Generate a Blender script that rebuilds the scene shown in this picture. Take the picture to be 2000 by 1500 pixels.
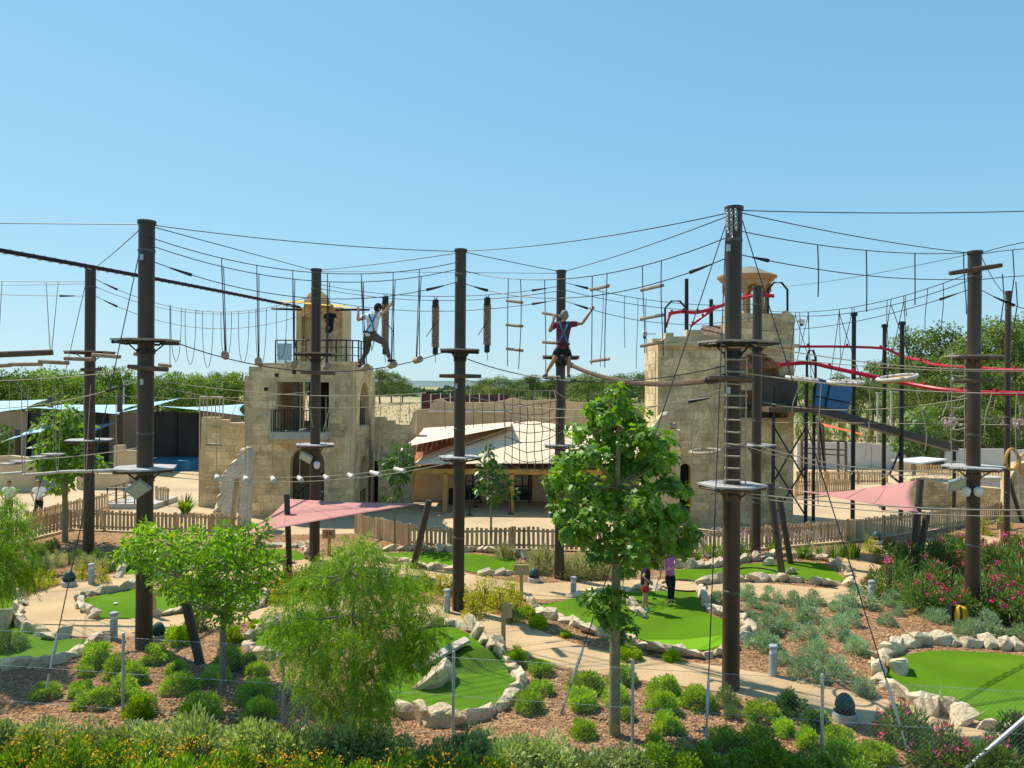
import bpy, bmesh, math, random
import numpy as np
from mathutils import Vector, Matrix, Quaternion
R = math.radians
for o in list(bpy.data.objects): bpy.data.objects.remove(o)
scene = bpy.context.scene
col = scene.collection
rng = random.Random(11)
NR = np.random.RandomState(5)
# ------------------------------------------------------------------ camera
F = 1435.0; CZ = 6.05; ROLL = R(0.4)
RIGHT = Vector((math.cos(ROLL), 0, math.sin(ROLL))); UP = Vector((-math.sin(ROLL), 0, math.cos(ROLL)))
cam = bpy.data.cameras.new('camera'); camo = bpy.data.objects.new('camera', cam); col.objects.link(camo)
m = Matrix.Identity(4)
for i in range(3):
    m[i][0] = RIGHT[i]; m[i][1] = UP[i]; m[i][2] = (0, -1, 0)[i]; m[i][3] = (0, 0, CZ)[i]
camo.matrix_world = m
cam.sensor_width = 36; cam.lens = 36 * F / 2000; cam.clip_end = 9000; cam.clip_start = 0.1
scene.camera = camo
# ------------------------------------------------------------------ light
SUN_EL = R(57); SUN_AZ = math.atan2(-0.82, 0.57)
world = bpy.data.worlds.new('World'); scene.world = world; world.use_nodes = True
nt = world.node_tree; nt.nodes.clear()
wo = nt.nodes.new('ShaderNodeOutputWorld'); bg = nt.nodes.new('ShaderNodeBackground'); sky = nt.nodes.new('ShaderNodeTexSky')
sky.sky_type = 'NISHITA'; sky.sun_disc = False; sky.sun_elevation = SUN_EL; sky.sun_rotation = SUN_AZ
sky.air_density = 1.0; sky.dust_density = 0.15; sky.ozone_density = 3.0; sky.altitude = 0
bg.inputs[1].default_value = 0.14
# one response curve for the whole sky (the photograph's sky is flat and pale, never clipped): c = raw * gain / (1 + k * raw)
SKY_K = 0.14 * 2.25
def vmath(op, x, y=None, z=None):
    n = nt.nodes.new('ShaderNodeVectorMath'); n.operation = op; nt.links.new(x, n.inputs[0])
    for i, q in ((1, y), (2, z)):
        if q is None: continue
        if isinstance(q, tuple): n.inputs[i].default_value = q
        else: nt.links.new(q, n.inputs[i])
    return n.outputs[0]
raw = vmath('MULTIPLY', sky.outputs[0], (0.64, 1.02, 1.07))
den = vmath('MULTIPLY_ADD', raw, (SKY_K,) * 3, (1, 1, 1))
skyc = vmath('MULTIPLY', vmath('DIVIDE', raw, den), (1.62, 1.90, 2.18))
nt.links.new(skyc, bg.inputs[0]); nt.links.new(bg.outputs[0], wo.inputs[0])
sl = bpy.data.lights.new('sun', 'SUN'); sl.energy = 4.6; sl.angle = R(0.53); sl.color = (1, 0.92, 0.78)
so = bpy.data.objects.new('sun', sl); col.objects.link(so)
sdir = Vector((math.sin(SUN_AZ) * math.cos(SUN_EL), math.cos(SUN_AZ) * math.cos(SUN_EL), math.sin(SUN_EL)))
so.rotation_euler = sdir.to_track_quat('Z', 'Y').to_euler(); so.location = (-20, 20, 40)
vs = scene.view_settings; vs.view_transform = 'Standard'; vs.look = 'None'; vs.exposure = 0.45; vs.gamma = 1.0; vs.use_curve_mapping = False
scene.render.engine = 'CYCLES'; scene.render.resolution_x = 1024; scene.render.resolution_y = 768
# ------------------------------------------------------------------ pixel helpers (photo is 2000 x 1500)
def W(px, py, d):                       # the point at depth d (metres along the view) behind a photo pixel
    return Vector((0, d, CZ)) + RIGHT * ((px - 1000) / F * d) + UP * ((750 - py) / F * d)
def G(px, py, z=0.0):                   # the point of the level z behind a photo pixel
    v = RIGHT * ((px - 1000) / F) + UP * ((750 - py) / F) + Vector((0, 1, 0))
    t = (z - CZ) / v.z
    return Vector((0, 0, CZ)) + v * t
def proj(p):
    q = Vector(p) - Vector((0, 0, CZ))
    return 1000 + q.dot(RIGHT) / q.y * F, 750 - q.dot(UP) / q.y * F
def ORD(i):
    return ['first', 'second', 'third', 'fourth', 'fifth', 'sixth', 'seventh', 'eighth', 'ninth', 'tenth', 'eleventh', 'twelfth', 'thirteenth', 'fourteenth', 'fifteenth', 'sixteenth', 'seventeenth', 'eighteenth', 'nineteenth', 'twentieth', 'twenty-first', 'twenty-second', 'twenty-third', 'twenty-fourth', 'twenty-fifth', 'twenty-sixth', 'twenty-seventh', 'twenty-eighth', 'twenty-ninth', 'thirtieth', 'thirty-first', 'thirty-second', 'thirty-third', 'thirty-fourth', 'thirty-fifth', 'thirty-sixth'][i]
# ------------------------------------------------------------------ materials
def lin(c): return tuple(((x / 12.92) if x <= 0.04045 else ((x + 0.055) / 1.055) ** 2.4) for x in c)
MATS = {}
def mat(name, c, rough=0.8, n1=None, n2=None, orand=0.0, bump=None, metal=0.0, spec=0.3, stretch=None, c2=None, n3=None):
    """c base colour; n1/n2 = (scale, amount) value noise; c2+n3 = second colour in blotches; orand = per-object value spread"""
    if name in MATS: return MATS[name]
    M = bpy.data.materials.new(name); M.use_nodes = True; t = M.node_tree; N = t.nodes; L = t.links
    b = N['Principled BSDF']; b.inputs['Roughness'].default_value = rough; b.inputs['Metallic'].default_value = metal
    b.inputs['Specular IOR Level'].default_value = spec
    geo = N.new('ShaderNodeNewGeometry'); vec = geo.outputs['Position']
    if stretch:
        mp = N.new('ShaderNodeMapping'); mp.inputs['Scale'].default_value = stretch; L.new(vec, mp.inputs[0]); vec = mp.outputs[0]
    cur = None
    rgb = N.new('ShaderNodeRGB'); rgb.outputs[0].default_value = (*c, 1); cur = rgb.outputs[0]
    if c2:
        nz = N.new('ShaderNodeTexNoise'); nz.inputs['Scale'].default_value = n3[0]; nz.inputs['Detail'].default_value = 5; L.new(vec, nz.inputs[0])
        rp = N.new('ShaderNodeMapRange'); rp.inputs[1].default_value = n3[1]; rp.inputs[2].default_value = n3[2]; L.new(nz.outputs[0], rp.inputs[0])
        mx = N.new('ShaderNodeMix'); mx.data_type = 'RGBA'; mx.inputs['B'].default_value = (*c2, 1)
        L.new(rp.outputs[0], mx.inputs['Factor']); L.new(cur, mx.inputs['A']); cur = mx.outputs['Result']
    val = None
    def mul(a, bsock):
        if a is None: return bsock
        k = N.new('ShaderNodeMath'); k.operation = 'MULTIPLY'; L.new(a, k.inputs[0]); L.new(bsock, k.inputs[1]); return k.outputs[0]
    for nn in (n1, n2):
        if nn:
            nz = N.new('ShaderNodeTexNoise'); nz.inputs['Scale'].default_value = nn[0]; nz.inputs['Detail'].default_value = 4; L.new(vec, nz.inputs[0])
            rp = N.new('ShaderNodeMapRange'); rp.inputs[1].default_value = 0.3; rp.inputs[2].default_value = 0.7
            rp.inputs[3].default_value = 1 - nn[1]; rp.inputs[4].default_value = 1 + nn[1]; L.new(nz.outputs[0], rp.inputs[0]); val = mul(val, rp.outputs[0])
    if orand:
        oi = N.new('ShaderNodeObjectInfo'); rp = N.new('ShaderNodeMapRange'); rp.inputs[3].default_value = 1 - orand; rp.inputs[4].default_value = 1 + orand
        L.new(oi.outputs['Random'], rp.inputs[0]); val = mul(val, rp.outputs[0])
    if val is not None:
        vm = N.new('ShaderNodeVectorMath'); vm.operation = 'SCALE'; L.new(cur, vm.inputs[0]); L.new(val, vm.inputs['Scale']); cur = vm.outputs[0]
    L.new(cur, b.inputs['Base Color'])
    if bump:
        nz = N.new('ShaderNodeTexNoise'); nz.inputs['Scale'].default_value = bump[0]; nz.inputs['Detail'].default_value = 6; L.new(vec, nz.inputs[0])
        bp = N.new('ShaderNodeBump'); bp.inputs['Strength'].default_value = bump[1]; bp.inputs['Distance'].default_value = bump[2] if len(bump) > 2 else 0.05
        L.new(nz.outputs[0], bp.inputs['Height']); L.new(bp.outputs[0], b.inputs['Normal'])
    MATS[name] = M
    return M
def leafmat(name, a, b_, trans=0.38, rough=0.55, orand=0.15):
    """leaf colour runs from a to b_ over the per-leaf value 'shade'; part of the light passes through"""
    M = bpy.data.materials.new(name); M.use_nodes = True; t = M.node_tree; N = t.nodes; L = t.links
    b = N['Principled BSDF']; b.inputs['Roughness'].default_value = rough; b.inputs['Specular IOR Level'].default_value = 0.35
    at = N.new('ShaderNodeAttribute'); at.attribute_name = 'shade'
    mx = N.new('ShaderNodeMix'); mx.data_type = 'RGBA'; mx.inputs['A'].default_value = (*a, 1); mx.inputs['B'].default_value = (*b_, 1)
    L.new(at.outputs['Fac'], mx.inputs['Factor'])
    oi = N.new('ShaderNodeObjectInfo'); rp = N.new('ShaderNodeMapRange'); rp.inputs[3].default_value = 1 - orand; rp.inputs[4].default_value = 1 + orand
    L.new(oi.outputs['Random'], rp.inputs[0])
    vm = N.new('ShaderNodeVectorMath'); vm.operation = 'SCALE'; L.new(mx.outputs['Result'], vm.inputs[0]); L.new(rp.outputs[0], vm.inputs['Scale'])
    L.new(vm.outputs[0], b.inputs['Base Color'])
    tr = N.new('ShaderNodeBsdfTranslucent'); hs = N.new('ShaderNodeVectorMath'); hs.operation = 'MULTIPLY'; hs.inputs[1].default_value = (1.6, 1.6, 0.35)
    L.new(vm.outputs[0], hs.inputs[0]); L.new(hs.outputs[0], tr.inputs[0])
    ms = N.new('ShaderNodeMixShader'); ms.inputs[0].default_value = trans
    L.new(b.outputs[0], ms.inputs[1]); L.new(tr.outputs[0], ms.inputs[2])
    L.new(ms.outputs[0], N['Material Output'].inputs['Surface'])
    MATS[name] = M
    return M
def petalmat(name, c): return leafmat(name, tuple(x * .75 for x in c), tuple(min(1, x * 1.2) for x in c), 0.25, 0.6, 0.05)
STEEL = mat('dark_brown_steel', (0.046, 0.029, 0.019), 0.42, n1=(3, .2), n2=(30, .12), stretch=(1, 1, .12), spec=.45, bump=(60, .08, .01), c2=(0.085, 0.06, 0.043), n3=(2.2, .52, .8))
DSTEEL = mat('near_black_steel', (0.020, 0.021, 0.023), 0.5, n1=(8, .2))
CABLE = mat('dark_wire', (0.030, 0.035, 0.045), 0.5, spec=.3)
ROPE_L = mat('pale_rope', (0.42, 0.36, 0.26), 0.9, n1=(40, .2))
ROPE_D = mat('dark_rope', (0.045, 0.045, 0.055), 0.9, n1=(40, .2))
GALV = mat('galvanised', (0.42, 0.45, 0.46), 0.45, n1=(20, .12), metal=.5)
WOOD_G = mat('weathered_plank', (0.36, 0.32, 0.27), 0.85, n1=(5, .2), n2=(60, .15), orand=.15, stretch=(1, 6, 6), bump=(80, .2, .01))
WOOD_D = mat('dark_timber', (0.12, 0.085, 0.06), 0.85, n1=(8, .25), orand=.15)
LOG = mat('round_log', (0.33, 0.25, 0.18), 0.9, n1=(12, .25), orand=.15, bump=(40, .3, .01))
PICKET = mat('picket_timber', (0.50, 0.35, 0.19), 0.85, n1=(3, .15), n2=(35, .2), orand=.28, stretch=(1, 1, .2), bump=(40, .3, .01))
SAND = mat('tower_stone', (0.66, 0.515, 0.29), 0.9, n1=(0.7, .18), n2=(9, .16), orand=.17, bump=(25, .45, .02), c2=(0.37, 0.29, 0.16), n3=(1.5, .46, .70))
SANDW = mat('tower_mortar', (0.56, 0.445, 0.26), 0.95, n1=(1.2, .2), n2=(14, .15), bump=(30, .4, .02))
PLAS = mat('sandy_plaster', (0.58, 0.45, 0.27), 0.95, n1=(.8, .15), n2=(12, .12), bump=(30, .3, .02))
PAVE = mat('sandy_paving', (0.50, 0.37, 0.22), 0.9, n1=(.6, .10), n2=(30, .08), bump=(90, .2, .01), c2=(0.37, 0.28, 0.18), n3=(.35, .52, .8))
CONC = mat('concrete', (0.44, 0.42, 0.38), 0.85, n1=(4, .1), n2=(40, .06))
WHITE = mat('white_paint', (0.74, 0.74, 0.72), 0.6, n1=(6, .06))
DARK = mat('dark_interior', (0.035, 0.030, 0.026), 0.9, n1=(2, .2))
RED = mat('red_rail_paint', (0.46, 0.012, 0.035), 0.4, n1=(5, .1))
ROCK = mat('limestone_rock', (0.56, 0.46, 0.31), 0.92, n1=(3, .2), n2=(22, .18), orand=.14, bump=(14, .7, .05), c2=(0.42, 0.33, 0.22), n3=(2.6, .55, .8))
# ------------------------------------------------------------------ mesh helpers
class MB:
    def __init__(s): s.v = []; s.f = []
    def add(s, vs, fs):
        b = len(s.v); s.v += [tuple(v) for v in vs]; s.f += [tuple(i + b for i in f) for f in fs]; return s
    def box(s, c, size, rot=None):
        h = [x / 2 for x in size]; P = []
        for x in (-1, 1):
            for y in (-1, 1):
                for z in (-1, 1):
                    v = Vector((x * h[0], y * h[1], z * h[2]))
                    if rot is not None: v = rot @ v
                    P.append(v + Vector(c))
        return s.add(P, [(0, 1, 3, 2), (4, 6, 7, 5), (0, 4, 5, 1), (2, 3, 7, 6), (0, 2, 6, 4), (1, 5, 7, 3)])
    def tube(s, pts, r, seg=6, cap=True):
        pts = [Vector(p) for p in pts]; n = len(pts)
        rs = r if isinstance(r, (list, tuple)) else [r] * n
        P = []; ref = None
        for i, p in enumerate(pts):
            d = (pts[min(i + 1, n - 1)] - pts[max(i - 1, 0)])
            if d.length < 1e-9: d = Vector((0, 0, 1))
            d.normalize()
            if ref is None: ref = Vector((1, 0, 0)) if abs(d.x) < .8 else Vector((0, 1, 0))
            a = d.cross(ref)
            if a.length < 1e-6: a = d.cross(Vector((0, 0, 1)))
            a.normalize(); ref = a.cross(d).normalized() if False else ref; b = d.cross(a)
            for k in range(seg):
                t = 2 * math.pi * k / seg; P.append(p + (a * math.cos(t) + b * math.sin(t)) * rs[i])
        fs = []
        for i in range(n - 1):
            for k in range(seg):
                k2 = (k + 1) % seg; fs.append((i * seg + k, i * seg + k2, (i + 1) * seg + k2, (i + 1) * seg + k))
        if cap: fs.append(tuple(range(seg - 1, -1, -1))); fs.append(tuple((n - 1) * seg + k for k in range(seg)))
        return s.add(P, fs)
    def lathe(s, prof, c=(0, 0, 0), seg=16):
        P = []; n = len(prof)
        for (r, z) in prof:
            for k in range(seg):
                t = 2 * math.pi * k / seg; P.append((c[0] + r * math.cos(t), c[1] + r * math.sin(t), c[2] + z))
        fs = [(i * seg + k, i * seg + (k + 1) % seg, (i + 1) * seg + (k + 1) % seg, (i + 1) * seg + k) for i in range(n - 1) for k in range(seg)]
        fs.append(tuple(range(seg - 1, -1, -1))); fs.append(tuple((n - 1) * seg + k for k in range(seg)))
        return s.add(P, fs)
    def slab(s, pts, t):                 # a flat polygon (list of vectors) with thickness t downwards
        n = len(pts); P = [Vector(p) for p in pts] + [Vector(p) - Vector((0, 0, t)) for p in pts]
        return s.add(P, [tuple(range(n)), tuple(range(2 * n - 1, n - 1, -1))] + [(i, n + i, n + (i + 1) % n, (i + 1) % n) for i in range(n)])
    def build(s, name, m, parent=None, smooth=False):
        me = bpy.data.meshes.new(name); me.from_pydata(s.v, [], s.f); me.validate()
        bm = bmesh.new(); bm.from_mesh(me); bmesh.ops.recalc_face_normals(bm, faces=bm.faces); bm.to_mesh(me); bm.free()
        if smooth:
            me.polygons.foreach_set('use_smooth', [True] * len(me.polygons))
            try: me.set_sharp_from_angle(angle=R(40))
            except Exception: pass
        if m: me.materials.append(m)
        o = bpy.data.objects.new(name, me); col.objects.link(o)
        if parent: child(o, parent)
        return o
def wl(o):                               # origin of an Empty chain, all of them unrotated
    p = Vector(o.location)
    return p
def child(o, p):
    root = p
    inv = Matrix.Identity(4)
    q = p
    o.parent = p
    # parents carry only translations here; meshes have identity transforms
    if p.type == 'EMPTY' and p.parent is None: inv = Matrix.Translation(-p.location)
    o.matrix_parent_inverse = inv
    return o
def empty(name, loc=(0, 0, 0)):
    o = bpy.data.objects.new(name, None); col.objects.link(o); o.location = loc; o.empty_display_size = .2; return o
def tag(o, label=None, cat=None, group=None, kind=None):
    if label: o['label'] = label
    if cat: o['category'] = cat
    if group: o['group'] = group
    if kind: o['kind'] = kind
    return o
def thing(name, label, cat, loc=(0, 0, 0), group=None): return tag(empty(name, loc), label, cat, group)
def copy_tree(o, parent=None):
    c = o.copy(); col.objects.link(c)
    if parent is not None: c.parent = parent
    for ch in list(o.children): copy_tree(ch, c)
    return c
UB = {}
def unit_box(name, m, center, size, rot=None, parent=None, taper=0):
    """one piece sharing the unit-box mesh of its material"""
    k = (name, m.name)
    if k not in UB:
        b = MB().box((0, 0, 0), (1, 1, 1)); me = bpy.data.meshes.new(name); me.from_pydata(b.v, [], b.f); me.materials.append(m); UB[k] = me
        bm = bmesh.new(); bm.from_mesh(me); bmesh.ops.recalc_face_normals(bm, faces=bm.faces); bm.to_mesh(me); bm.free()
    o = bpy.data.objects.new(name, UB[k]); col.objects.link(o)
    mw = Matrix.Translation(center) @ (rot.to_4x4() if rot is not None else Matrix.Identity(4)) @ Matrix.Diagonal((*size, 1))
    if parent is not None:
        o.parent = parent
        inv = Matrix.Translation(-parent.location) if parent.type == 'EMPTY' else Matrix.Identity(4)
        o.matrix_parent_inverse = inv
    o.matrix_basis = mw
    return o
def flat(name, pts, z, m, kind='structure', parent=None, subdiv=0):
    """a level sheet from ground points"""
    bm = bmesh.new(); vs_ = [bm.verts.new((p[0], p[1], z)) for p in pts]
    es = [bm.edges.new((vs_[i], vs_[(i + 1) % len(vs_)])) for i in range(len(vs_))]
    bmesh.ops.triangle_fill(bm, edges=es, use_beauty=True, normal=(0, 0, 1))
    for f in bm.faces:
        if f.normal.z < 0: f.normal_flip()
    me = bpy.data.meshes.new(name); bm.to_mesh(me); bm.free(); me.materials.append(m)
    o = bpy.data.objects.new(name, me); col.objects.link(o)
    if kind: o['kind'] = kind
    return o
def smoothpoly(pts, closed=True, k=4):
    """Catmull-Rom through ground points"""
    n = len(pts); out = []
    rngi = range(n) if closed else range(n - 1)
    for i in rngi:
        if closed: p0, p1, p2, p3 = pts[i - 1], pts[i], pts[(i + 1) % n], pts[(i + 2) % n]
        else: p0, p1, p2, p3 = pts[max(i - 1, 0)], pts[i], pts[i + 1], pts[min(i + 2, n - 1)]
        for j in range(k):
            t = j / k
            out.append(0.5 * ((2 * p1) + (p2 - p0) * t + (2 * p0 - 5 * p1 + 4 * p2 - p3) * t * t + (3 * p1 - p0 - 3 * p2 + p3) * t ** 3))
    if not closed: out.append(pts[-1])
    return out
def ribbon(name, pts, w, z, m):
    L_, R_ = [], []
    for i, p in enumerate(pts):
        d = pts[min(i + 1, len(pts) - 1)] - pts[max(i - 1, 0)]; d.z = 0; d.normalize(); nrm = Vector((-d.y, d.x, 0))
        ww = w[i] if isinstance(w, list) else w
        L_.append(p + nrm * ww / 2); R_.append(p - nrm * ww / 2)
    P = [(q.x, q.y, z) for q in L_] + [(q.x, q.y, z) for q in R_]; n = len(pts)
    me = bpy.data.meshes.new(name); me.from_pydata(P, [], [(n + i, n + i + 1, i + 1, i) for i in range(n - 1)]); me.materials.append(m)
    o = bpy.data.objects.new(name, me); col.objects.link(o); o['kind'] = 'structure'
    return o
# ------------------------------------------------------------------ foliage helpers
def leaf_obj(name, P, D, N, Ln, Wd, shade, m, parent=None, lobes=False, droop=.15, mesh_only=False):
    P = np.asarray(P, float); n = len(P)
    D = D / (np.linalg.norm(D, axis=1, keepdims=True) + 1e-9)
    S = np.cross(D, N); S /= (np.linalg.norm(S, axis=1, keepdims=True) + 1e-9); N = np.cross(S, D)
    Ln = np.broadcast_to(np.asarray(Ln, float), (n,))[:, None]; Wd = np.broadcast_to(np.asarray(Wd, float), (n,))[:, None]
    if lobes:   # a five-lobed leaf: fan of eight outline points
        out = [(0, 0, 0), (.12, .5, .06), (.45, .25, 0), (.62, .55, .03), (.72, .2, 0), (1, 0, -.18), (.72, -.2, 0), (.62, -.55, .03), (.45, -.25, 0), (.12, -.5, .06)]
        faces0 = [(0, 1, 2), (2, 3, 4), (4, 5, 6), (6, 7, 8), (8, 9, 0), (0, 2, 4, 6, 8)]
    else:
        out = [(0, 0, 0), (.45, .5, .12), (1, 0, -droop), (.45, -.5, .12)]; faces0 = [(0, 1, 2, 3)]
    k = len(out); V = np.zeros((n, k, 3))
    for i, (a, b, c) in enumerate(out): V[:, i] = P + D * Ln * a + S * Wd * b + N * Wd * c
    V = V.reshape(-1, 3)
    base = np.arange(n) * k
    lens = [len(f) for f in faces0]
    loops = np.concatenate([base[:, None] + np.array(f)[None, :] for f in faces0], axis=1).reshape(-1)
    tot = np.tile(np.array(lens), n); start = np.concatenate([[0], np.cumsum(tot)[:-1]])
    me = bpy.data.meshes.new(name)
    me.vertices.add(len(V)); me.vertices.foreach_set('co', V.reshape(-1).astype(np.float32))
    me.loops.add(len(loops)); me.loops.foreach_set('vertex_index', loops.astype(np.int32))
    me.polygons.add(len(tot)); me.polygons.foreach_set('loop_start', start.astype(np.int32))
    me.update(calc_edges=True); me.validate()
    at = me.attributes.new('shade', 'FLOAT', 'FACE'); at.data.foreach_set('value', np.repeat(np.asarray(shade, np.float32), len(faces0)))
    me.materials.append(m)
    if mesh_only: return me
    o = bpy.data.objects.new(name, me); col.objects.link(o)
    if parent: child(o, parent)
    return o
def sph(n):
    v = NR.normal(size=(n, 3)); return v / np.linalg.norm(v, axis=1, keepdims=True)
def clump_leaves(clumps, per_area, leaf, up=.35, droop=-.3, jitter=.6, fill=.35):
    """clumps: (centre, radius). returns P,D,N,shade for leaves spread through each clump, mostly near its skin"""
    Ps, Ds, Ns, Sh = [], [], [], []
    for c, r in clumps:
        n = max(8, int(per_area * r * r)); u = sph(n); rad = r * (fill + (1 - fill) * NR.rand(n) ** .5)
        sc = 1 + .25 * NR.normal(size=(n, 1)) * .5
        P = np.array(c)[None] + u * rad[:, None] * sc * np.array([1, 1, .82])
        D = u * .8 + sph(n) * jitter; D[:, 2] += droop
        N = u * .6 + sph(n) * .5; N[:, 2] += up
        Ps.append(P); Ds.append(D); Ns.append(N); Sh.append(np.clip(NR.rand(n) * .8 + NR.normal() * .15 + .1, 0, 1))
    return np.concatenate(Ps), np.concatenate(Ds), np.concatenate(Ns), np.concatenate(Sh)
# ------------------------------------------------------------------ ground, paths, greens
def mulchmat():
    M = bpy.data.materials.new('bark_mulch'); M.use_nodes = True; t = M.node_tree; N = t.nodes; L = t.links; b = N['Principled BSDF']
    b.inputs['Roughness'].default_value = .95; b.inputs['Specular IOR Level'].default_value = .15
    geo = N.new('ShaderNodeNewGeometry')
    vo = N.new('ShaderNodeTexVoronoi'); vo.inputs['Scale'].default_value = 16; L.new(geo.outputs['Position'], vo.inputs['Vector'])
    cr = N.new('ShaderNodeValToRGB'); e = cr.color_ramp.elements; e[0].color = (.17, .085, .04, 1); e[1].color = (.46, .28, .15, 1); e.new(.5).color = (.31, .175, .088, 1)
    sp = N.new('ShaderNodeSeparateColor'); L.new(vo.outputs['Color'], sp.inputs[0]); L.new(sp.outputs[0], cr.inputs[0])
    nz = N.new('ShaderNodeTexNoise'); nz.inputs['Scale'].default_value = .5; nz.inputs['Detail'].default_value = 5; L.new(geo.outputs['Position'], nz.inputs[0])
    rp = N.new('ShaderNodeMapRange'); rp.inputs[1].default_value = .3; rp.inputs[2].default_value = .7; rp.inputs[3].default_value = .75; rp.inputs[4].default_value = 1.2; L.new(nz.outputs[0], rp.inputs[0])
    vm = N.new('ShaderNodeVectorMath'); vm.operation = 'SCALE'; L.new(cr.outputs[0], vm.inputs[0]); L.new(rp.outputs[0], vm.inputs['Scale']); L.new(vm.outputs[0], b.inputs['Base Color'])
    bp = N.new('ShaderNodeBump'); bp.inputs['Strength'].default_value = .9; bp.inputs['Distance'].default_value = .05
    L.new(vo.outputs['Distance'], bp.inputs['Height']); L.new(bp.outputs[0], b.inputs['Normal'])
    return M
MULCH = mulchmat()
FIELD = mat('dry_field', (0.40, 0.31, 0.165), 0.95, n1=(.02, .15), n2=(.6, .15), c2=(.13, .17, .05), n3=(.006, .48, .6))
TURF = mat('putting_turf', (0.082, 0.182, 0.004), 0.9, n1=(.7, .16), n2=(120, .22), spec=.1, bump=(220, .5, .01), c2=(0.11, 0.20, 0.010), n3=(.6, .45, .75))
FRINGE = mat('fringe_turf', (0.15, 0.32, 0.01), 0.9, n1=(.5, .08), n2=(120, .15), spec=.1, bump=(220, .4, .01))
TURFD = mat('long_pile_turf', (0.075, 0.155, 0.012), 0.95, n1=(3, .2), n2=(60, .35), spec=.1, bump=(60, .9, .03))
flat('ground', [(-4000, -300), (4000, -300), (4000, 7000), (-4000, 7000)], -0.03, FIELD)
flat('paving', [(-70, 25), (70, 25), (70, 72), (-70, 72)], 0.0, PAVE)
mb_edge = [G(*p) for p in [(-300, 1080), (40, 1060), (135, 1034), (268, 1039), (470, 1046), (692, 1042), (797, 1067), (880, 1076), (1000, 1072), (1140, 1076), (1375, 1080), (1500, 1072), (1660, 1058), (1795, 1040), (1960, 1015), (2300, 980)]]
flat('mulch_bed', [(60, 4), (-60, 4)] + [(p.x, p.y) for p in mb_edge], 0.006, MULCH)
PATHM = mat('path_concrete', (0.48, 0.335, 0.18), 0.88, n1=(.8, .14), n2=(25, .08), bump=(120, .15, .005), c2=(0.33, 0.245, 0.155), n3=(.7, .54, .82))
def gpath(name, px, w, z):
    return ribbon(name, smoothpoly([G(*p) for p in px], False, 6), w, z, PATHM)
gpath('front_path', [(60, 1195), (150, 1210), (260, 1225), (420, 1208), (560, 1192), (700, 1186), (860, 1200), (960, 1222), (1040, 1255), (1130, 1285), (1250, 1304), (1400, 1325), (1540, 1350), (1650, 1376), (1790, 1408), (1960, 1450)], 1.35, .010)
gpath('rear_path', [(60, 1195), (130, 1160), (200, 1138), (300, 1128), (450, 1112), (580, 1104), (700, 1100), (790, 1112), (870, 1130), (960, 1148), (1050, 1155), (1150, 1152), (1260, 1148), (1400, 1148), (1520, 1156), (1640, 1166), (1700, 1155), (1712, 1125), (1700, 1098), (1740, 1075), (1830, 1062), (1960, 1055)], 1.7, .014)
gpath('link_path', [(60, 1190), (130, 1205), (200, 1222), (300, 1215)], 1.7, .018)
# score joints of the paths: thin recessed-looking strips of darker filler
GREENS = {
 'far_left': [(-60, 1150), (9, 1152), (36, 1166), (31, 1205), (40, 1226), (95, 1247), (180, 1252), (150, 1275), (90, 1293), (0, 1302), (-70, 1310)],
 'left': [(159, 1176), (185, 1204), (222, 1210), (290, 1207), (340, 1196), (430, 1190), (500, 1185), (516, 1164), (505, 1147), (430, 1142), (330, 1147), (262, 1152), (215, 1160)],
 'rear_left': [(238, 1122), (255, 1102), (340, 1083), (450, 1078), (560, 1074), (592, 1084), (590, 1094), (500, 1101), (400, 1108), (300, 1118)],
 'hidden': [(490, 1262), (500, 1245), (535, 1226), (600, 1209), (650, 1212), (630, 1250), (570, 1275), (510, 1276)],
 'middle': [(860, 1226), (900, 1232), (938, 1258), (975, 1298), (1008, 1335), (990, 1362), (948, 1390), (885, 1410), (830, 1404), (765, 1378), (735, 1345), (750, 1290), (795, 1245)],
 'rear_middle': [(735, 1084), (800, 1080), (880, 1080), (985, 1090), (1012, 1104), (1002, 1116), (945, 1121), (880, 1110), (800, 1096), (745, 1090)],
 'players': [(1055, 1186), (1095, 1176), (1130, 1168), (1215, 1158), (1300, 1156), (1365, 1158), (1371, 1188), (1389, 1203), (1440, 1221), (1453, 1242), (1415, 1262), (1374, 1273), (1330, 1269), (1275, 1257), (1225, 1243), (1170, 1227), (1115, 1211)],
 'rear_right': [(1312, 1132), (1322, 1114), (1400, 1112), (1440, 1105), (1520, 1099), (1600, 1101), (1636, 1122), (1648, 1137), (1570, 1134), (1500, 1130), (1450, 1132), (1380, 1136)],
 'right': [(1731, 1320), (1745, 1292), (1790, 1277), (1835, 1272), (1920, 1276), (2000, 1283), (2110, 1300), (2140, 1360), (2110, 1420), (2000, 1421), (1940, 1413), (1880, 1401), (1826, 1380), (1772, 1359), (1739, 1338)],
}
GP = {}
for k, px in GREENS.items():
    GP[k] = smoothpoly([G(*p) for p in px], True, 4)
    flat('putting_green', [(p.x, p.y) for p in GP[k]], .024, TURF)
fr = [G(*p) for p in [(1255, 1252), (1330, 1252), (1410, 1243), (1448, 1232), (1451, 1242), (1415, 1261), (1374, 1272), (1330, 1268), (1275, 1256)]]
flat('turf_fringe', [(p.x, p.y) for p in fr], .030, FRINGE)
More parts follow.
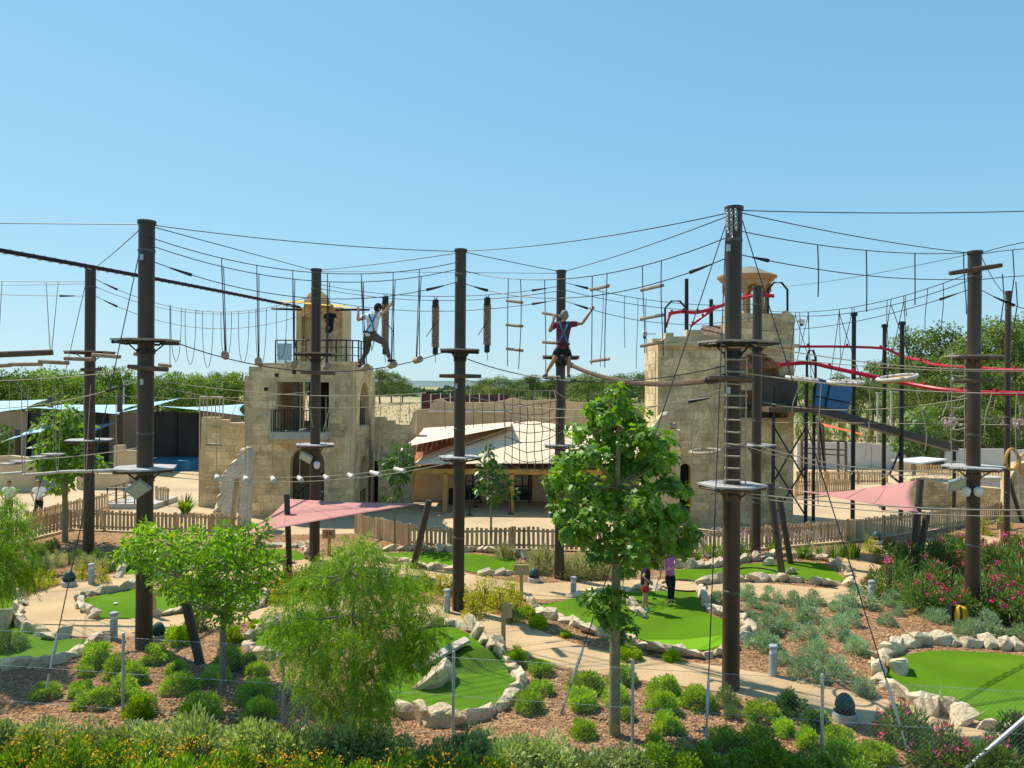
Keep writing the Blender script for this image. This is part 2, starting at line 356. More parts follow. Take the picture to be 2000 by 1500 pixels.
# turf mound on the middle green
mc = G(918, 1292); mbd = MB(); nr, ns = 6, 20; P = [(mc.x, mc.y, .34)]
for i in range(1, nr + 1):
    for j in range(ns):
        t = 2 * math.pi * j / ns; r = i / nr
        P.append((mc.x + 1.0 * r * math.cos(t), mc.y + .75 * r * math.sin(t), .026 + .31 * (math.cos(r * math.pi) * .5 + .5)))
fs = [(0, 1 + j, 1 + (j + 1) % ns) for j in range(ns)] + [(1 + i * ns + j, 1 + (i + 1) * ns + j, 1 + (i + 1) * ns + (j + 1) % ns, 1 + i * ns + (j + 1) % ns) for i in range(nr - 1) for j in range(ns)]
mbd.add(P, fs); o = mbd.build('turf_mound', TURFD, None, True); o['kind'] = 'structure'
# fine bark chips lying on the beds
def inpoly(x, y, poly):
    c = False; n = len(poly); j = n - 1
    for i in range(n):
        if (poly[i].y > y) != (poly[j].y > y) and x < (poly[j].x - poly[i].x) * (y - poly[i].y) / (poly[j].y - poly[i].y) + poly[i].x: c = not c
        j = i
    return c
CHIPM = leafmat('bark_chip', (.15, .07, .033), (.54, .34, .19), 0.0, .95, 0)
n = 60000
Y = 10.5 + NR.rand(n) ** 1.3 * 17; X = (NR.rand(n) * 2 - 1) * (Y * .74)
keep = []
polys = [(min(p.x for p in g), max(p.x for p in g), min(p.y for p in g), max(p.y for p in g), g) for g in GP.values()]
pathpts = []
for o in (bpy.data.objects['front_path'], bpy.data.objects['rear_path'], bpy.data.objects['link_path']):
    vv = [v.co for v in o.data.vertices]; h = len(vv) // 2
    pathpts += [((vv[i] + vv[i + h]) / 2, (vv[i] - vv[i + h]).length / 2) for i in range(h)]
PX = np.array([p[0].x for p in pathpts]); PY = np.array([p[0].y for p in pathpts]); PR = np.array([p[1] for p in pathpts])
for i in range(n):
    x, y = X[i], Y[i]
    if np.any((PX - x) ** 2 + (PY - y) ** 2 < (PR + .05) ** 2): continue
    if any(a < x < b and c < y < d and inpoly(x, y, g) for a, b, c, d, g in polys): continue
    keep.append(i)
X = X[keep]; Y = Y[keep]; n = len(keep)
D = NR.normal(size=(n, 3)); D[:, 2] *= .25; Nn = NR.normal(size=(n, 3)) * .35; Nn[:, 2] += 1
leaf_obj('bark_chips', np.stack([X, Y, .012 + NR.rand(n) * .02], 1), D, Nn, .03 + NR.rand(n) * .05, .015 + NR.rand(n) * .025, NR.rand(n), CHIPM)
tag(bpy.data.objects['bark_chips'], 'reddish brown bark chips covering the planting beds', 'bark chips', kind='stuff')
# ------------------------------------------------------------------ rocks
ROCKME = []
for i in range(9):
    bm = bmesh.new(); rr = random.Random(100 + i)
    for k in range(12):
        v = Vector((rr.gauss(0, 1), rr.gauss(0, 1), rr.gauss(0, 1))).normalized(); s = .40 + rr.random() * .17; m_ = max(abs(v.x), abs(v.y), abs(v.z)); s *= .55 + .45 / m_
        bm.verts.new((v.x * s, v.y * s, v.z * s))
    r_ = bmesh.ops.convex_hull(bm, input=bm.verts)
    for v in [v for v in bm.verts if not v.link_faces]: bm.verts.remove(v)
    bmesh.ops.bevel(bm, geom=list(bm.edges), offset=.03, segments=1, profile=.5, affect='EDGES')
    for v in bm.verts: v.co += Vector((rr.gauss(0, .012), rr.gauss(0, .012), rr.gauss(0, .012)))
    bmesh.ops.recalc_face_normals(bm, faces=bm.faces)
    me = bpy.data.meshes.new('rock'); bm.to_mesh(me); bm.free(); me.materials.append(ROCK); ROCKME.append(me)
def rock(name, loc, size, parent=None, rz=None, tilt=.25):
    o = bpy.data.objects.new(name, ROCKME[rng.randrange(9)]); col.objects.link(o)
    rot = Matrix.Rotation(rng.uniform(0, 6.28) if rz is None else rz, 4, 'Z') @ Matrix.Rotation(rng.uniform(-tilt, tilt), 4, 'X') @ Matrix.Rotation(rng.uniform(-tilt, tilt), 4, 'Y')
    if parent: o.parent = parent; o.matrix_parent_inverse = Matrix.Translation(-parent.location)
    o.matrix_basis = Matrix.Translation(loc) @ rot @ Matrix.Diagonal((*size, 1))
    return o
def edging(label, px, hgt=.28, w=.30, step=.36, closed=False):
    pts = [G(*p) for p in px]
    pts = smoothpoly(pts, closed, 5)
    if closed: pts.append(pts[0])
    t = thing('stone_edging', label, 'stone edging', (sum((p for p in pts), Vector()) / len(pts)), 'stone edgings of the putting greens')
    acc = 0; nxt = 0
    for i in range(len(pts) - 1):
        a, b = pts[i], pts[i + 1]; l = (b - a).length
        while nxt <= acc + l:
            f = (nxt - acc) / max(l, 1e-6); p = a.lerp(b, f); ang = math.atan2(b.y - a.y, b.x - a.x)
            k = rng.uniform(.75, 1.35)
            h = hgt * rng.uniform(.5, 1.12)
            rock('stone', (p.x + rng.uniform(-.04, .04), p.y + rng.uniform(-.04, .04), h * .22), (step * 1.25 * k, w * rng.uniform(.75, 1.1), h * 1.25), t, ang + rng.uniform(-.25, .25), .2)
            nxt += step * k * rng.uniform(.66, .84)
        acc += l
    # the mortar bed the stones are set in
    return t
edging('rough pale stone edging between the far left putting green and path', [(12, 1150), (38, 1164), (34, 1190), (31, 1212), (42, 1230), (70, 1242), (105, 1250), (128, 1245)], .36, .34)
edging('row of rounded boulders along the front of far left putting green', [(-20, 1312), (48, 1305), (100, 1298), (150, 1282), (188, 1264), (208, 1248)], .42, .36, .5)
edging('pale stones around the putting green left of the bent sapling', [(262, 1148), (215, 1158), (165, 1166), (150, 1178), (165, 1196), (188, 1208)], .36, .3)
edging('grey stones between left putting green and the path in front', [(310, 1205), (350, 1196), (420, 1191), (500, 1190), (522, 1170), (512, 1150), (470, 1140), (400, 1138), (330, 1142)], .3, .3)
edging('stones around the green behind the front left pole', [(232, 1128), (238, 1112), (255, 1098), (300, 1088), (345, 1080), (450, 1074), (530, 1068), (600, 1074), (600, 1094)], .4, .34)
edging('low stones on the near side of rear left green', [(300, 1122), (400, 1112), (500, 1106), (570, 1100)], .22, .26)
edging('stones round the small green left of the weeping tree', [(640, 1205), (600, 1204), (535, 1220), (500, 1238), (484, 1258), (492, 1276), (520, 1286), (560, 1284)], .36, .32)
edging('high curved stone kerb around the green with a boulder', [(890, 1226), (918, 1232), (946, 1256), (970, 1278), (995, 1305), (1018, 1335), (1004, 1364), (960, 1392), (895, 1416), (835, 1412), (790, 1396)], .48, .32, .42)
edging('stones behind the green with a boulder beside path', [(800, 1238), (840, 1224), (890, 1222)], .32, .28)
edging('rear stones of the middle green below the picket fence', [(705, 1082), (750, 1076), (800, 1075), (880, 1077), (940, 1078), (1005, 1086), (1030, 1092)], .36, .34)
edging('front stones of the middle green beside the path', [(740, 1096), (800, 1104), (850, 1112), (890, 1116)], .3, .3)
edging('few stones by the wooden sign at the middle green', [(945, 1124), (975, 1124), (1010, 1120)], .32, .32)
edging('long stone edging in front of the green with two players', [(1030, 1172), (1044, 1190), (1080, 1210), (1130, 1226), (1180, 1246), (1250, 1266), (1300, 1276), (1350, 1283), (1400, 1283), (1440, 1266), (1464, 1238), (1456, 1218), (1420, 1204), (1388, 1192), (1375, 1172), (1368, 1152)], .36, .3, .36)
edging('short stone strip behind the boy on the green', [(1120, 1166), (1160, 1160), (1215, 1155), (1260, 1152), (1292, 1153)], .26, .28)
edging('pile of pale rocks left of the boy on the green', [(1206, 1172), (1222, 1182), (1236, 1192), (1250, 1204)], .4, .38, .34)
edging('pale stones in front of the rear right green', [(1372, 1142), (1420, 1137), (1470, 1136), (1530, 1136), (1590, 1141), (1650, 1146), (1668, 1138)], .36, .32)
edging('stones behind the rear right green under the flowers', [(1330, 1110), (1390, 1108), (1440, 1100), (1485, 1093), (1530, 1086), (1600, 1092), (1640, 1110), (1662, 1128)], .4, .36)
edging('pale rocks curving round the right front green', [(2120, 1284), (2060, 1278), (2000, 1270), (1930, 1264), (1870, 1260), (1810, 1258), (1760, 1266), (1730, 1284), (1715, 1310), (1718, 1334), (1745, 1358), (1790, 1380), (1850, 1402), (1920, 1420), (2000, 1434), (2080, 1440)], .44, .4, .44)
def lone(label, px, py, s): tag(rock('boulder', G(px, py) + Vector((0, 0, s[2] * .3)), s), label, 'boulder')
lone('big pale boulder on the green behind weeping tree', 838, 1334, (1.0, .8, .75))
lone('smaller boulder touching the big one on the middle green', 868, 1330, (.6, .5, .45))
lone('pale rock resting on the right green by its left edge', 1752, 1312, (.62, .5, .5))
lone('flat pale rock on the rear right green near the hoop', 1498, 1104, (.55, .42, .36))
lone('pale rock by leaning post on the rear right green', 1540, 1120, (.5, .4, .3))
lone('round boulder lying at the left edge of the photo', 6, 1228, (.8, .7, .62))
o = MB().box((G(862, 1300).x, G(862, 1300).y, .26), (1.3, .28, .06), Matrix.Rotation(.5, 3, 'Z') @ Matrix.Rotation(-.32, 3, 'Y')).build('ramp_plank', WOOD_G); tag(o, 'sloping grey plank ramp leaning beside the boulder on the green', 'plank')
# hoops lying on the turf
for lab, px, py, r in (('dark hoop lying flat on the rear right green', 1480, 1119, .72), ('dark hoop lying on the path behind the woman', 1336, 1143, .66)):
    c = G(px, py, .045); o = MB().tube([(c.x + r * math.cos(t * math.pi / 16), c.y + r * .95 * math.sin(t * math.pi / 16), .045) for t in range(33)], .022, 6, False).build('hoop', DSTEEL); tag(o, lab, 'hoop')
for lab, px, py in (('white golf cup marker on the right front green', 1882, 1378), ('white golf ball on the left green', 226, 1180)):
    c = G(px, py, .03); s = .09 if 'cup' in lab else .05
    o = MB().lathe([(s * .3, 0), (s, .01), (s, .035), (s * .6, .045)], c, 12).build('golf_cup' if 'cup' in lab else 'golf_ball', WHITE, None, True); tag(o, lab, 'golf cup' if 'cup' in lab else 'golf ball')
# ------------------------------------------------------------------ distance: hills, woods, field features
HILL = mat('far_hills', (0.13, 0.20, 0.19), 0.95, n1=(.004, .15))  # bluish tint: distance haze put into the hill colour
def ridge(y, h0, h1, x0, x1, seed, depth=500):
    rr = random.Random(seed); n = 60; P = []; ph = [rr.uniform(0, 6) for _ in range(4)]
    for i in range(n + 1):
        x = x0 + (x1 - x0) * i / n; u = i / n * 9
        h = h0 + (h1 - h0) * (.5 + .25 * math.sin(u + ph[0]) + .15 * math.sin(2.3 * u + ph[1]) + .1 * math.sin(5.1 * u + ph[2]))
        P += [(x, y - 60, -1), (x, y, h), (x, y + depth, -1)]
    me = bpy.data.meshes.new('hills'); me.from_pydata(P, [], [f for i in range(n) for f in ((3 * i, 3 * i + 3, 3 * i + 4, 3 * i + 1), (3 * i + 1, 3 * i + 4, 3 * i + 5, 3 * i + 2))]); me.materials.append(HILL)
    o = bpy.data.objects.new('hills', me); col.objects.link(o); o['kind'] = 'structure'
ridge(2600, 12, 26, -3000, 3000, 3)
ridge(1300, 5, 12, -1600, 1600, 4)
EUC = leafmat('eucalyptus_leaf', (.055, .10, .025), (.20, .27, .06), .3, .6, .25)
CANE = leafmat('cane_leaf', (.045, .11, .014), (.19, .28, .03), .35, .6, .25)
BARK = mat('grey_bark', (0.23, 0.18, 0.13), 0.95, n1=(6, .25), stretch=(1, 1, .3), bump=(20, .5, .03))
BARKY = mat('green_bark', (0.22, 0.20, 0.10), 0.95, n1=(6, .25), bump=(25, .4, .02))
def tree_proto(h, w, nclump, m, leaf, per, seed, trunk_frac=.3):
    st = np.random.get_state() if False else None
    rr = random.Random(seed); cl = []
    for i in range(nclump):
        z = h * (trunk_frac + (1 - trunk_frac) * rr.random() ** .8); k = (z / h - trunk_frac) / (1 - trunk_frac)
        rad = w * (.35 + .65 * math.sin(math.pi * min(1, k * .85 + .12))) * rr.random() ** .5; a = rr.uniform(0, 6.28)
        cl.append((Vector((rad * math.cos(a), rad * math.sin(a), z)), w * rr.uniform(.22, .4)))
    P, D, N, S = clump_leaves(cl, per, leaf)
    cm = leaf_obj('crown', P, D, N, leaf * (.7 + .6 * NR.rand(len(P))), leaf * .6, S, m, mesh_only=True)
    b = MB(); b.tube([(0, 0, 0), (rr.uniform(-.2, .2), rr.uniform(-.2, .2), h * .4), (rr.uniform(-.3, .3), 0, h * .8)], [h * .02, h * .015, h * .005], 6)
    for c, r in cl[:10]: b.tube([(0, 0, max(.2 * h, c.z - r - h * .15)), c], [h * .008, h * .003], 4)
    tm = bpy.data.meshes.new('trunk'); tm.from_pydata(b.v, [], b.f); tm.materials.append(BARK)
    return cm, tm
def put_tree(proto, loc, s, label, group, name='tree', cat='tree', rz=None):
    t = thing(name, label, cat, loc, group)
    t.scale = (s[0], s[0], s[1]) if isinstance(s, tuple) else (s, s, s)
    t.rotation_euler.z = rng.uniform(0, 6.28)
    for nm, me in (('crown', proto[0]), ('trunk', proto[1])):
        o = bpy.data.objects.new(nm, me); col.objects.link(o); o.parent = t
    return t
EP = [tree_proto(13, 3.4, 40, EUC, .34, 100, 40 + i) for i in range(4)]
CP = [tree_proto(6, 2.4, 26, CANE, .24, 170, 60 + i, .1) for i in range(3)]
# right wood: crown tops follow the photo
rw = [(1575, 740, 95), (1600, 755, 80), (1640, 735, 90), (1675, 745, 84), (1705, 712, 92), (1745, 700, 86), (1782, 652, 78), (1810, 705, 70), (1842, 645, 82), (1870, 690, 68), (1905, 660, 76), (1935, 632, 84), (1965, 640, 74), (1995, 630, 80), (2030, 640, 76), (1760, 745, 66), (1835, 740, 62), (1925, 720, 62), (1985, 715, 64), (1890, 750, 58)]
for i, (x, y, d) in enumerate(sorted(rw)):
    h = W(x, y, d).z; b = W(x, 750, d)
    put_tree(EP[i % 4], (b.x, d, 0), (h / 13 * rng.uniform(.85, 1.1), h / 13), ORD(i) + ' tree from the left in the tall wood behind white wall at right', 'trees of the right hand wood', 'eucalyptus_tree')
mw = [(945, 738, 150), (975, 735, 140), (1010, 740, 150), (1040, 733, 135), (1075, 738, 140), (1120, 735, 150), (1150, 728, 135), (1185, 735, 140), (1215, 730, 130), (1250, 728, 140), (1285, 735, 150)]
for i, (x, y, d) in enumerate(mw):
    h = max(6, W(x, y + 3, d).z); b = W(x, 750, d)
    put_tree(EP[(i + 1) % 4], (b.x, d, 0), (h / 13 * 1.6, h / 13), ORD(i) + ' tree from the left in the far wood behind the maroon man', 'trees of the middle wood', 'eucalyptus_tree')
lm = [(742, 722, 215), (765, 729, 225), (786, 738, 230), (380, 735, 130), (420, 730, 130), (455, 732, 120)]
for i, (x, y, d) in enumerate(sorted(lm)):
    h = max(6, W(x, y, d).z); b = W(x, 750, d)
    put_tree(EP[(i + 2) % 4], (b.x, d, 0), (h / 13 * (1.5 if d > 200 else 1.2), h / 13), ORD(i) + ' dark tree from the left in the gap round the left tower', 'dark trees near the left tower', 'eucalyptus_tree')
lw = [(x, 731 + 6 * math.sin(x * .05) + (x > 250) * 8 + rng.uniform(-4, 4), 72 + rng.uniform(-5, 10)) for x in range(-20, 480, 22)]
for i, (x, y, d) in enumerate(lw):
    h = W(x, y, d).z; b = W(x, 750, d)
    put_tree(CP[i % 3], (b.x, d, 0), (h / 6 * 1.0, h / 6), ORD(i) + ' bright green tree from the left in the grove behind blue sails', 'bright trees of the left grove', 'bamboo_tree')
dl = [(x, 800 + rng.uniform(-20, 14), 58 + rng.uniform(-3, 5)) for x in range(1780, 2040, 24)]
for i, (x, y, d) in enumerate(dl):
    h = W(x, y, d).z; b = W(x, 750, d)
    put_tree(CP[(i + 1) % 3], (b.x, d, 0), (h / 6 * 1.0, h / 6), ORD(i) + ' bright bush from the left behind the right white wall', 'bushes behind the right white wall', 'garden_bush', 'bush')
# thin cypress row on the dry field, right
for i, x in enumerate((1565, 1592, 1618, 1645, 1670, 1697, 1730)):
    b = W(x, 750, 68); h = W(x, 792 + (i % 3) * 4, 68).z
    put_tree(CP[i % 3], (b.x, 68, 0), (.22, h / 6), ORD(i) + ' thin young cypress from the left in row on dry ground', 'cypress row beyond the right tower', 'cypress_tree')
FARW = leafmat('far_wood_leaf', (.05, .10, .07), (.12, .19, .12), .2, .8, .1)
n = 30000; X = NR.rand(n) * 900 - 450; Y = 330 + NR.rand(n) * 120; Z = NR.rand(n) ** .7 * (3.6 + 2.5 * np.sin(X * .045) + 1.6 * np.sin(X * .17))
o = leaf_obj('far_wood', np.stack([X, Y, Z], 1), sph(n), sph(n) + np.array([0, 0, .6]), 3.2, 2.6, NR.rand(n), FARW); tag(o, 'dark green belt of distant woodland along the horizon', 'woodland', kind='stuff')
# dry weeds and low scrub on the field
n = 9000; X = NR.rand(n) * 130 - 65; Y = 74 + NR.rand(n) ** 2 * 150
o = leaf_obj('dry_scrub', np.stack([X, Y, np.zeros(n)], 1), NR.normal(size=(n, 3)) * .4 + np.array([0, 0, 1]), sph(n), .25 + NR.rand(n) * .4, .2, NR.rand(n), leafmat('scrub_leaf', (.22, .19, .08), (.42, .34, .15), .2, .8, 0)); tag(o, 'dry tufted scrub on the yellow field beyond the walls', 'scrub', kind='stuff')
# ------------------------------------------------------------------ wall builder
def arch2(u0, u1, v0, v1, n=8):
    r = (u1 - u0) / 2; c = (u0 + u1) / 2; rr = min(r, (v1 - v0) * .8)
    return [(u0, v0), (u0, v1 - rr)] + [(c - r * math.cos(math.pi * k / n), v1 - rr + rr * math.sin(math.pi * k / n)) for k in range(1, n)] + [(u1, v1 - rr), (u1, v0)]
def rect2(u0, u1, v0, v1): return [(u0, v0), (u0, v1), (u1, v1), (u1, v0)]
def in2(u, v, poly):
    c = False; j = len(poly) - 1
    for i in range(len(poly)):
        if (poly[i][1] > v) != (poly[j][1] > v) and u < (poly[j][0] - poly[i][0]) * (v - poly[i][1]) / (poly[j][1] - poly[i][1]) + poly[i][0]: c = not c
        j = i
    return c
def wall(O, U, outer, holes, thick, parent, m=None, name='wall', blocks=None, bm_mat=None, seed=1):
    """O origin, U unit direction along the wall, outward normal = U x Z. outer/holes in (u, v=height)"""
    O = Vector(O); U = Vector(U).normalized(); Z = Vector((0, 0, 1)); N = U.cross(Z)
    bm = bmesh.new(); es = []
    for lp in [outer] + holes:
        vs_ = [bm.verts.new(O + U * u + Z * v) for u, v in lp]
        es += [bm.edges.new((vs_[i], vs_[(i + 1) % len(vs_)])) for i in range(len(vs_))]
    bmesh.ops.triangle_fill(bm, edges=es, use_beauty=True, normal=N)
    ext = bmesh.ops.extrude_face_region(bm, geom=list(bm.faces))
    bmesh.ops.translate(bm, verts=[g for g in ext['geom'] if isinstance(g, bmesh.types.BMVert)], vec=-N * thick)
    bmesh.ops.recalc_face_normals(bm, faces=bm.faces)
    me = bpy.data.meshes.new(name); bm.to_mesh(me); bm.free(); me.materials.append(m or SANDW)
    o = bpy.data.objects.new(name, me); col.objects.link(o)
    if parent: child(o, parent)
    if blocks:
        bw, bh = blocks; rr = random.Random(seed); rot = Matrix((U, -N, Z)).transposed()
        us = [p[0] for p in outer]; vs2 = [p[1] for p in outer]; v = min(vs2); row = 0
        while v < max(vs2) - .05:
            h = bh * rr.uniform(.85, 1.15); u = min(us) - (row % 2) * bw * .45 * rr.uniform(.7, 1)
            while u < max(us):
                w = bw * rr.choice((.6, .8, 1, 1, 1.25)); a = max(u, min(us)) + .006; b = min(u + w, max(us)) - .006; t_ = min(v + h, max(vs2)) - .006; lo = v + .006
                if b - a > .08 and t_ - lo > .06:
                    cs = [(a, lo), (b, lo), (a, t_), (b, t_), ((a + b) / 2, (lo + t_) / 2), ((a + b) / 2, t_), ((a + b) / 2, lo)]
                    ok = all(in2(min(max(x, min(us) + .01), max(us) - .01), min(max(y, min(vs2) + .01), max(vs2) - .01), outer) for x, y in cs)
                    if ok and holes:
                        for hp in holes:
                            hu = [p[0] for p in hp]; hv = [p[1] for p in hp]
                            if any(in2(x, y, hp) for x, y in cs) or (a < max(hu) and b > min(hu) and lo < max(hv) and t_ > min(hv) and any(a < p[0] < b and lo < p[1] < t_ for p in hp)): ok = False; break
                    if ok:
                        pr = .016 + rr.random() * .018
                        c = O + U * ((a + b) / 2) + Z * ((lo + t_) / 2) + N * (pr / 2 - .01)
                        unit_box('stone_block', bm_mat or SAND, c, (b - a, pr + .02, t_ - lo), rot, parent)
                u += w
            v += h; row += 1
    return o
def fw(d):                                # (u, v) of a photo pixel on the frontal plane at depth d
    def f(px, py):
        p = W(px, py, d); return (p.x, p.z)
    return f
def fx(X0):                               # (u = depth, v) of a photo pixel on the plane x = X0
    def f(px, py):
        d = X0 * F / (px - 1000.0); p = W(px, py, d); return (p.y, p.z)
    return f
XU = Vector((1, 0, 0))
def pbox(px0, px1, py0, py1, d, depth, name, m, parent):
    a = W(px0, py1, d); b = W(px1, py0, d)
    return MB().box(((a.x + b.x) / 2, d + depth / 2, (a.z + b.z) / 2), (abs(b.x - a.x), depth, abs(b.z - a.z))).build(name, m, parent)
def slant(p, q, r, name, m, parent, seg=8): return MB().tube([p, q], r, seg).build(name, m, parent, True)
IRON = DSTEEL
TILE = mat('terracotta_tile', (0.40, 0.145, 0.06), 0.8, n1=(2, .2), orand=.2)
TILEB = mat('brown_tile', (0.20, 0.13, 0.10), 0.85, n1=(3, .25), orand=.25)
# ------------------------------------------------------------------ left tower
d0 = 33.0; f = fw(d0)
LT = thing('stone_tower', 'ruined sandstone tower with balcony and domed turret on the left', 'tower', (W(600, 750, d0).x, d0, 0))
def grd(pts): return [(u, max(v, 0)) for u, v in pts]
outer = [(f(478, 1000)[0], 0), f(478, 735), f(486, 735), f(486, 716), f(505, 716), f(505, 709), f(560, 709), f(560, 706), f(690, 706), (f(690, 1000)[0], 0)]
H1 = rect2(f(547, 0)[0], f(648, 0)[0], f(0, 838)[1], f(0, 742)[1])
H2 = arch2(f(573, 0)[0], f(640, 0)[0], .05, f(0, 868)[1])
wall((0, d0, 0), XU, outer, [H1, H2], .45, LT, SANDW, 'front_wall', (.62, .33), SAND, 3)
# right side wall, running back
XS = f(690, 900)[0]; g = fx(XS)
def gy(px, py):
    return g(px, py)
ou2 = [(d0 + .455, 0), (d0 + .455, f(690, 706)[1]), (g(728, 720)[0], f(690, 706)[1] - .1), (g(731, 720)[0], f(690, 730)[1]), (g(731, 720)[0], 0)]
h3 = arch2(g(703, 0)[0], g(721, 0)[0], 4.0, 6.1); h4 = arch2(g(704, 0)[0], g(719, 0)[0], .1, 2.55)
wall((XS, 0, 0), Vector((0, 1, 0)), ou2, [h3, h4], .4, LT, SANDW, 'side_wall', (.62, .33), SAND, 4)
# rear and left walls so the tower is closed, with a floor slab and roof
XL = f(478, 900)[0]; YB = g(731, 720)[0]
wall((XL, 0, 0), Vector((0, -1, 0)), [(-d0 - .46, 0), (-d0 - .46, f(478, 735)[1]), (-YB + .4, f(478, 735)[1]), (-YB + .4, 0)], [], .35, LT, SANDW, 'side_wall', (.62, .33), SAND, 5)
wall((0, YB, 0), Vector((-1, 0, 0)), [(-XS + .42, 0), (-XS + .42, 6.7), (-XL, 6.7), (-XL, 0)], [rect2(-f(578, 0)[0] - .4, -f(545, 0)[0] + .1, 4.1, 6.3)], .35, LT, SANDW, 'rear_wall')
zf = f(0, 842)[1]
MB().box(((XL + XS) / 2, (d0 + YB) / 2 - .3, zf - .1), (XS - XL - .8, YB - d0 - 1.6, .2)).build('upper_floor', CONC, LT)
MB().box(((XL + XS) / 2, (d0 + YB) / 2, f(0, 716)[1] - .2), (XS - XL - .9, YB - d0 - 1.0, .25)).build('roof_slab', PLAS, LT)
# balcony slab, railing
bz = f(0, 838)[1]; a, b = f(541, 0)[0], f(652, 0)[0]
MB().box(((a + b) / 2, d0 - .25, bz - .16), (b - a, .9, .3)).build('balcony_slab', CONC, LT)
MB().box(((a + b) / 2, d0 - .22, bz - .42), (b - a - .3, .6, .2)).build('balcony_corbel', PLAS, LT)
def railing(p, q, h, parent, nb=8, bars=0, name='railing', r=.018):
    p = Vector(p); q = Vector(q); b = MB(); Z = Vector((0, 0, 1))
    b.tube([p + Z * h, q + Z * h], r * 1.3, 6); b.tube([p + Z * .12, q + Z * .12], r, 6)
    for i in range(bars): b.tube([p + Z * (h * (i + 1) / (bars + 1) + .05), q + Z * (h * (i + 1) / (bars + 1) + .05)], r * .8, 5)
    for i in range(nb + 1): c = p.lerp(q, i / nb); b.tube([c, c + Z * h], r if i % max(1, nb // 2) else r * 1.6, 5)
    return b.build(name, IRON, parent, True)
railing((a + .1, d0 - .6, bz), (f(592, 0)[0], d0 - .6, bz), .95, LT, 8); railing((f(606, 0)[0], d0 - .6, bz), (b - .1, d0 - .6, bz), .95, LT, 7)
railing((a + .1, d0 - .6, bz), (a + .1, d0 + .1, bz), .95, LT, 3); railing((b - .1, d0 - .6, bz), (b - .1, d0 + .1, bz), .95, LT, 3)
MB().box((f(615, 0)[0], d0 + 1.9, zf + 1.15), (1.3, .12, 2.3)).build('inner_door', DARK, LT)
MB().box((f(580, 0)[0], d0 + .3, zf + 1.2), (.22, .22, 2.4)).build('door_post', WOOD_D, LT)
MB().box((f(636, 0)[0] + .3, d0 + 2.3, zf + 1.2), (1.3, .2, 2.4)).build('inner_wall', PLAS, LT)
# dark ground-floor room with a stair
MB().box((f(606, 0)[0], d0 + 2.6, 1.5), (2.6, .15, 3.0)).build('inner_wall', PLAS, LT)
st = MB()
for i in range(9): st.box((f(580, 0)[0] + i * .22, d0 + 1.4, .12 + i * .18), (.24, 1.0, .1))
st.build('stair', CONC, LT); railing((f(578, 0)[0], d0 + .9, .1), (f(578, 0)[0] + 1.8, d0 + .9, 1.6), .85, LT, 8)
# through the side arches: balusters
railing((XS - .2, h3[0][0] + .1, 4.0), (XS - .2, h3[-1][0] - .1, 4.0), .8, LT, 5); railing((XS - .1, h4[0][0] + .05, .05), (XS - .1, h4[-1][0] - .05, .05), .8, LT, 5)
# putlog holes as dark boxes on the face, hole shade put into their colour
for (x, y) in ((541, 733), (575, 727), (520, 760)):
    u, v = f(x, y); MB().box((u, d0 - .035, v), (.16, .05, .16)).build('beam_hole_shade', DARK, LT)
# turret on the roof
dt = 35.0; ft = fw(dt); tz = f(0, 706)[1] - .2
u0, u1 = ft(583, 0)[0], ft(673, 0)[0]; top = ft(0, 596)[1]
wall((0, dt, 0), XU, [(u0, tz), (u0, top)] + [(u0 + .35 + (ft(648, 0)[0] - u0 - .35) * (.5 - .5 * math.cos(math.pi * k / 8)), top + (ft(0, 562)[1] - top) * math.sin(math.pi * k / 8)) for k in range(9)] + [(u1, top), (u1, tz)], [rect2(ft(593, 0)[0], ft(613, 0)[0], tz + .1, ft(0, 615)[1])], .3, LT, SANDW, 'turret_wall', (.6, .32), SAND, 8)
MB().box(((u0 + u1) / 2, dt + 1.15, (tz + top) / 2), (u1 - u0 - .02, 1.7, top - tz)).build('turret_body', PLAS, LT)
# roof railing with frosted panel
zr = f(0, 706)[1]; rail0 = [(537, 34.2), (578, 34.2)]; 
pa = W(538, 705, 34.0); pb = W(578, 705, 34.0); pc = W(676, 705, 33.6); pd = W(700, 705, 33.9); pe = W(710, 705, 35.0)
for p, q, nb in ((pa, pb, 2), (pb, pc, 5), (pc, pd, 2), (pd, pe, 2)):
    p.z = q.z = zr - .02; railing(p, q, 1.12, LT, nb, 2, r=.022)
FROST = mat('frosted_panel', (.30, .46, .55), .35, n1=(2, .1))
p = pa.lerp(pb, .45); MB().box((p.x, p.y - .03, zr + .55), (.66, .02, .8)).build('frosted_panel', FROST, LT)
# left wing wall with stepped ruined top
dw = 35.6; h = fw(dw)
LW = thing('ruined_wall', 'low ruined sandstone wall joined to the left tower', 'wall', (h(435, 0)[0], dw, 0))
ow = [(h(394, 0)[0], 0), h(394, 815), h(425, 815), h(425, 820), h(443, 820), h(443, 826), h(476, 826), h(490, 826), (h(490, 0)[0], 0)]
wall((0, dw, 0), XU, ow, [], .5, LW, SANDW, 'wall_core', (.62, .33), SAND, 9)
# pale metal frame cage on top
fr = MB(); a = W(390, 815, 35.4); b = W(436, 815, 35.4); t0 = W(390, 775, 35.4).z
for i in range(7): p = a.lerp(b, i / 6); fr.tube([(p.x, p.y, a.z), (p.x, p.y, t0)], .02, 5)
fr.tube([(a.x, a.y, t0), (b.x, b.y, t0)], .025, 5); fr.tube([(a.x, a.y, .1), (a.x, a.y, t0)], .03, 5)
tag(fr.build('metal_frame', mat('tan_metal', (.5, .38, .3), .6)), 'thin tan metal frame standing on the ruined left wall', 'metal frame')
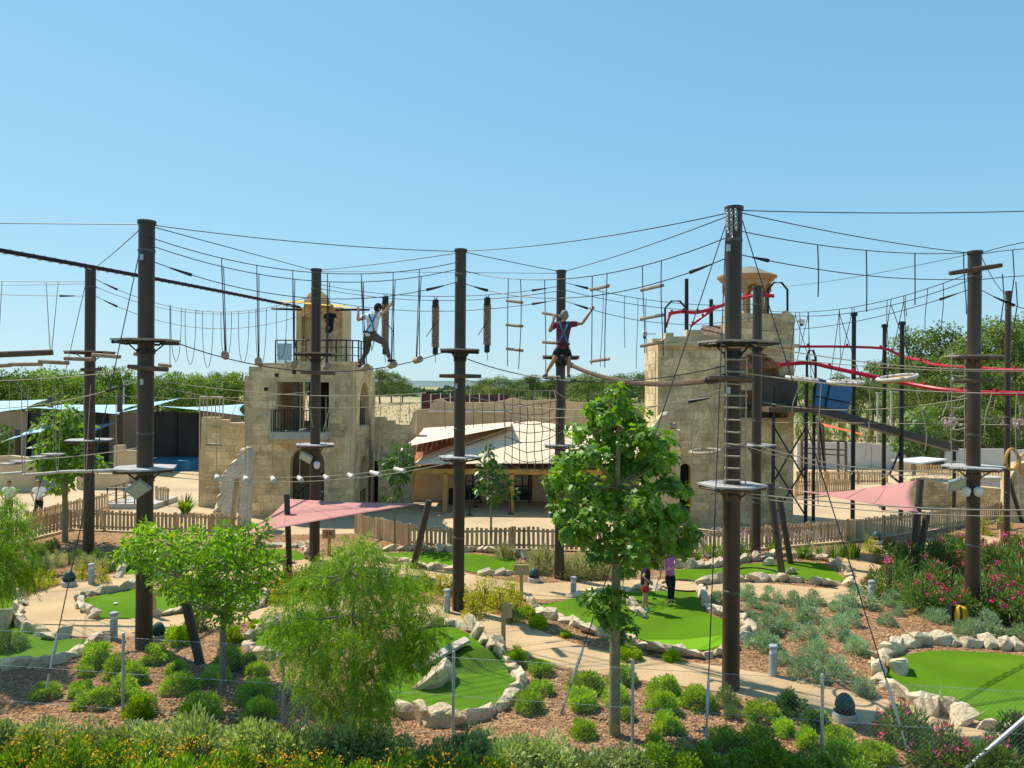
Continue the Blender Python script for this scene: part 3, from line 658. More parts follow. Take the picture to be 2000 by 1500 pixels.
# curved ruined buttress
PALEST = mat('pale_rubble', (.66, .59, .45), .95, n1=(2, .15), n2=(14, .2), bump=(12, .7, .06))
BT = thing('ruined_buttress', 'curved broken stone buttress in front of left tower', 'buttress', G(455, 1035))
db = 30.4; q = fw(db)
ob = [(q(424, 0)[0], 0), q(424, 985), q(430, 965), q(434, 930), q(445, 915), q(462, 898), q(470, 880), q(482, 874), q(486, 890), (q(486, 0)[0], 0), (q(470, 0)[0], 0), q(470, 955), q(466, 935), q(458, 935), q(455, 960), (q(455, 0)[0], 0)]
wall((0, db, 0), XU, [(u, max(0, v)) for u, v in ob], [], .7, BT, PALEST, 'buttress_core')
for (x, y, s) in ((428, 985, .6), (427, 1000, .65), (432, 965, .55), (438, 930, .6), (444, 920, .55), (452, 910, .6), (460, 900, .55), (466, 890, .55), (474, 880, .5), (427, 1018, .55), (433, 947, .55), (480, 876, .45)):
    p = W(x + 4, y + 2, db + .3); rock('stone', p, (s * .75, .85, s * .62), BT, 0, .15)
# lower walls to the right of the tower
RW = thing('ruined_wall', 'ruined stepped sandstone wall with two arches right of left tower', 'wall', (W(770, 0, 37).x, 37, 0))
dr = 36.4; r_ = fw(dr)
orr = [(r_(731, 0)[0], 0), r_(731, 815), r_(752, 815), r_(752, 822), r_(770, 822), r_(770, 829), r_(800, 829), r_(806, 812), r_(812, 806), (r_(812, 0)[0], 0)]
wall((0, dr, 0), XU, orr, [arch2(r_(734, 0)[0], r_(745, 0)[0], .05, r_(0, 895)[1]), ], .5, RW, SANDW, 'wall_core', (.6, .33), SAND, 14)
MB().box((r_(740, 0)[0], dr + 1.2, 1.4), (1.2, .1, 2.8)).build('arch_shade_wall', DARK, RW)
BW = thing('plaster_wall', 'long beige plaster wall with stepped top behind the awnings', 'wall', (W(970, 0, 41).x, 41, 0))
e = fw(41.0)
ob = [(e(806, 0)[0], 0), e(806, 806), e(815, 800), e(838, 799), e(842, 790), e(850, 780), e(862, 778), e(872, 785), e(890, 786), e(960, 786), e(980, 783), e(1000, 777), e(1030, 783), e(1090, 780), e(1130, 786), e(1290, 790), (e(1290, 0)[0], 0)]
wall((0, 41.0, 0), XU, ob, [], .4, BW, PLAS, 'wall_core')
MB().box((e(925, 0)[0], 40.85, e(0, 797)[1]), (e(980, 0)[0] - e(815, 0)[0], .1, .06)).build('coping', WHITE, BW)
# ------------------------------------------------------------------ veranda with sails in the middle
VR = thing('veranda', 'sandy veranda building with timber posts and dark glass doors under awnings', 'veranda', (W(960, 0, 37).x, 37, 0))
vd = 38.0; v_ = fw(vd); ztop = v_(0, 902)[1]
wall((0, vd, 0), XU, [(v_(780, 0)[0], 0), (v_(780, 0)[0], ztop), (v_(1300, 0)[0], ztop), (v_(1300, 0)[0], 0)], [rect2(v_(915, 0)[0], v_(945, 0)[0], .05, 2.2), rect2(v_(1008, 0)[0], v_(1046, 0)[0], .05, 2.2), rect2(v_(1130, 0)[0], v_(1190, 0)[0], .05, 2.2)], .25, VR, PLAS, 'rear_wall')
GLASS = mat('dark_glass', (.03, .04, .045), .08, spec=.6)
for x0, x1 in ((915, 945), (1008, 1046), (1130, 1190)):
    a, b = v_(x0, 0)[0], v_(x1, 0)[0]
    pn = MB().box(((a + b) / 2, vd + .12, 1.12), (b - a, .03, 2.15)).build('glass_door', GLASS, VR)
    fm = MB()
    for u in (a, (a + b) / 2, b): fm.box((u, vd + .06, 1.12), (.06, .08, 2.15))
    for z in (.08, .75, 2.18): fm.box(((a + b) / 2, vd + .055, z), (b - a, .07, .06))
    fm.build('door_frame', DSTEEL, pn)
YW = mat('golden_timber', (.46, .27, .08), .8, n1=(5, .2), stretch=(1, 1, .2))
for x in (870, 1000, 1085, 1180):
    p = W(x, 900, 34.6); MB().box((p.x, 34.6, ztop / 2), (.2, .2, ztop)).build('post', YW, VR)
a, b = W(800, 900, 34.5).x, W(1290, 900, 34.5).x
MB().box(((a + b) / 2, 34.6, ztop + .08), (b - a, .2, .24)).build('eave_beam', YW, VR)
for i in range(14): MB().box((a + (b - a) * (i + .5) / 14, 36.3, ztop + .1), (.1, 3.4, .14)).build('rafter', YW, VR)
MB().box(((a + b) / 2, 36.35, ztop + .22), (b - a, 3.6, .06)).build('roof_board', WOOD_D, VR)
# tiled roof patch seen between the sails: one tile per piece
t0 = W(812, 893, 35.0); nrow, ncol = 7, 17
TLM = None
for i in range(nrow):
    for j in range(ncol):
        x = t0.x + j * .235 + (i % 2) * .02; y = 34.9 + i * .34; z = ztop + .34 + i * .165
        o = unit_box('roof_tile', TILE, (x, y, z), (.2, .42, .05), Matrix.Rotation(R(26), 3, 'X'), VR)
SAIL = mat('cream_canvas', (.76, .61, .44), .85, n1=(.6, .05), n2=(60, .05))
PINK = mat('pink_canvas', (.47, .215, .19), .85, n1=(.6, .05), n2=(60, .06))
BLUE = mat('pale_blue_canvas', (.36, .56, .66), .85, n1=(.5, .05), n2=(60, .05))
YEL = mat('yellow_canvas', (.70, .43, .06), .8, n1=(.6, .05), n2=(60, .05))
ORNG = mat('orange_canvas', (.75, .17, .03), .8, n1=(.6, .05))
def sail(name, corners, m, parent=None, sag=.25, n=14, dip=.0):
    """a tensioned membrane over 3 or 4 corner points; edges curve inwards, thickness 6 mm"""
    c = [Vector(p) for p in corners]
    quad = len(c) == 4; cen = sum(c, Vector()) / len(c); P = []; idx = {}
    for i in range(n + 1):
        for j in range(n + 1):
            u, v = i / n, j / n
            if quad: p = c[0] * (1 - u) * (1 - v) + c[1] * u * (1 - v) + c[2] * u * v + c[3] * (1 - u) * v
            else:
                p = c[0] * (1 - u) + (c[1] * (1 - v) + c[2] * v) * u
            if quad: e = max(4 * u * (1 - u) * (abs(2 * v - 1) ** 2), 4 * v * (1 - v) * (abs(2 * u - 1) ** 2))
            else:
                w0, w1, w2 = 1 - u, u * (1 - v), u * v
                e = 4 * max(w0 * w1 * (1 - w2) ** 3, w0 * w2 * (1 - w1) ** 3, w1 * w2 * (1 - w0) ** 3)
            p = p + (cen - p) * (sag * e)
            if quad: p.z -= dip * 16 * u * (1 - u) * v * (1 - v)
            else: p.z -= dip * 27 * (1 - u) * u * u * v * (1 - v)
            idx[(i, j)] = len(P); P.append(p)
    fs = [(idx[(i, j)], idx[(i + 1, j)], idx[(i + 1, j + 1)], idx[(i, j + 1)]) for i in range(n) for j in range(n)]
    b = MB(); b.add(P, fs); me = bpy.data.meshes.new(name); me.from_pydata(b.v, [], b.f)
    bm = bmesh.new(); bm.from_mesh(me); bmesh.ops.remove_doubles(bm, verts=bm.verts, dist=.001); bmesh.ops.recalc_face_normals(bm, faces=bm.faces)
    ex = bmesh.ops.extrude_face_region(bm, geom=list(bm.faces)); bmesh.ops.translate(bm, verts=[g_ for g_ in ex['geom'] if isinstance(g_, bmesh.types.BMVert)], vec=(0, 0, -.008))
    bmesh.ops.recalc_face_normals(bm, faces=bm.faces); bm.to_mesh(me); bm.free()
    me.polygons.foreach_set('use_smooth', [True] * len(me.polygons)); me.materials.append(m)
    o = bpy.data.objects.new(name, me); col.objects.link(o)
    if parent: child(o, parent)
    else:      # stitched seams and the steel rings at the corners
        for k in (n // 4, n // 2, 3 * n // 4): child(MB().tube([P[idx[(i, k)]] + Vector((0, 0, .006)) for i in range(1 if not quad else 0, n + 1)], .009, 4).build('seam', m), o)
        for q in c: child(MB().lathe([(.03, -.02), (.06, -.012), (.06, .012), (.03, .02)], q, 8).build('corner_ring', GALV), o)
    return o
tag(sail('shade_sail', [W(785, 874, 33.8), W(828, 836, 38.5), W(1012, 823, 40.0), W(1000, 832, 36)], SAIL, None, .05), 'cream shade sail stretched left of the peaked awning', 'shade sail')
PK = thing('peaked_awning', 'cream peaked canvas awning over the veranda', 'awning', (W(1030, 905, 34.5).x, 35, 0))
ap = W(1036, 822, 37.5); c0 = W(806, 907, 34.2); c1 = W(1235, 905, 34.0); c2 = W(1275, 850, 39.5); c3 = W(875, 850, 39.5)
for tri in ([c0, c1, ap], [c1, c2, ap], [c2, c3, ap], [c3, c0, ap]): sail('canvas_panel', tri, SAIL, PK, .03)
MB().tube([(ap.x, ap.y, 0), ap], .07, 8).build('mast', STEEL, PK, True)
# black queue stanchions
for i, (x, y) in enumerate(((917, 1006), (929, 990), (938, 982), (997, 1004))):
    p = G(x, y); b = MB(); b.lathe([(.16, 0), (.16, .02), (.03, .04), (.025, .9), (.035, .92), (.035, .96), (.01, .97)], p, 10)
    tag(b.build('queue_post', DSTEEL, None, True), ORD(i) + ' black queue post from the left on the veranda paving', 'queue post', 'queue posts')
pbox(876, 885, 955, 985, 36.5, .4, 'litter_bin', DARK, None)
tag(bpy.data.objects['litter_bin'], 'dark litter bin beside the golden veranda post', 'bin')
# ------------------------------------------------------------------ right tower
d1 = 32.2; f1 = fw(d1)
RT = thing('stone_tower', 'tall square sandstone tower with columned belvedere on the right', 'tower', (W(1425, 0, d1).x, d1, 0))
X0, X1 = f1(1290, 0)[0], f1(1556, 0)[0]; zc = f1(0, 660)[1]; zt = f1(0, 612)[1]
outer = [(X0, 0), (X0, zc), f1(1300, 660), f1(1300, 650), f1(1316, 650), f1(1316, 657), f1(1340, 657), f1(1342, 644), f1(1372, 644), f1(1374, 654), f1(1432, 654), f1(1434, 612), f1(1533, 612), f1(1536, 606), (X1, f1(0, 606)[1]), (X1, 0)]
HA = arch2(f1(1438, 0)[0], f1(1528, 0)[0], f1(0, 738)[1], f1(0, 678)[1])
HR = rect2(f1(1440, 0)[0], f1(1545, 0)[0], f1(0, 806)[1], f1(0, 752)[1])
HD = arch2(f1(1334, 0)[0], f1(1356, 0)[0], .4, f1(0, 896)[1])
wall((0, d1, 0), XU, outer, [HA, HR, HD], .45, RT, SANDW, 'front_wall', (.62, .33), SAND, 21)
YB1 = d1 + 3.0
wall((X0, 0, 0), Vector((0, -1, 0)), [(-d1 - .46, 0), (-d1 - .46, zc), (-d1 - 1.2, zc), (-d1 - 1.2, zc + .25), (-d1 - 2.0, zc + .25), (-d1 - 2.0, zc - .1), (-d1 - 2.5, zc + .1), (-YB1, zc + .1), (-YB1, 0)][::-1], [], .4, RT, SANDW, 'side_wall', (.62, .33), SAND, 22)
wall((X1, 0, 0), Vector((0, 1, 0)), [(d1 + .46, 0), (d1 + .46, f1(0, 606)[1]), (YB1, f1(0, 606)[1]), (YB1, 0)], [], .4, RT, SANDW, 'side_wall', (.62, .33), SAND, 23)
wall((0, YB1, 0), Vector((-1, 0, 0)), [(-X1 + .4, 0), (-X1 + .4, zc), (-X0 - .4, zc), (-X0 - .4, 0)], [], .4, RT, SANDW, 'rear_wall')
MB().box(((X0 + X1) / 2, (d1 + YB1) / 2, zc - .3), (X1 - X0 - .9, YB1 - d1 - .9, .25)).build('roof_slab', PLAS, RT)
MB().box((f1(1486, 0)[0], d1 + 1.3, f1(0, 745)[1]), (2.6, .1, 4.5)).build('inner_wall', PLAS, RT)
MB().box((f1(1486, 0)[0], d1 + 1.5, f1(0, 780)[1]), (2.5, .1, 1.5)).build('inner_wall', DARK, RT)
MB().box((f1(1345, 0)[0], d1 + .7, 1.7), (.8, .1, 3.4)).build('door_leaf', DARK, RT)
# cornice bands
cz = f1(0, 661)[1]; MB().box(((X0 + f1(1434, 0)[0]) / 2, d1 - .06, cz - .08), (f1(1434, 0)[0] - X0 + .1, .2, .14)).build('cornice', SANDW, RT)
MB().box((X1 - (X1 - f1(1434, 0)[0]) / 2 + .08, d1 - .062, cz - .09), (X1 - f1(1434, 0)[0] + .2, .22, .15)).build('cornice', SANDW, RT)
# tiled awning inside the arch
for j in range(9):
    unit_box('roof_tile', TILE, (f1(1442, 0)[0] + .12 + j * .21, d1 - .2, f1(0, 700)[1] - .06), (.18, .55, .06), Matrix.Rotation(R(28), 3, 'X'), RT)
# brown tiled roof behind the parapet
for i in range(6):
    for j in range(9 - i // 2):
        unit_box('roof_tile', TILEB, (f1(1372, 0)[0] + .12 * i + j * .21 + .15, d1 + .7 + i * .3, f1(0, 655)[1] + .05 + i * .14), (.17, .36, .06), Matrix.Rotation(R(25), 3, 'X'), RT)
# belvedere: ring of columns with arches, cornice and low roof
bc = Vector((W(1458, 600, d1 + 1.65).x, d1 + 1.65, 0)); br = .98; zb = f1(0, 625)[1] - .1; zcap = W(1458, 567, d1 + 1.65).z; ztp = 0
BV = thing('belvedere', 'small round columned belvedere with flat cornice roof on right tower', 'belvedere', (bc.x, bc.y, zb))
MB().lathe([(br + .15, zb - 1.0), (br + .15, zb + .55), (br, zb + .6)], bc, 20).build('base_drum', SANDW, BV)
OCH = mat('ochre_stone', (.47, .30, .15), .9, n1=(3, .15), bump=(25, .3, .02))
for i in range(8):
    t = 2 * math.pi * (i + .5) / 8; c = bc + Vector((br * .9 * math.cos(t), br * .9 * math.sin(t), 0))
    MB().lathe([(.17, zb + .5), (.17, zb + .62), (.12, zb + .68), (.105, zcap - .25), (.15, zcap - .18), (.17, zcap - .05)], c, 10).build('column', OCH, BV, True)
ar = MB(); seg = 64
for i in range(seg):
    t0_, t1_ = 2 * math.pi * i / seg, 2 * math.pi * (i + 1) / seg
    def lo(t):
        k = ((t / (2 * math.pi) * 8 - .5) % 1.0); return zcap - .12 + .0 + .34 * math.sin(math.pi * k) if .08 < k < .92 else zcap - .12
    hh = zcap + .36; P = []
    for rr_ in (br - .12, br + .1):
        for t in (t0_, t1_): P += [(bc.x + rr_ * math.cos(t), bc.y + rr_ * math.sin(t), lo(t)), (bc.x + rr_ * math.cos(t), bc.y + rr_ * math.sin(t), hh)]
    ar.add(P, [(0, 1, 3, 2), (4, 6, 7, 5), (0, 2, 6, 4), (1, 5, 7, 3)])
ar.build('arcade', OCH, BV)
zz = zcap + .36
MB().lathe([(br + .1, zz), (br + .22, zz + .06), (br + .26, zz + .14), (br + .34, zz + .18), (br + .36, zz + .26), (br + .2, zz + .3)], bc, 24).build('cornice', OCH, BV, True)
MB().lathe([(br + .3, zz + .27), (br * .8, zz + .5), (br * .4, zz + .68), (.05, zz + .74)], bc, 20).build('roof', mat('grey_roof', (.24, .22, .18), .9, n1=(8, .3), bump=(14, .6, .05)), BV)
# cameras on the tower
for lab, x, y in (('white round security camera on the right tower corner', 1566, 628), ('small white camera low on the right tower left edge', 1259, 653)):
    p = W(x, y, d1 - .2); CM = thing('security_camera', lab, 'camera', p)
    MB().lathe([(.02, -.14), (.1, -.1), (.13, 0), (.12, .1), (.05, .14)], p, 12).build('housing', WHITE, CM, True)
    MB().lathe([(.02, -.2), (.07, -.17), (.08, -.1)], p, 10).build('lens', DARK, CM, True)
    MB().box(p + Vector((-.25 if x > 1400 else .3, .05, .02)), (.4, .05, .05)).build('arm', WHITE, CM)
# low stepped ruin with pale cap stones left of the right tower
SR = thing('ruined_wall', 'broken wall with pale cap stones between maple and right tower', 'wall', (W(1300, 0, 30.5).x, 30.5, 0))
s_ = fw(31.0)
wall((0, 31.0, 0), XU, [(s_(1255, 0)[0], 0), s_(1255, 858), s_(1272, 840), s_(1290, 812), s_(1306, 812), s_(1310, 838), s_(1326, 842), s_(1330, 880), (s_(1332, 0)[0], 0)], [], .5, SR, SANDW, 'wall_core', (.5, .3), SAND, 31)
for x, y in ((1298, 812), (1312, 832), (1321, 845), (1326, 872), (1285, 825)): rock('stone', W(x, y, 31.2), (.42, .5, .34), SR)
# ------------------------------------------------------------------ picket fences
def fence(label, px, hgt, step=.165, w=.118, closed_until=0, cat='picket fence'):
    pts = [G(*p) for p in px]; t = thing('picket_fence', label, cat, pts[0].copy(), 'picket fences')
    k = 0
    for i in range(len(pts) - 1):
        a, b = pts[i], pts[i + 1]; d = b - a; L = d.length; u = d.normalized(); ang = math.atan2(u.y, u.x); rot = Matrix.Rotation(ang, 3, 'Z'); nrm = Vector((u.y, -u.x, 0))
        if nrm.y > 0: nrm = -nrm
        for z in (.16, hgt - .10): unit_box('rail', PICKET, (a + b) / 2 - nrm * .03 + Vector((0, 0, z)), (L, .035, .075), rot, t)
        npost = max(1, round(L / 1.9))
        for j in range(npost): unit_box('post', PICKET, a + d * (j / npost) - nrm * .09 + Vector((0, 0, hgt / 2 + .02)), (.1, .08, hgt + .06), rot, t)
        n = int(L / step)
        for j in range(n):
            p = a + u * ((j + .5) * L / n); h = hgt * rng.uniform(.94, 1.05); ww = (.15 if i < closed_until else w) * rng.uniform(.85, 1.08)
            unit_box('picket', PICKET, p + Vector((0, 0, h / 2 + .04)), (ww, .022, h), rot @ Matrix.Rotation(rng.uniform(-.025, .025), 3, 'Y'), t)
    return t
fence('picket fence running back to the ramp at far left', [(58, 1040), (130, 1018), (212, 998)], .82)
fence('picket fence in front of the paving left of tower', [(20, 1062), (135, 1034), (268, 1039), (412, 1044), (470, 1047)], .78)
fence('long curved picket fence behind the greens from tower to right', [(692, 1042), (797, 1067), (880, 1076), (1000, 1073), (1140, 1076), (1375, 1080), (1500, 1070), (1660, 1056), (1795, 1039), (1960, 1015), (2060, 1000)], .78, closed_until=1)
fence('upper of two far picket fences behind the steel frame', [(1558, 946), (1735, 944)], .75)
fence('lower of two far picket fences behind the steel frame', [(1556, 972), (1668, 963)], .72)
fence('far picket fence behind the right pole', [(1750, 922), (1965, 940)], .7)
fence('short picket fence by the frangipani bush near left tower', [(302, 985), (330, 988)], .85)
# ------------------------------------------------------------------ left background: sail hall
SH = thing('sail_hall', 'dark mesh walled hall under pale blue sails at left', 'hall', (W(200, 0, 53).x, 53, 0))
MESHW = mat('dark_mesh_panel', (.045, .05, .05), .8, n1=(.3, .35)); BEIGE = mat('beige_panel', (.30, .26, .21), .9, n1=(.3, .2))
for i, (x0, x1) in enumerate(((-90, 60), (62, 130), (132, 215), (217, 300), (302, 350), (352, 395), (397, 475))):
    p0 = W(x0, 0, 53).x; p1 = W(x1, 0, 53).x; zt_ = W(x0, 803 + (i % 2) * 3, 53).z
    MB().box(((p0 + p1) / 2, 53 + .05 * (i % 2), zt_ / 2), (p1 - p0, .08, zt_)).build('mesh_panel', MESHW if i % 3 else BEIGE, SH)
    MB().box((p0 - .02, 52.9, zt_ / 2), (.12, .14, zt_ + .2)).build('post', DSTEEL, SH)
BM_ = mat('blue_mat', (.03, .16, .30), .7, n1=(1, .2))
p0 = W(300, 0, 51).x; p1 = W(395, 0, 51).x; MB().box(((p0 + p1) / 2, 51, .35), (p1 - p0, 2.6, .7)).build('blue_mat', BM_, SH)
for lab, cs in (('pale blue shade sail at the left edge of photo', [W(-40, 812, 46), W(-40, 783, 58), W(95, 780, 58), W(50, 798, 46)]),
                ('wide pale blue shade sail behind the far left pole', [W(55, 796, 48), W(120, 790, 58), W(275, 790, 56), W(232, 809, 46)]),
                ('pale blue shade sail right of the front left pole', [W(232, 806, 48), W(300, 785, 58), W(352, 778, 58), W(290, 796, 48)]),
                ('pale blue shade sail next to the ruined left wall', [W(300, 792, 52), W(360, 796, 58), W(478, 789, 54), W(478, 812, 46), ]),
                ('low pale blue sail behind the small left tree', [W(5, 862, 42), W(85, 826, 50), W(160, 838, 52), W(60, 845, 40)]),
                ('small low blue sail between the two left poles', [W(165, 850, 46), W(232, 824, 50), W(170, 830, 50)])):
    tag(sail('shade_sail', cs, BLUE, None, .12), lab, 'shade sail', 'pale blue sails')
for i, (x, y0, d) in enumerate(((98, 775, 50), (234, 770, 48), (34, 838, 44), (160, 800, 52))):
    p = W(x, y0, d); tag(MB().lathe([(.17, 0), (.17, p.z - .05), (.19, p.z - .04), (.19, p.z)], (p.x, p.y, 0), 10).build('sail_mast', STEEL, None, True), ('brown mast rising above the small left tree', 'brown mast between the two left poles', 'short brown mast of the low left sail', 'brown mast hidden behind the far left pole')[i], 'mast', 'masts of the blue sails')
# beige low walls, ramp and rails at left
LR = thing('concrete_ramp', 'pale concrete ramp platform with black handrail left of tower', 'ramp', G(240, 985))
a = G(215, 992); b = G(330, 985)
MB().box(((a.x + b.x) / 2, a.y + .9, .12), (b.x - a.x, 2.4, .24)).build('deck', CONC, LR)
railing((a.x, a.y - .25, .2), (a.x + 1.3, a.y - .25, .2), .8, LR, 3, 1); railing((a.x, a.y - .25, .2), (a.x, a.y + 2.0, .2), .8, LR, 3, 1)
for lab, px, d, h in (('stepped beige garden wall behind the front left pole', [(222, 905), (222, 870), (240, 869), (240, 880), (270, 880), (270, 905)], 44, 0),
                   ('low beige wall with curved top at the far left', [(-40, 905), (-40, 893), (20, 890), (64, 895), (64, 930)], 40, 0),
                   ('beige wall of the ramp behind the small left tree', [(150, 960), (150, 915), (165, 918), (165, 925), (245, 925), (245, 955)], 41, 0)):
    q_ = fw(d); t = thing('garden_wall', lab, 'wall', (q_(px[0][0], 0)[0], d, 0)); us = [q_(*p) for p in px]
    o_ = [(us[0][0], 0)] + us[1:-1] + [(us[-1][0], 0)]
    wall((0, d, 0), XU, o_, [], .35, t, PLAS, 'wall_core')
# ------------------------------------------------------------------ right background
WW = thing('garden_wall', 'long plain white wall behind the play structure at right', 'wall', (W(1780, 0, 54).x, 54, 0)); q_ = fw(54.0)
WWM = mat('off_white_wall', (.58, .55, .50), .9, n1=(.3, .12), n2=(6, .06))
for x0, x1, y in ((1556, 1700, 864), (1701, 1775, 867), (1845, 1960, 876), (1961, 2120, 878)):
    a, b = q_(x0, y), q_(x1, y); MB().box(((a[0] + b[0]) / 2, 54, a[1] / 2), (b[0] - a[0], .25, a[1])).build('wall_panel', WWM, WW)
a, b = q_(1776, 870), q_(1844, 872)
for i in range(8):
    x = a[0] + (b[0] - a[0]) * (i + .5) / 8; unit_box('gate_board', WOOD_D, (x, 54, a[1] / 2), ((b[0] - a[0]) / 8 - .03, .06, a[1]), None, WW)
# steel frame platform beside the right tower with ramp beam
SF = thing('launch_platform', 'dark steel launch platform frame with cross bracing and long sloping beam', 'steel frame', (W(1530, 0, 31).x, 31, 0))
def S(x0, y0, x1, y1, d, r, name='leg', d2=None, m=DSTEEL): return slant(W(x0, y0, d), W(x1, y1, d2 or d), r, name, m, SF)
for x, d in ((1511, 30.4), (1575, 30.4), (1590, 33.0), (1505, 33.0)):
    p = W(x, 780, d); MB().box((p.x, d, W(x, 755, d).z / 2), (.11, .11, W(x, 755, d).z)).build('leg', DSTEEL, SF)
for z0, z1 in ((865, 940), (940, 1010)):
    S(1511, z0 - 32, 1575, z1, 30.4, .035, 'brace'); S(1575, z0 - 32, 1511, z1, 30.42, .035, 'brace')
p0 = W(1500, 800, 30.3); p1 = W(1600, 803, 30.3)
MB().box(((p0.x + p1.x) / 2, 31.8, p0.z), (p1.x - p0.x, 3.2, .22)).build('deck', WOOD_D, SF)
MB().box(((p0.x + p1.x) / 2 - .1, 31.9, p0.z + .75), (p1.x - p0.x - .4, .1, 1.3)).build('side_panel', mat('brown_panel', (.10, .075, .055), .8, n1=(2, .2)), SF)
pa_, pb_ = W(1595, 800, 30.6), W(1862, 876, 36.0)
v = pb_ - pa_; rot = v.to_track_quat('X', 'Z').to_matrix()
MB().box((pa_ + pb_) / 2, (v.length, .5, .32), rot).build('ramp_beam', DSTEEL, SF)
for x, yt, d in ((1668, 612, 33.5), (1728, 635, 36), (1762, 630, 33.4), (1864, 876, 36.0)):
    tp = W(x, yt, d); MB().tube([(tp.x, d, 0), tp], .1 if x < 1800 else .08, 8).build('mast', DSTEEL, SF, True)
    MB().lathe([(.16, -.12), (.16, .03), (.05, .06)], tp, 8).build('mast_cap', DSTEEL, SF)
S(1762, 870, 1738, 925, 33.4, .05, 'brace'); S(1735, 925, 1760, 945, 33.4, .05, 'brace'); S(1600, 820, 1610, 915, 35, .05, 'brace')
# hooped gantries: three dark bent frames
def gantry(lab, x0, x1, yt, yb, d, dd=0):
    a = W(x0, yb, d); b = W(x1, yb, d); t1 = W(x0, yt + 14, d); t2 = W(x0 + (x1 - x0) * .3, yt, d); t3 = W(x0 + (x1 - x0) * .7, yt, d); t4 = W(x1, yt + 14, d)
    tag(MB().tube([a, t1, t2, t3, t4, b], .05, 6).build('gantry_frame', DSTEEL), lab, 'gantry')
gantry('bent dark gantry frame on the right tower roof', 1299, 1340, 588, 652, 33.2)
gantry('bent dark gantry frame on top of tower beside belvedere', 1500, 1538, 552, 612, 33.0)
gantry('bent dark gantry frame at the blue panel', 1576, 1593, 684, 760, 30.2)
for lab, x, yt, yb in (('tall black pole on right tower roof', 1341, 545, 660), ('short black pole on right tower roof', 1389, 585, 650)):
    p = W(x, yt, 34.5); b = W(x, yb, 34.5); tag(MB().tube([b, p, p + Vector((0, 0, .01))], [.1, .09, .09], 8).build('roof_pole', DSTEEL), lab, 'pole')
# blue panel
BP = thing('blue_panel', 'tilted blue board with dark battens hanging beside the tower', 'blue panel', W(1627, 775, 31.5))
BLP = mat('blue_board', (.012, .16, .36), .5, n1=(2, .1))
P = [W(1598, 738, 31.2), W(1666, 757, 32.2), W(1655, 812, 32.2), W(1590, 803, 31.2)]
bm_ = MB(); bm_.add(P + [p + Vector((0, .08, 0)) for p in P], [(0, 1, 2, 3), (7, 6, 5, 4), (0, 4, 5, 1), (1, 5, 6, 2), (2, 6, 7, 3), (3, 7, 4, 0)]); bm_.build('board', BLP, BP)
up_ = Vector((0, -.03, 0))
for (i, t0, j, t1) in ((0, .5, 3, .5),):
    MB().tube([P[0].lerp(P[1], .35) + up_, P[3].lerp(P[2], .3) + up_], .035, 4).build('batten', DSTEEL, BP)
    MB().tube([P[0].lerp(P[3], .55) + up_, P[1].lerp(P[2], .55) + up_], .03, 4).build('batten', DSTEEL, BP)
tag(sail('shade_sail', [W(1605, 826, 40), W(1612, 833, 38), W(1692, 852, 44), W(1685, 847, 45)], ORNG, None, .0), 'narrow bright orange sail below the sloping beam', 'shade sail')
# red coaster rails
def pipe(name, lab, pts, r, m, cat, ties=0):
    pp = smoothpoly([W(*p) for p in pts], False, 6)
    t = thing(name, lab, cat, pp[0].copy())
    MB().tube(pp, r, 8).build('rail_pipe', m, t, True)
    for i in range(2, len(pp) - 1, 5): MB().box(pp[i] + Vector((0, 0, r + .03)), (.09, .09, .1)).build('hanger', m, t)
    return t
pipe('zip_rail', 'upper red rail bending down from the right tower', [(1556, 677, 34), (1640, 677, 34), (1720, 680, 34.2), (1745, 688, 34.4), (1765, 697, 34.3), (1800, 704, 33), (1825, 712, 32), (1900, 718, 29), (2010, 724, 26), (2300, 735, 22)], .06, RED, 'red rail')
pipe('zip_rail', 'thick lower red rail sloping to the right edge', [(1522, 712, 30.5), (1580, 709, 30.6), (1620, 717, 30.4), (1680, 730, 30), (1760, 747, 29.5), (1850, 762, 28), (1930, 767, 27), (2040, 770, 26), (2320, 780, 23)], .085, RED, 'red rail')
pipe('zip_rail', 'red rail curving over the right tower to belvedere', [(1306, 613, 33.3), (1330, 609, 33.3), (1362, 610, 33.3), (1400, 600, 33.2), (1440, 585, 32.4), (1475, 577, 31.6), (1512, 578, 31.4)], .08, RED, 'red rail')
pipe('zip_rail', 'thin red rail branching off on right tower roof', [(1348, 638, 33.4), (1368, 622, 33.4), (1395, 603, 33.3)], .06, RED, 'red rail')
pipe('zip_rail', 'short red drop rail at right tower left corner', [(1301, 640, 33.4), (1306, 622, 33.4), (1311, 613, 33.35)], .05, RED, 'red rail')
# far climbing frame in the sand play yard
CF = thing('play_structure', 'brown timber climbing frame in front of the white wall', 'climbing frame', W(1620, 915, 50))
for x, x2, yb in ((1597, 1603, 922), (1606, 1612, 922), (1637, 1637, 915), (1652, 1652, 915), (1566, 1566, 912)):
    MB().tube([W(x, 820 if x < 1620 and x > 1590 else 862, 48), (W(x2, yb, 48).x, 48, 0)], .09, 7).build('post', WOOD_D, CF, True)
for y in (858, 875, 885): MB().tube([W(1566, y, 48), W(1652, y + 4, 48)], .05, 6).build('rail', WOOD_D, CF, True)
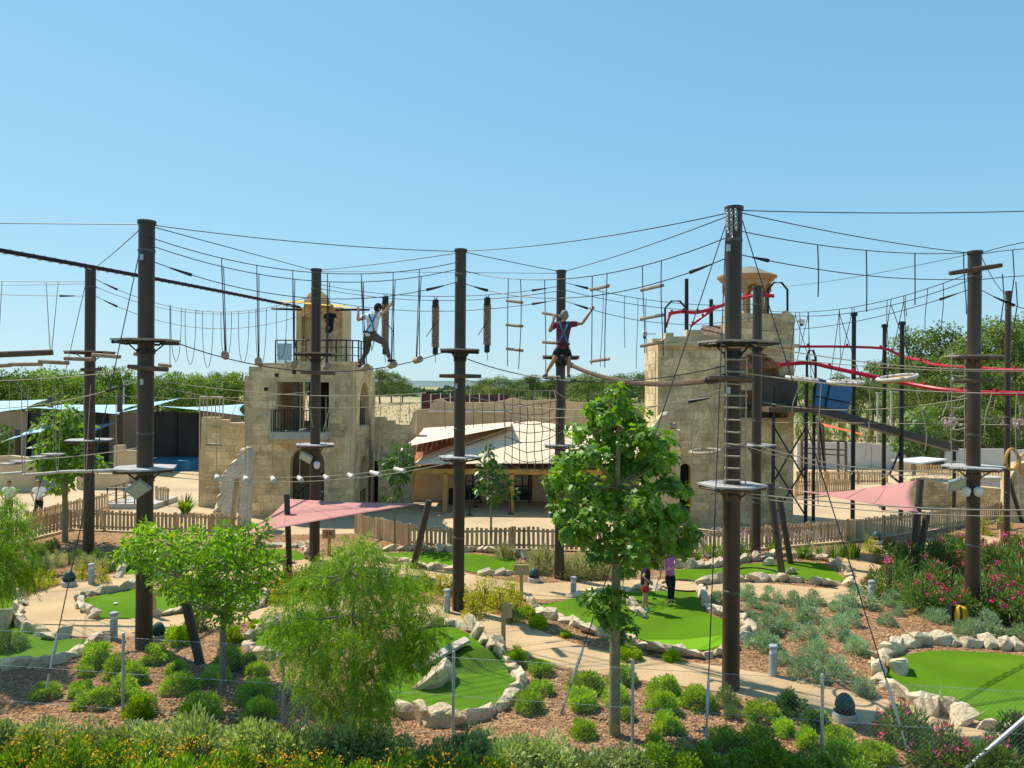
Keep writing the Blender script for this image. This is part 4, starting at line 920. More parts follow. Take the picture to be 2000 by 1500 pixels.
# stony low bank and grey slab at right
SB = thing('stone_bank', 'low stone faced wall behind the right pink sail', 'wall', G(1870, 985))
q_ = fw(36.5); o_ = [(q_(1775, 0)[0], 0), q_(1778, 935), q_(1800, 932), q_(1850, 945), q_(1962, 955), (q_(1985, 0)[0], 0)]
wall((0, 36.5, 0), XU, o_, [], .6, SB, SANDW, 'wall_core', (.3, .16), SAND, 41)
SB2 = thing('stone_bank', 'rough sand coloured rock wall at the right edge', 'wall', G(1990, 1000)); q_ = fw(33.0)
wall((0, 33.0, 0), XU, [(q_(1975, 0)[0], 0), q_(1975, 930), q_(1990, 905), q_(2060, 900), (q_(2060, 0)[0], 0)], [], .6, SB2, SANDW, 'wall_core', (.4, .25), SAND, 42)
CT = thing('picnic_slab', 'grey concrete slab roof on a low base right of the stone bank', 'slab', W(1920, 950, 41)); MB().box(W(1925, 942, 41), (1.1, .8, .5)).build('block', CONC, CT); MB().box(W(1925, 932, 41), (1.4, 1, .08)).build('top', CONC, CT)
tag(MB().slab([W(1740, 898, 44), W(1800, 892, 46), W(1850, 896, 46), W(1795, 904, 44)], .1).build('canopy_board', WHITE), 'flat pale board canopy near the far right play yard', 'canopy')
# red slatted fence on the far field
rf = thing('far_fence', 'dark red fence panels on the far field', 'fence', W(905, 780, 130))
for i in range(9):
    p = W(832 + i * 19, 774, 130); unit_box('panel', mat('dark_red_panel', (.10, .03, .035), .8, n1=(1, .3)), (p.x, 130, 2.4), (1.55, .1, 3.4), None, rf)
    unit_box('post', WHITE, (p.x - .85, 129.9, 2.5), (.16, .16, 3.8), None, rf)
LPM = mat('lamp_grey', (.45, .47, .5), .5)
for i, (x, yt, d) in enumerate(((242, 745, 62), (1714, 768, 60), (1741, 766, 60), (1946, 770, 62))):
    p = W(x, yt, d); L_ = thing('lamp_post', ORD(i) + ' slim grey lamp post from the left in the background', 'lamp post', (p.x, d, 0), 'background lamp posts')
    MB().tube([(p.x, d, 0), p], .06, 6).build('mast', LPM, L_); MB().box(p + Vector((.3, 0, .03)), (.8, .2, .08)).build('lamp_head', LPM, L_)
# ------------------------------------------------------------------ tall poles
POLE = {}; GALVD = mat('dull_band', (.12, .11, .10), .5, metal=.6)
def pole(key, lab, bx, by, yt, r, plats=(), arms=()):
    b = G(bx, by); tp = W(bx, yt, b.y); h = tp.z; r *= .9
    t = thing('climbing_pole', lab, 'pole', (b.x, b.y, 0), 'tall brown climbing poles')
    MB().lathe([(r * 1.05, -.05), (r, 1), (r * .97, h - .1), (r * .97, h)], b, 20).build('shaft', STEEL, t, True)
    MB().lathe([(r * 1.12, h - .04), (r * 1.12, h + .03), (r * .9, h + .04)], b, 20).build('cap', STEEL, t, True)
    for q in range(3):      # bolted steel bands
        zb_ = h * (.2, .5, .93)[q]; MB().lathe([(r * .99, zb_), (r * 1.035, zb_ + .005), (r * 1.035, zb_ + .055), (r * .99, zb_ + .06)], b, 18).build('band', GALVD, t)
    for py, w, nsd, rotp, m_ in plats:
        z = W(bx, py, b.y).z
        first = None
        # decking boards of a platform with nsd sides, round hole left for the pole
        hexa = [(w * math.cos(2 * math.pi * (k + .5) / nsd + rotp), w * math.sin(2 * math.pi * (k + .5) / nsd + rotp) * .95) for k in range(nsd)]
        nb = 6; lo_, hi_ = min(p[0] for p in hexa), max(p[0] for p in hexa)
        fr_ = MB()
        for k in range(nsd): fr_.tube([(b.x + hexa[k][0] * .93, b.y + hexa[k][1] * .93, z - .09), (b.x + hexa[(k + 1) % nsd][0] * .93, b.y + hexa[(k + 1) % nsd][1] * .93, z - .065)], .026, 4)
        for k in range(4):
            a_ = math.pi / 4 + k * math.pi / 2; fr_.tube([(b.x + r * .9 * math.cos(a_), b.y + r * .9 * math.sin(a_), z - .3), (b.x + w * .5 * math.cos(a_), b.y + w * .7 * math.sin(a_), z - .07)], .022, 4)
        fr_.lathe([(r * 1.08, z - .33), (r * 1.1, z - .32), (r * 1.1, z - .22), (r * 1.08, z - .21)], (b.x, b.y, 0), 16)
        first = fr_.build('platform', DSTEEL if m_ is None else WOOD_D, t)
        for k in range(nb):
            x0 = lo_ + (hi_ - lo_) * k / nb + .006; x1 = lo_ + (hi_ - lo_) * (k + 1) / nb - .006
            def ext(x):
                ys = []
                for q in range(nsd):
                    p_, q2 = hexa[q], hexa[(q + 1) % nsd]
                    if (p_[0] - x) * (q2[0] - x) <= 0 and abs(p_[0] - q2[0]) > 1e-6: ys.append(p_[1] + (q2[1] - p_[1]) * (x - p_[0]) / (q2[0] - p_[0]))
                return (min(ys), max(ys)) if ys else (0, 0)
            y0a, y0b = ext(x0); y1a, y1b = ext(x1)
            MB().slab([(b.x + x0, b.y + y0a, z), (b.x + x1, b.y + y1a, z), (b.x + x1, b.y + y1b, z), (b.x + x0, b.y + y0b, z)], .036).build('plank', m_ or WOOD_G, first)
    POLE[key] = (b, r, h)
    return t
PLATG = mat('pale_deck', (.38, .37, .36), .8, n1=(3, .1), orand=.08)
def PL(y1, y2, w=.8, w2=.82): return ((y1, w, 6, .0, None), (y2, w2, 6, .3, PLATG))
pole('A', 'far left brown pole behind the front left one', 173, 1085, 523, .195, PL(686, 858, .82))
pole('B', 'thick brown pole at front left with floodlight', 281, 1265, 434, .20, PL(663, 912, .74, .74))
pole('C', 'brown pole in front of the left tower balcony', 614, 1095, 527, .19, PL(689, 867, .75, .72))
pole('D', 'central brown pole between the two climbers', 895, 1192, 489, .172, PL(682, 891, .6, .58))
pole('E', 'brown pole right behind the climber in maroon', 1092, 1130, 530, .165, PL(695, 868, .66, .5))
pole('F', 'tallest looking brown pole with rope ladder right of maple', 1427, 1345, 407, .185, ((666, .70, 8, .1, None), (945, .68, 6, .25, PLATG)))
pole('G', 'brown pole before the right tower next to ladder pole', 1476, 1088, 560, .185, ((668, .8, 6, .0, None), (868, .7, 6, .3, PLATG)))
pole('H', 'brown pole at right rising from the oleanders', 1899, 1210, 493, .185, ((694, .68, 6, .0, WOOD_G), (910, .78, 6, .3, PLATG)))
pole('I', 'slim dark pole at the right edge with wooden rings', 1966, 1062, 570, .12)
def gz(px, d): return proj(Vector((W(px, 750, d).x, d, 0)))
pole('K', 'brown climbing pole just outside the left edge, nearer row', *gz(-170, 17.5), 432, .2)
pole('M', 'brown climbing pole just outside the left edge, rear row', *gz(-170, 24), 515, .19)
pole('J', 'brown climbing pole just outside the right edge', *gz(2190, 17), 415, .19)
# cross timbers fixed on poles
def arm(lab, key, y0, x0, y1, x1, r=.06, off=-.2, m=None):
    d = POLE[key][0].y + off - POLE[key][1]
    a, b = W(x0, y0, d), W(x1, y1, d); tag(MB().tube([a, a.lerp(b, .5), b], [r * .8, r, r * .8], 8).build('cross_timber', m or WOOD_D, None, True), lab, 'cross timber', 'cross timbers on poles')
arm('slanted dark cross timber near the top of the right pole', 'H', 534, 1855, 518, 1956, .07)
arm('dark cross timber below upper platform of the tower-front pole', 'C', 727, 587, 730, 655)
arm('dark cross timber below the upper platform of central pole', 'D', 734, 858, 735, 940)
arm('dark cross timber below upper platform of front left pole', 'B', 716, 250, 722, 328)
arm('dark cross timber on the far left pole under its platform', 'A', 722, 158, 721, 198)
arm('dark padded beam on the ladder pole at rope bridge height', 'F', 737, 1384, 741, 1470, .06)
arm('dark short beam low on upper part of right pole', 'H', 746, 1860, 742, 1940, .05)
# ------------------------------------------------------------------ lamps on poles
def flood(lab, x, y, d, tilt, s=1):
    p = W(x, y, d); t = thing('floodlight', lab, 'floodlight', p); rot = Matrix.Rotation(R(tilt), 3, 'Y') @ Matrix.Rotation(R(35), 3, 'X')
    MB().box(p, (.42 * s, .07, .34 * s), rot).build('housing', GALV, t); MB().box(p + rot @ Vector((0, -.04, 0)), (.36 * s, .02, .28 * s), rot).build('lens', mat('lamp_glass', (.45, .50, .42), .2), t)
    MB().tube([p, p + Vector((.2, .25, 0))], .025, 5).build('bracket', DSTEEL, t)
flood('grey floodlight clamped to the front left pole', 270, 955, POLE['B'][0].y - .35, -35)
flood('small floodlight on the pole before left tower', 598, 893, POLE['C'][0].y - .3, 30)
flood('pale floodlight on the right pole above its lamps', 1868, 946, POLE['H'][0].y - .3, -15, 1.1)
def domelamp(lab, x, y, d):
    p = W(x, y, d); t = thing('dome_lamp', lab, 'lamp', p); MB().lathe([(.02, -.14), (.08, -.1), (.11, 0), (.1, .08), (.04, .12)], p, 12).build('globe', WHITE, t, True); MB().box(p + Vector((0, .16, .04)), (.05, .3, .05)).build('arm', DSTEEL, t)
domelamp('left white dome lamp on the right pole', 1887, 960, POLE['H'][0].y - .3); domelamp('right white dome lamp on the right pole', 1911, 960, POLE['H'][0].y - .3)
domelamp('white round lamp on the pole before the left tower', 619, 908, POLE['C'][0].y - .3)
# ------------------------------------------------------------------ cables
def att(key, py, side=0, front=0):
    b, r, h = POLE[key]; z = W(proj(b)[0], py, b.y).z
    return Vector((b.x + side * r, b.y - front * r, z))
class Cable:
    def __init__(s, lab, p0, p1, mid=None, r=.011, m=None, name='steel_cable', cat='cable', group='cables between the poles', n=18, end0=False, end1=False):
        s.p0, s.p1 = Vector(p0), Vector(p1); s.sag = .12
        if mid:
            t = s.t_at(mid[0]); p = s.p0.lerp(s.p1, t); z = W(mid[0], mid[1], p.y).z; s.sag = (p.z - z) / max(.05, 4 * t * (1 - t))
        pts = [s.at(i / n) for i in range(n + 1)]
        mb_ = MB().tube(pts, r, 5)
        if end0 or end1:
            s.o = thing(name, lab, cat, s.p0.copy(), group); mb_.build('wire', m or CABLE, s.o, True)
            for e, q0, q1 in ((end0, 0, .1), (end1, 1, .9)):
                if e:
                    L = (s.p1 - s.p0).length; k = 1 / L; a, b_ = (q0 + (.3 * k if q0 == 0 else -.3 * k)), (q0 + (.78 * k if q0 == 0 else -.78 * k))
                    MB().tube([s.at(a), s.at((a + b_) / 2), s.at(b_)], [.016, .03, .042], 7).build('tensioner', DSTEEL, s.o, True)
        else:
            s.o = tag(mb_.build(name, m or CABLE, None, True), lab, cat, group)
    def at(s, t):
        p = s.p0.lerp(s.p1, t); p = p.copy(); p.z -= s.sag * 4 * t * (1 - t); return p
    def t_at(s, px):
        lo, hi = 0.0, 1.0; f0 = proj(s.p0)[0]; inc = proj(s.p1)[0] > f0
        for _ in range(40):
            m_ = (lo + hi) / 2; x = proj(s.p0.lerp(s.p1, m_))[0]
            if (x < px) == inc: lo = m_
            else: hi = m_
        return (lo + hi) / 2
    def px(s, x): return s.at(s.t_at(x))
def ZL(y, d=17.5):                         # anchors on poles that stand just outside the frame
    k = 'K' if d < 20 else 'M'; b = POLE[k][0]; return Vector((b.x, b.y, W(-160, y, d).z))
def ZR(y, d=18): b = POLE['J'][0]; return Vector((b.x, b.y, W(2160, y, d).z))
C = {}
def CB(key, lab, p0, p1, mid=None, **k): C[key] = Cable(lab, p0, p1, mid, **k); return C[key]
CB(1, 'topmost wire from left edge to the front left pole', ZL(434), att('B', 438, -1), (100, 437))
CB(2, 'topmost wire from front left pole to central pole', att('B', 440, 1), att('D', 491, -1), (600, 474))
CB(3, 'top wire from front left pole to the tower-front pole', att('B', 444, 1), att('C', 527, -1), (450, 484))
CB(4, 'upper swing cable from front left pole to central pole', att('B', 465, .6, .8), att('D', 513, 0, 1), (705, 535))
CB(5, 'lower swing cable from front left pole to central pole', att('B', 482, 1), att('D', 527, -1), (700, 551))
CB(6, 'sagging safety cable from front left pole to central pole', att('B', 512, 1), att('D', 552, -1), (680, 584), end0=True, end1=True)
CB(7, 'upper of two loop cables from far left pole to tower-front pole', att('A', 545, 1), att('C', 578, -1), (450, 609), end0=True)
CB(8, 'lower of two loop cables from far left pole to tower-front pole', att('A', 560, 1), att('C', 586, -1), (450, 613))
CB('8b', 'thin sagging cable under loops from far left pole', att('A', 578, 1), att('C', 610, -1), (400, 641), end0=True)
CB(9, 'short wire between the tops of the two left poles', att('A', 522, 1), att('B', 450, -1), (230, 487))
CB(10, 'upper wire from left edge to the far left pole', ZL(545, 24), att('A', 550, -1), (60, 550))
CB(11, 'second wire from left edge to the far left pole', ZL(553, 24), att('A', 554, -1), (90, 556))
CB(12, 'lower wire from left edge to the far left pole with tensioner', ZL(566, 24), att('A', 578, -1), (60, 577), end1=True)
CB(13, 'wire from tower-front pole up to central pole top', att('C', 527, 1), att('D', 495, -1), (760, 513))
CB('13b', 'long faint wire behind, between the tower-front pole and pole behind maroon man', att('C', 530, 1), att('E', 534, -1), (860, 532), r=.008)
CB(14, 'upper cable carrying the braided rope pillars', att('C', 556, 1), att('E', 560, -1), (851, 579), end1=True)
CB(15, 'lower cable just under the braided pillar tops', att('C', 564, 1), att('E', 569, -1), (851, 587))
CB(16, 'lowest of three cables behind the central pole', att('C', 586, 1), att('E', 586, -1), (860, 608), end1=True)
CB(17, 'topmost wire from central pole to the ladder pole', att('D', 490, 1), att('F', 417, -1), (1200, 459))
CB(18, 'top wire from central pole to the pole behind maroon man', att('D', 493, 1), att('E', 529, -1), (1000, 512))
CB(19, 'top wire from pole behind maroon man to ladder pole', att('E', 529, 1), att('F', 424, -1), (1250, 485))
CB(20, 'cable holding the hanging log rungs, central to ladder pole', att('D', 530, 1), att('F', 465, -1), (1150, 540))
CB(21, 'sagging safety cable from central pole to the ladder pole', att('D', 555, 1), att('F', 505, -1), (1150, 579), end0=True, end1=True)
CB(22, 'upper rope cable from pole behind maroon man to tower pole', att('E', 552, 1), att('G', 594, -1), (1300, 590), end0=True)
CB(23, 'lower rope cable from pole behind maroon man to tower pole', att('E', 567, 1), att('G', 604, -1), (1300, 602))
CB(24, 'thin wire past the maroon man hand to tower pole', att('E', 588, 1), att('G', 620, -1), (1250, 626), end0=True)
CB(25, 'topmost wire from ladder pole to the right edge', att('F', 411, 1), ZR(424), (1750, 416))
CB(26, 'wire descending from ladder pole top to right pole top', att('F', 416, 1), att('H', 494, -1), (1680, 463))
CB(27, 'cable with short dangling ropes, ladder pole to right pole', att('F', 452, 1), att('H', 494, -1), (1690, 489))
CB(28, 'sagging cable crossing the dangling ropes to right pole', att('F', 498, 1), att('H', 545, -1), (1700, 539), end0=True)
CB(29, 'upper cable over the oval boards, tower pole to right pole', att('G', 606, 1), att('H', 535, -1), (1660, 601))
CB(30, 'lower cable over the oval boards, tower pole to right pole', att('G', 610, 1), att('H', 548, -1), (1690, 607))
CB(31, 'safety cable of oval board bridge at the right pole', att('G', 645, 1), att('H', 566, -1), (1690, 624), end1=True)
CB(32, 'faint wire rising to right pole top from the belvedere', W(1530, 560, 34), att('H', 497, -1), (1700, 536), r=.009)
CB(33, 'upper wire from right pole top to right edge', att('H', 494, 1), ZR(440, 16), (1960, 482))
CB(34, 'second wire from right pole top to right edge', att('H', 496, 1), ZR(468, 16), (1960, 490))
CB(35, 'wire from right pole down to the slim edge pole top', att('H', 500, 1), att('I', 575, -1), (1940, 545), end0=False)
CB(36, 'sagging cable from right pole shoulder to right edge', att('H', 546, 1), ZR(530, 16), (1980, 540))
CB(37, 'safety cable from right pole below cross timber to edge', att('H', 566, 1), ZR(600, 15), (1980, 596), end0=True)
# lower level handlines in pale rope
def RB(key, lab, p0, p1, mid, r=.011, **k): return CB(key, lab, p0, p1, mid, r=r, m=ROPE_L, name='rope_line', cat='rope', group='rope lines of the course', **k)
RB('a', 'walking rope under the man in white from left pole platform', att('B', 668, 1) + Vector((.5, -.1, 0)), att('D', 690, -1) + Vector((-.35, 0, 0)), (600, 725), r=.013)
C['a'].o.data.materials[0] = CABLE
RB('b', 'pale handline below, front left pole to central pole', att('B', 742, 1), att('D', 762, -1), (620, 773), end1=True)
RB('b2', 'lower pale rope from front left pole to central pole', att('B', 752, 1), att('D', 775, -1), (640, 797), r=.008)
RB('c', 'pale rope from left edge to the front left pole', ZL(790), att('B', 745, -1), (130, 782), end1=True)
RB('c2', 'thin rope from left edge low to the front left pole', ZL(745), att('B', 722, -1), (120, 737), r=.01)
RB('c3', 'lower log rope from left edge passing the small tree', ZL(890), att('B', 875, -1), (130, 893), r=.01)
RB('d', 'upper net rope from central pole to pole behind maroon man', att('D', 742, 1), att('E', 762, -1), (1000, 760), r=.012)
RB('e', 'walking rope from central pole towards ladder pole', att('D', 700, 1), att('F', 715, -1), (1130, 745), r=.013)
C['e'].o.data.materials[0] = CABLE
RB('e2', 'pale handline from central pole to ladder pole', att('D', 772, 1), att('F', 772, -1), (1180, 800), end1=True)
RB('e3', 'thin rope behind the maple from central pole', att('D', 800, 1), att('F', 760, -1), (1180, 810), r=.009)
RB('g', 'upper pale rope from ladder pole to right edge', att('F', 668, 1), ZR(708, 17), (1725, 711), r=.012)
RB('g2', 'second pale rope just below from the ladder pole', att('F', 690, 1), ZR(716, 17), (1725, 718), r=.009)
RB('h', 'middle pale rope from ladder pole to right edge', att('F', 728, 1), ZR(760, 17), (1700, 757), r=.013)
RB('i', 'pale rope from tower pole sagging to the right pole', att('G', 785, 1), att('H', 778, -1), (1700, 800), r=.011)
RB('j', 'long sagging pale rope to the right pole lower platform', att('F', 860, 1), att('H', 912, -1), (1700, 916), r=.014)
RB('j2', 'second sagging pale rope beside it to right platform', att('F', 868, 1), att('H', 918, -1), (1690, 924), r=.010)
RB('k', 'lowest pale rope from ladder pole to the right edge', att('F', 962, 1), ZR(990, 17), (1760, 990), r=.014)
RB('k2', 'second lowest pale rope from ladder pole to right edge', att('F', 968, 1), ZR(998, 17), (1800, 1004), r=.010)
RB('l', 'thin pale rope from tower pole platform to the left', att('G', 870, -1), att('E', 860, 1), (1300, 900), r=.010)
RB('m', 'pale rope at steel frame height behind right pole', att('G', 825, 1), ZR(822, 20), (1750, 827), r=.009)
RB('o', 'thin wire across the balcony from tower-front pole', att('A', 770, 1), att('C', 765, -1), (400, 778), r=.009)
# guy wires to ground anchors, each with a turnbuckle
def guy(lab, p, gx, gy):
    g = G(gx, gy); t = thing('guy_wire', lab, 'guy wire', g.copy(), 'guy wires'); MB().tube([p, g], .011, 5).build('wire', CABLE, t, True)
    MB().tube([g.lerp(p, .06), g.lerp(p, .1), g.lerp(p, .13)], [.018, .034, .018], 6).build('turnbuckle', GALV, t, True); MB().tube([g + Vector((0, 0, -.05)), g.lerp(p, .05)], .02, 6).build('anchor_rod', GALV, t, True)
guy('guy wire from front left pole to the bed at bottom left', att('B', 500, -1), 85, 1368)
guy('guy wire from ladder pole down left to bed beside the maple', att('F', 440, -1), 1095, 1396)
guy('nearly vertical guy wire just left of the ladder pole', att('F', 470, -1), 1378, 1478)
guy('guy wire from ladder pole down right past lavender to fence', att('F', 430, 1), 1782, 1492)
guy('guy wire from far left pole into bed behind left green', att('A', 556, -1), 40, 1110)
# ------------------------------------------------------------------ hanging elements
def rope(lab, pts, r=.011, m=None, group='single hanging ropes', name='hanging_rope'):
    return tag(MB().tube(pts, r, 5).build(name, m or ROPE_D, None, True), lab, 'rope', group)
def drop(c, px, pyb, wob=.03):
    p = c.px(px); zb = W(px, pyb, p.y).z; n = 6
    a_ = rng.uniform(-1.6, 1.6) * wob; ph = rng.uniform(0, 3)
    return [Vector((p.x + a_ * math.sin(i / n * 3.3 + ph) - a_ * math.sin(ph), p.y + a_ * .5 * math.sin(i / n * 2.2), p.z + (zb - p.z) * i / n)) for i in range(n + 1)]
# rope loops behind (stirrup bridge), far left pole to tower-front pole
for i, x in enumerate((334, 362, 396, 432, 466, 500, 540, 575)):
    p = C[7].px(x); q = C[7].px(x + 20); zb = W(x, 703 + (i % 3) * 7, p.y).z; n = 14
    pts = [Vector((p.x + (q.x - p.x) * (.5 - .5 * math.cos(math.pi * k / n)) , p.y, (p.z if k < n / 2 else q.z) + (zb - p.z) * math.sin(math.pi * k / n) ** .75)) for k in range(n + 1)]
    tag(MB().tube(pts, .010, 5).build('rope_loop', ROPE_D, None, True), ORD(i) + ' hanging rope loop from left, between the left poles and tower', 'rope loop', 'rope loops')
# log swings walked on by the man in white
def swing(lab, x, yb, dx, end_on=True, L=.55):
    p = C[4].px(x); q = C[5].px(x); zb = W(x, yb, p.y).z; c = Vector((p.x + dx, p.y, zb)); t = thing('log_swing', lab, 'log swing', c.copy(), 'log swings of the upper course')
    ax = Vector((.35, -1, .05)).normalized() if end_on else Vector((1, .1, 0))
    MB().tube([c - ax * L / 2, c + ax * L / 2], .085, 12).build('log', LOG, t, True)
    MB().tube([p, c + ax * L * .4 + Vector((0, 0, .08))], .011, 5).build('rope', ROPE_D, t); MB().tube([q, c - ax * L * .4 + Vector((0, 0, .08))], .011, 5).build('rope', ROPE_D, t)
    q2 = C[5].px(x + 4); MB().tube([q2, c - ax * L * .4 + Vector((.02, 0, .08))], .011, 5).build('rope', ROPE_D, t)
swing('first log swing right of front left pole', 433, 694, .1); swing('second log swing from the front left pole', 502, 706, .05)
swing('log swing before the turret beside the tower-front pole', 572, 712, .05); swing('log swing just right of tower-front pole', 640, 716, 0)
swing('log swing under rear foot of the man in white', 706, 718, .12); swing('log swing under front foot of the man in white', 768, 713, 0)
swing('last log swing before the central pole', 819, 703, -.02)
# rungs of the left upper bridge
def log(lab, a, b, r=.06, group='short logs', m=None, name='log_step', cat='log'): return tag(MB().tube([a, Vector(a).lerp(Vector(b), .5), b], [r, r * 1.05, r], 10).build(name, m or LOG, None, True), lab, cat, group)
dA = 20.5
log('long beam hanging at the left edge of the upper course', W(-60, 695, 18), W(104, 688, 19), .075, m=WOOD_D)
for i, (x0, y0, x1, y1) in enumerate(((-10, 715, 22, 713), (18, 712, 82, 711), (76, 706, 134, 709), (126, 700, 184, 702), (180, 693, 235, 697))):
    log(ORD(i) + ' stepping log from the left between left edge and pole', W(x0, y0, dA), W(x1, y1, dA), .055)
rope('first pair rope holding the long left beam', [C[10].px(90), W(98, 686, 19)]); rope('second pair rope holding the long left beam', [C[10].px(114), W(101, 686, 19)]); rope('rope at the very left edge holding the beam', [C[10].px(4), W(-4, 693, 18.2)])
for i, (x0, x1, y) in enumerate(((262, 276, 691), (310, 334, 712))): log(('left' if i == 0 else 'right') + ' small log beside the front left pole', W(x0, y, 21), W(x1, y + 3, 21), .05); rope(('left' if i == 0 else 'right') + ' rope of the small log at front left pole', [W(x1 - 2, 560 + 35 * i, 21), W(x1 - 2, y, 21)])
# braided rope pillars
BRD = mat('braided_fibre', (.30, .205, .15), .95, n1=(20, .25), bump=(60, .5, .02))
for i, (x, yt, yb) in enumerate(((753, 580, 690), (851, 586, 690), (952, 582, 686))):
    p = C[14].px(x); z0 = W(x, yt, p.y).z; z1 = W(x, yb, p.y).z
    t = thing('braided_rope_pillar', ('thick braided rope pillar beside the hand of man in white', 'thick braided rope pillar left of the central pole', 'thick braided rope pillar right of the central pole')[i], 'rope pillar', p.copy(), 'braided rope pillars')
    br_ = MB(); n = 60
    for s in range(3):
        br_.tube([(p.x + .075 * math.sin(2 * math.pi * (k / n * 7 + s / 3)), p.y + .05 * math.sin(4 * math.pi * (k / n * 7 + s / 3)), z0 - .2 + (z1 - z0 + .4) * k / n) for k in range(n + 1)], .055, 7)
    br_.build('braid', BRD, t, True)
    MB().lathe([(.06, 0), (.105, -.03), (.105, -.26), (.08, -.3)], (p.x, p.y, z0 + .03), 10).build('top_sleeve', DSTEEL, t, True); MB().lathe([(.07, .2), (.09, .16), (.09, 0), (.05, -.03)], (p.x, p.y, z1 - .02), 10).build('bottom_sleeve', DSTEEL, t, True)
    MB().tube([C[14].px(x - 4), (p.x, p.y, z0)], .012, 5).build('strap', DSTEEL, t); MB().tube([C[14].px(x + 4), (p.x, p.y, z0)], .012, 5).build('strap', DSTEEL, t)
    zz = z0 - .75; MB().tube([(p.x, p.y - .08, zz), (p.x + (.3 if i == 0 else -.28), p.y - .1, zz - .45)], .013, 5).build('tail', DSTEEL, t); MB().tube([(p.x, p.y - .08, z1), (p.x + .03, p.y - .1, z1 - .3)], .01, 5).build('tail', ROPE_D, t)
# hanging ladders of log rungs between central and ladder pole
def ladder(lab, c, xa, xb, rungs, yb):
    pa2, pb2 = c.px(xa), c.px(xb); t = thing('log_ladder', lab, 'log ladder', ((pa2 + pb2) / 2), 'hanging log ladders')
    MB().tube(drop(c, xa, yb, .025), .011, 5).build('rope', ROPE_D, t); MB().tube(drop(c, xb, yb + 6, .025), .011, 5).build('rope', ROPE_D, t)
    for (y0, y1) in rungs:
        a = W(xa - 4, y0, pa2.y); b = W(xb + 4, y1, pb2.y); MB().tube([a, a.lerp(b, .5) + Vector((0, 0, rng.uniform(-.01, .01))), b], .036, 8).build('rung', LOG, t, True)
ladder('hanging log ladder right of the last braided pillar', C[20], 993, 1017, ((587, 591), (634, 637), (681, 685)), 715)
ladder('hanging log ladder at the left hand of maroon man', C[20], 1064, 1090, ((611, 618), (668, 670), (735, 737)), 740)
ladder('hanging log ladder at the right hand of maroon man', C[20], 1157, 1186, ((566, 558), (706, 701)), 712)
ladder('hanging log ladder left of the right tower', C[20], 1255, 1292, ((567, 557), (623, 615), (676, 668)), 690)
for i, (x, yb) in enumerate(((1178, 716), (1220, 680), (1246, 720), (1262, 690))): rope(ORD(i) + ' thin loose rope in front of the right tower', drop(C[22], x, yb), .010)
for i, (x, yb) in enumerate(((893 - 0, 0),)): pass
# dangling short ropes between the ladder pole and right pole
for i, (x, yb) in enumerate(((1597, 580), (1692, 609), (1787, 596), (1882, 614))): rope(ORD(i) + ' short dangling rope from left under the right cable', drop(C[27], x, yb, .05), .014)
for i, (x, y0, yb) in enumerate(((1978, 488, 592), (1958, 535, 630), (1984, 550, 640))): rope(ORD(i) + ' dangling rope right of the right pole', [W(x, y0, 18.6), W(x + 3, (y0 + yb) / 2, 18.6), W(x - 4, yb, 18.6)], .013)
# oval boards hung on crossing ropes
BOARDE = mat('board_rim', (.62, .58, .52), .7, n1=(10, .1)); BOARDB = mat('board_bottom', (.50, .33, .12), .75, n1=(6, .15))
for i, (xc, yc, w, tilt, x0, x1) in enumerate(((1566, 741, 30, .10, 1565, 1582), (1652, 748, 34, 0, 1600, 1642), (1753, 739, 38, -.14, 1691, 1733))):
    d = C[29].px(min(xc, 1840)).y; c = W(xc, yc, d); w_ = w / F * d; t = thing('oval_board', ('left', 'middle', 'right')[i] + ' hanging oval board right of the right tower', 'oval board', c.copy(), 'hanging oval boards')
    rot = Matrix.Rotation(tilt, 3, 'Y') @ Matrix.Rotation(.12, 3, 'X')
    def ring(k, rad, z): return c + rot @ Vector((w_ * rad * math.cos(k), .34 * rad * math.sin(k), z))
    b1 = MB(); b1.add([ring(2 * math.pi * k / 20, .95, 0) for k in range(20)] + [ring(2 * math.pi * k / 20, .9, -.07) for k in range(20)], [tuple(range(20)), tuple(range(39, 19, -1))] + [(k, (k + 1) % 20, 20 + (k + 1) % 20, 20 + k) for k in range(20)]); b1.build('board', BOARDB, t)
    MB().tube([ring(2 * math.pi * k / 20, 1.0, .03) for k in range(21)], .045, 7, False).build('rim', BOARDE, t, True)
    for sx, cx in ((-1, 1), (1, -1), (-1, -1), (1, 1)):
        tp = C[29 if cx > 0 else 30].px(xc + sx * 12 * cx); MB().tube([tp, c + rot @ Vector((w_ * .75 * sx, .2 * cx, .03))], .011, 5).build('rope', ROPE_D, t)
for i, (x, yb) in enumerate(((1562, 690), (1580, 690), (1640, 700), (1668, 640), (1733, 706), (1769, 618), (1812, 650), (1842, 640))): rope(ORD(i) + ' thin rope from the left hanging above the oval boards', drop(C[29], x, yb), .010)
# rope ladders lying on poles
def pladder(lab, key, y0, y1, n, half):
    b, r, h = POLE[key]; t = thing('rope_ladder', lab, 'rope ladder', Vector((b.x, b.y, 0))); d = b.y - r - .06
    za, zb = W(1000, y0, b.y).z, W(1000, y1, b.y).z
    za = W(proj(b)[0], y0, b.y).z; zb = W(proj(b)[0], y1, b.y).z
    for s in (-1, 1): MB().tube([(b.x + s * half + rng.uniform(-.01, .01), d, za + (zb - za) * k / 10) for k in range(11)], .014, 5).build('side_rope', ROPE_L, t)
    for k in range(n):
        z = za + (zb - za) * (k + .5) / n; MB().tube([(b.x - half, d, z), (b.x, d - .02, z - .012 + rng.uniform(-.01, .01)), (b.x + half, d, z)], .017, 6).build('rung', ROPE_L, t, True)
        for s in (-1, 1): MB().lathe([(.012, -.03), (.026, -.02), (.026, .02), (.012, .03)], (b.x + s * half, d, z), 6).build('knot', ROPE_L, t)
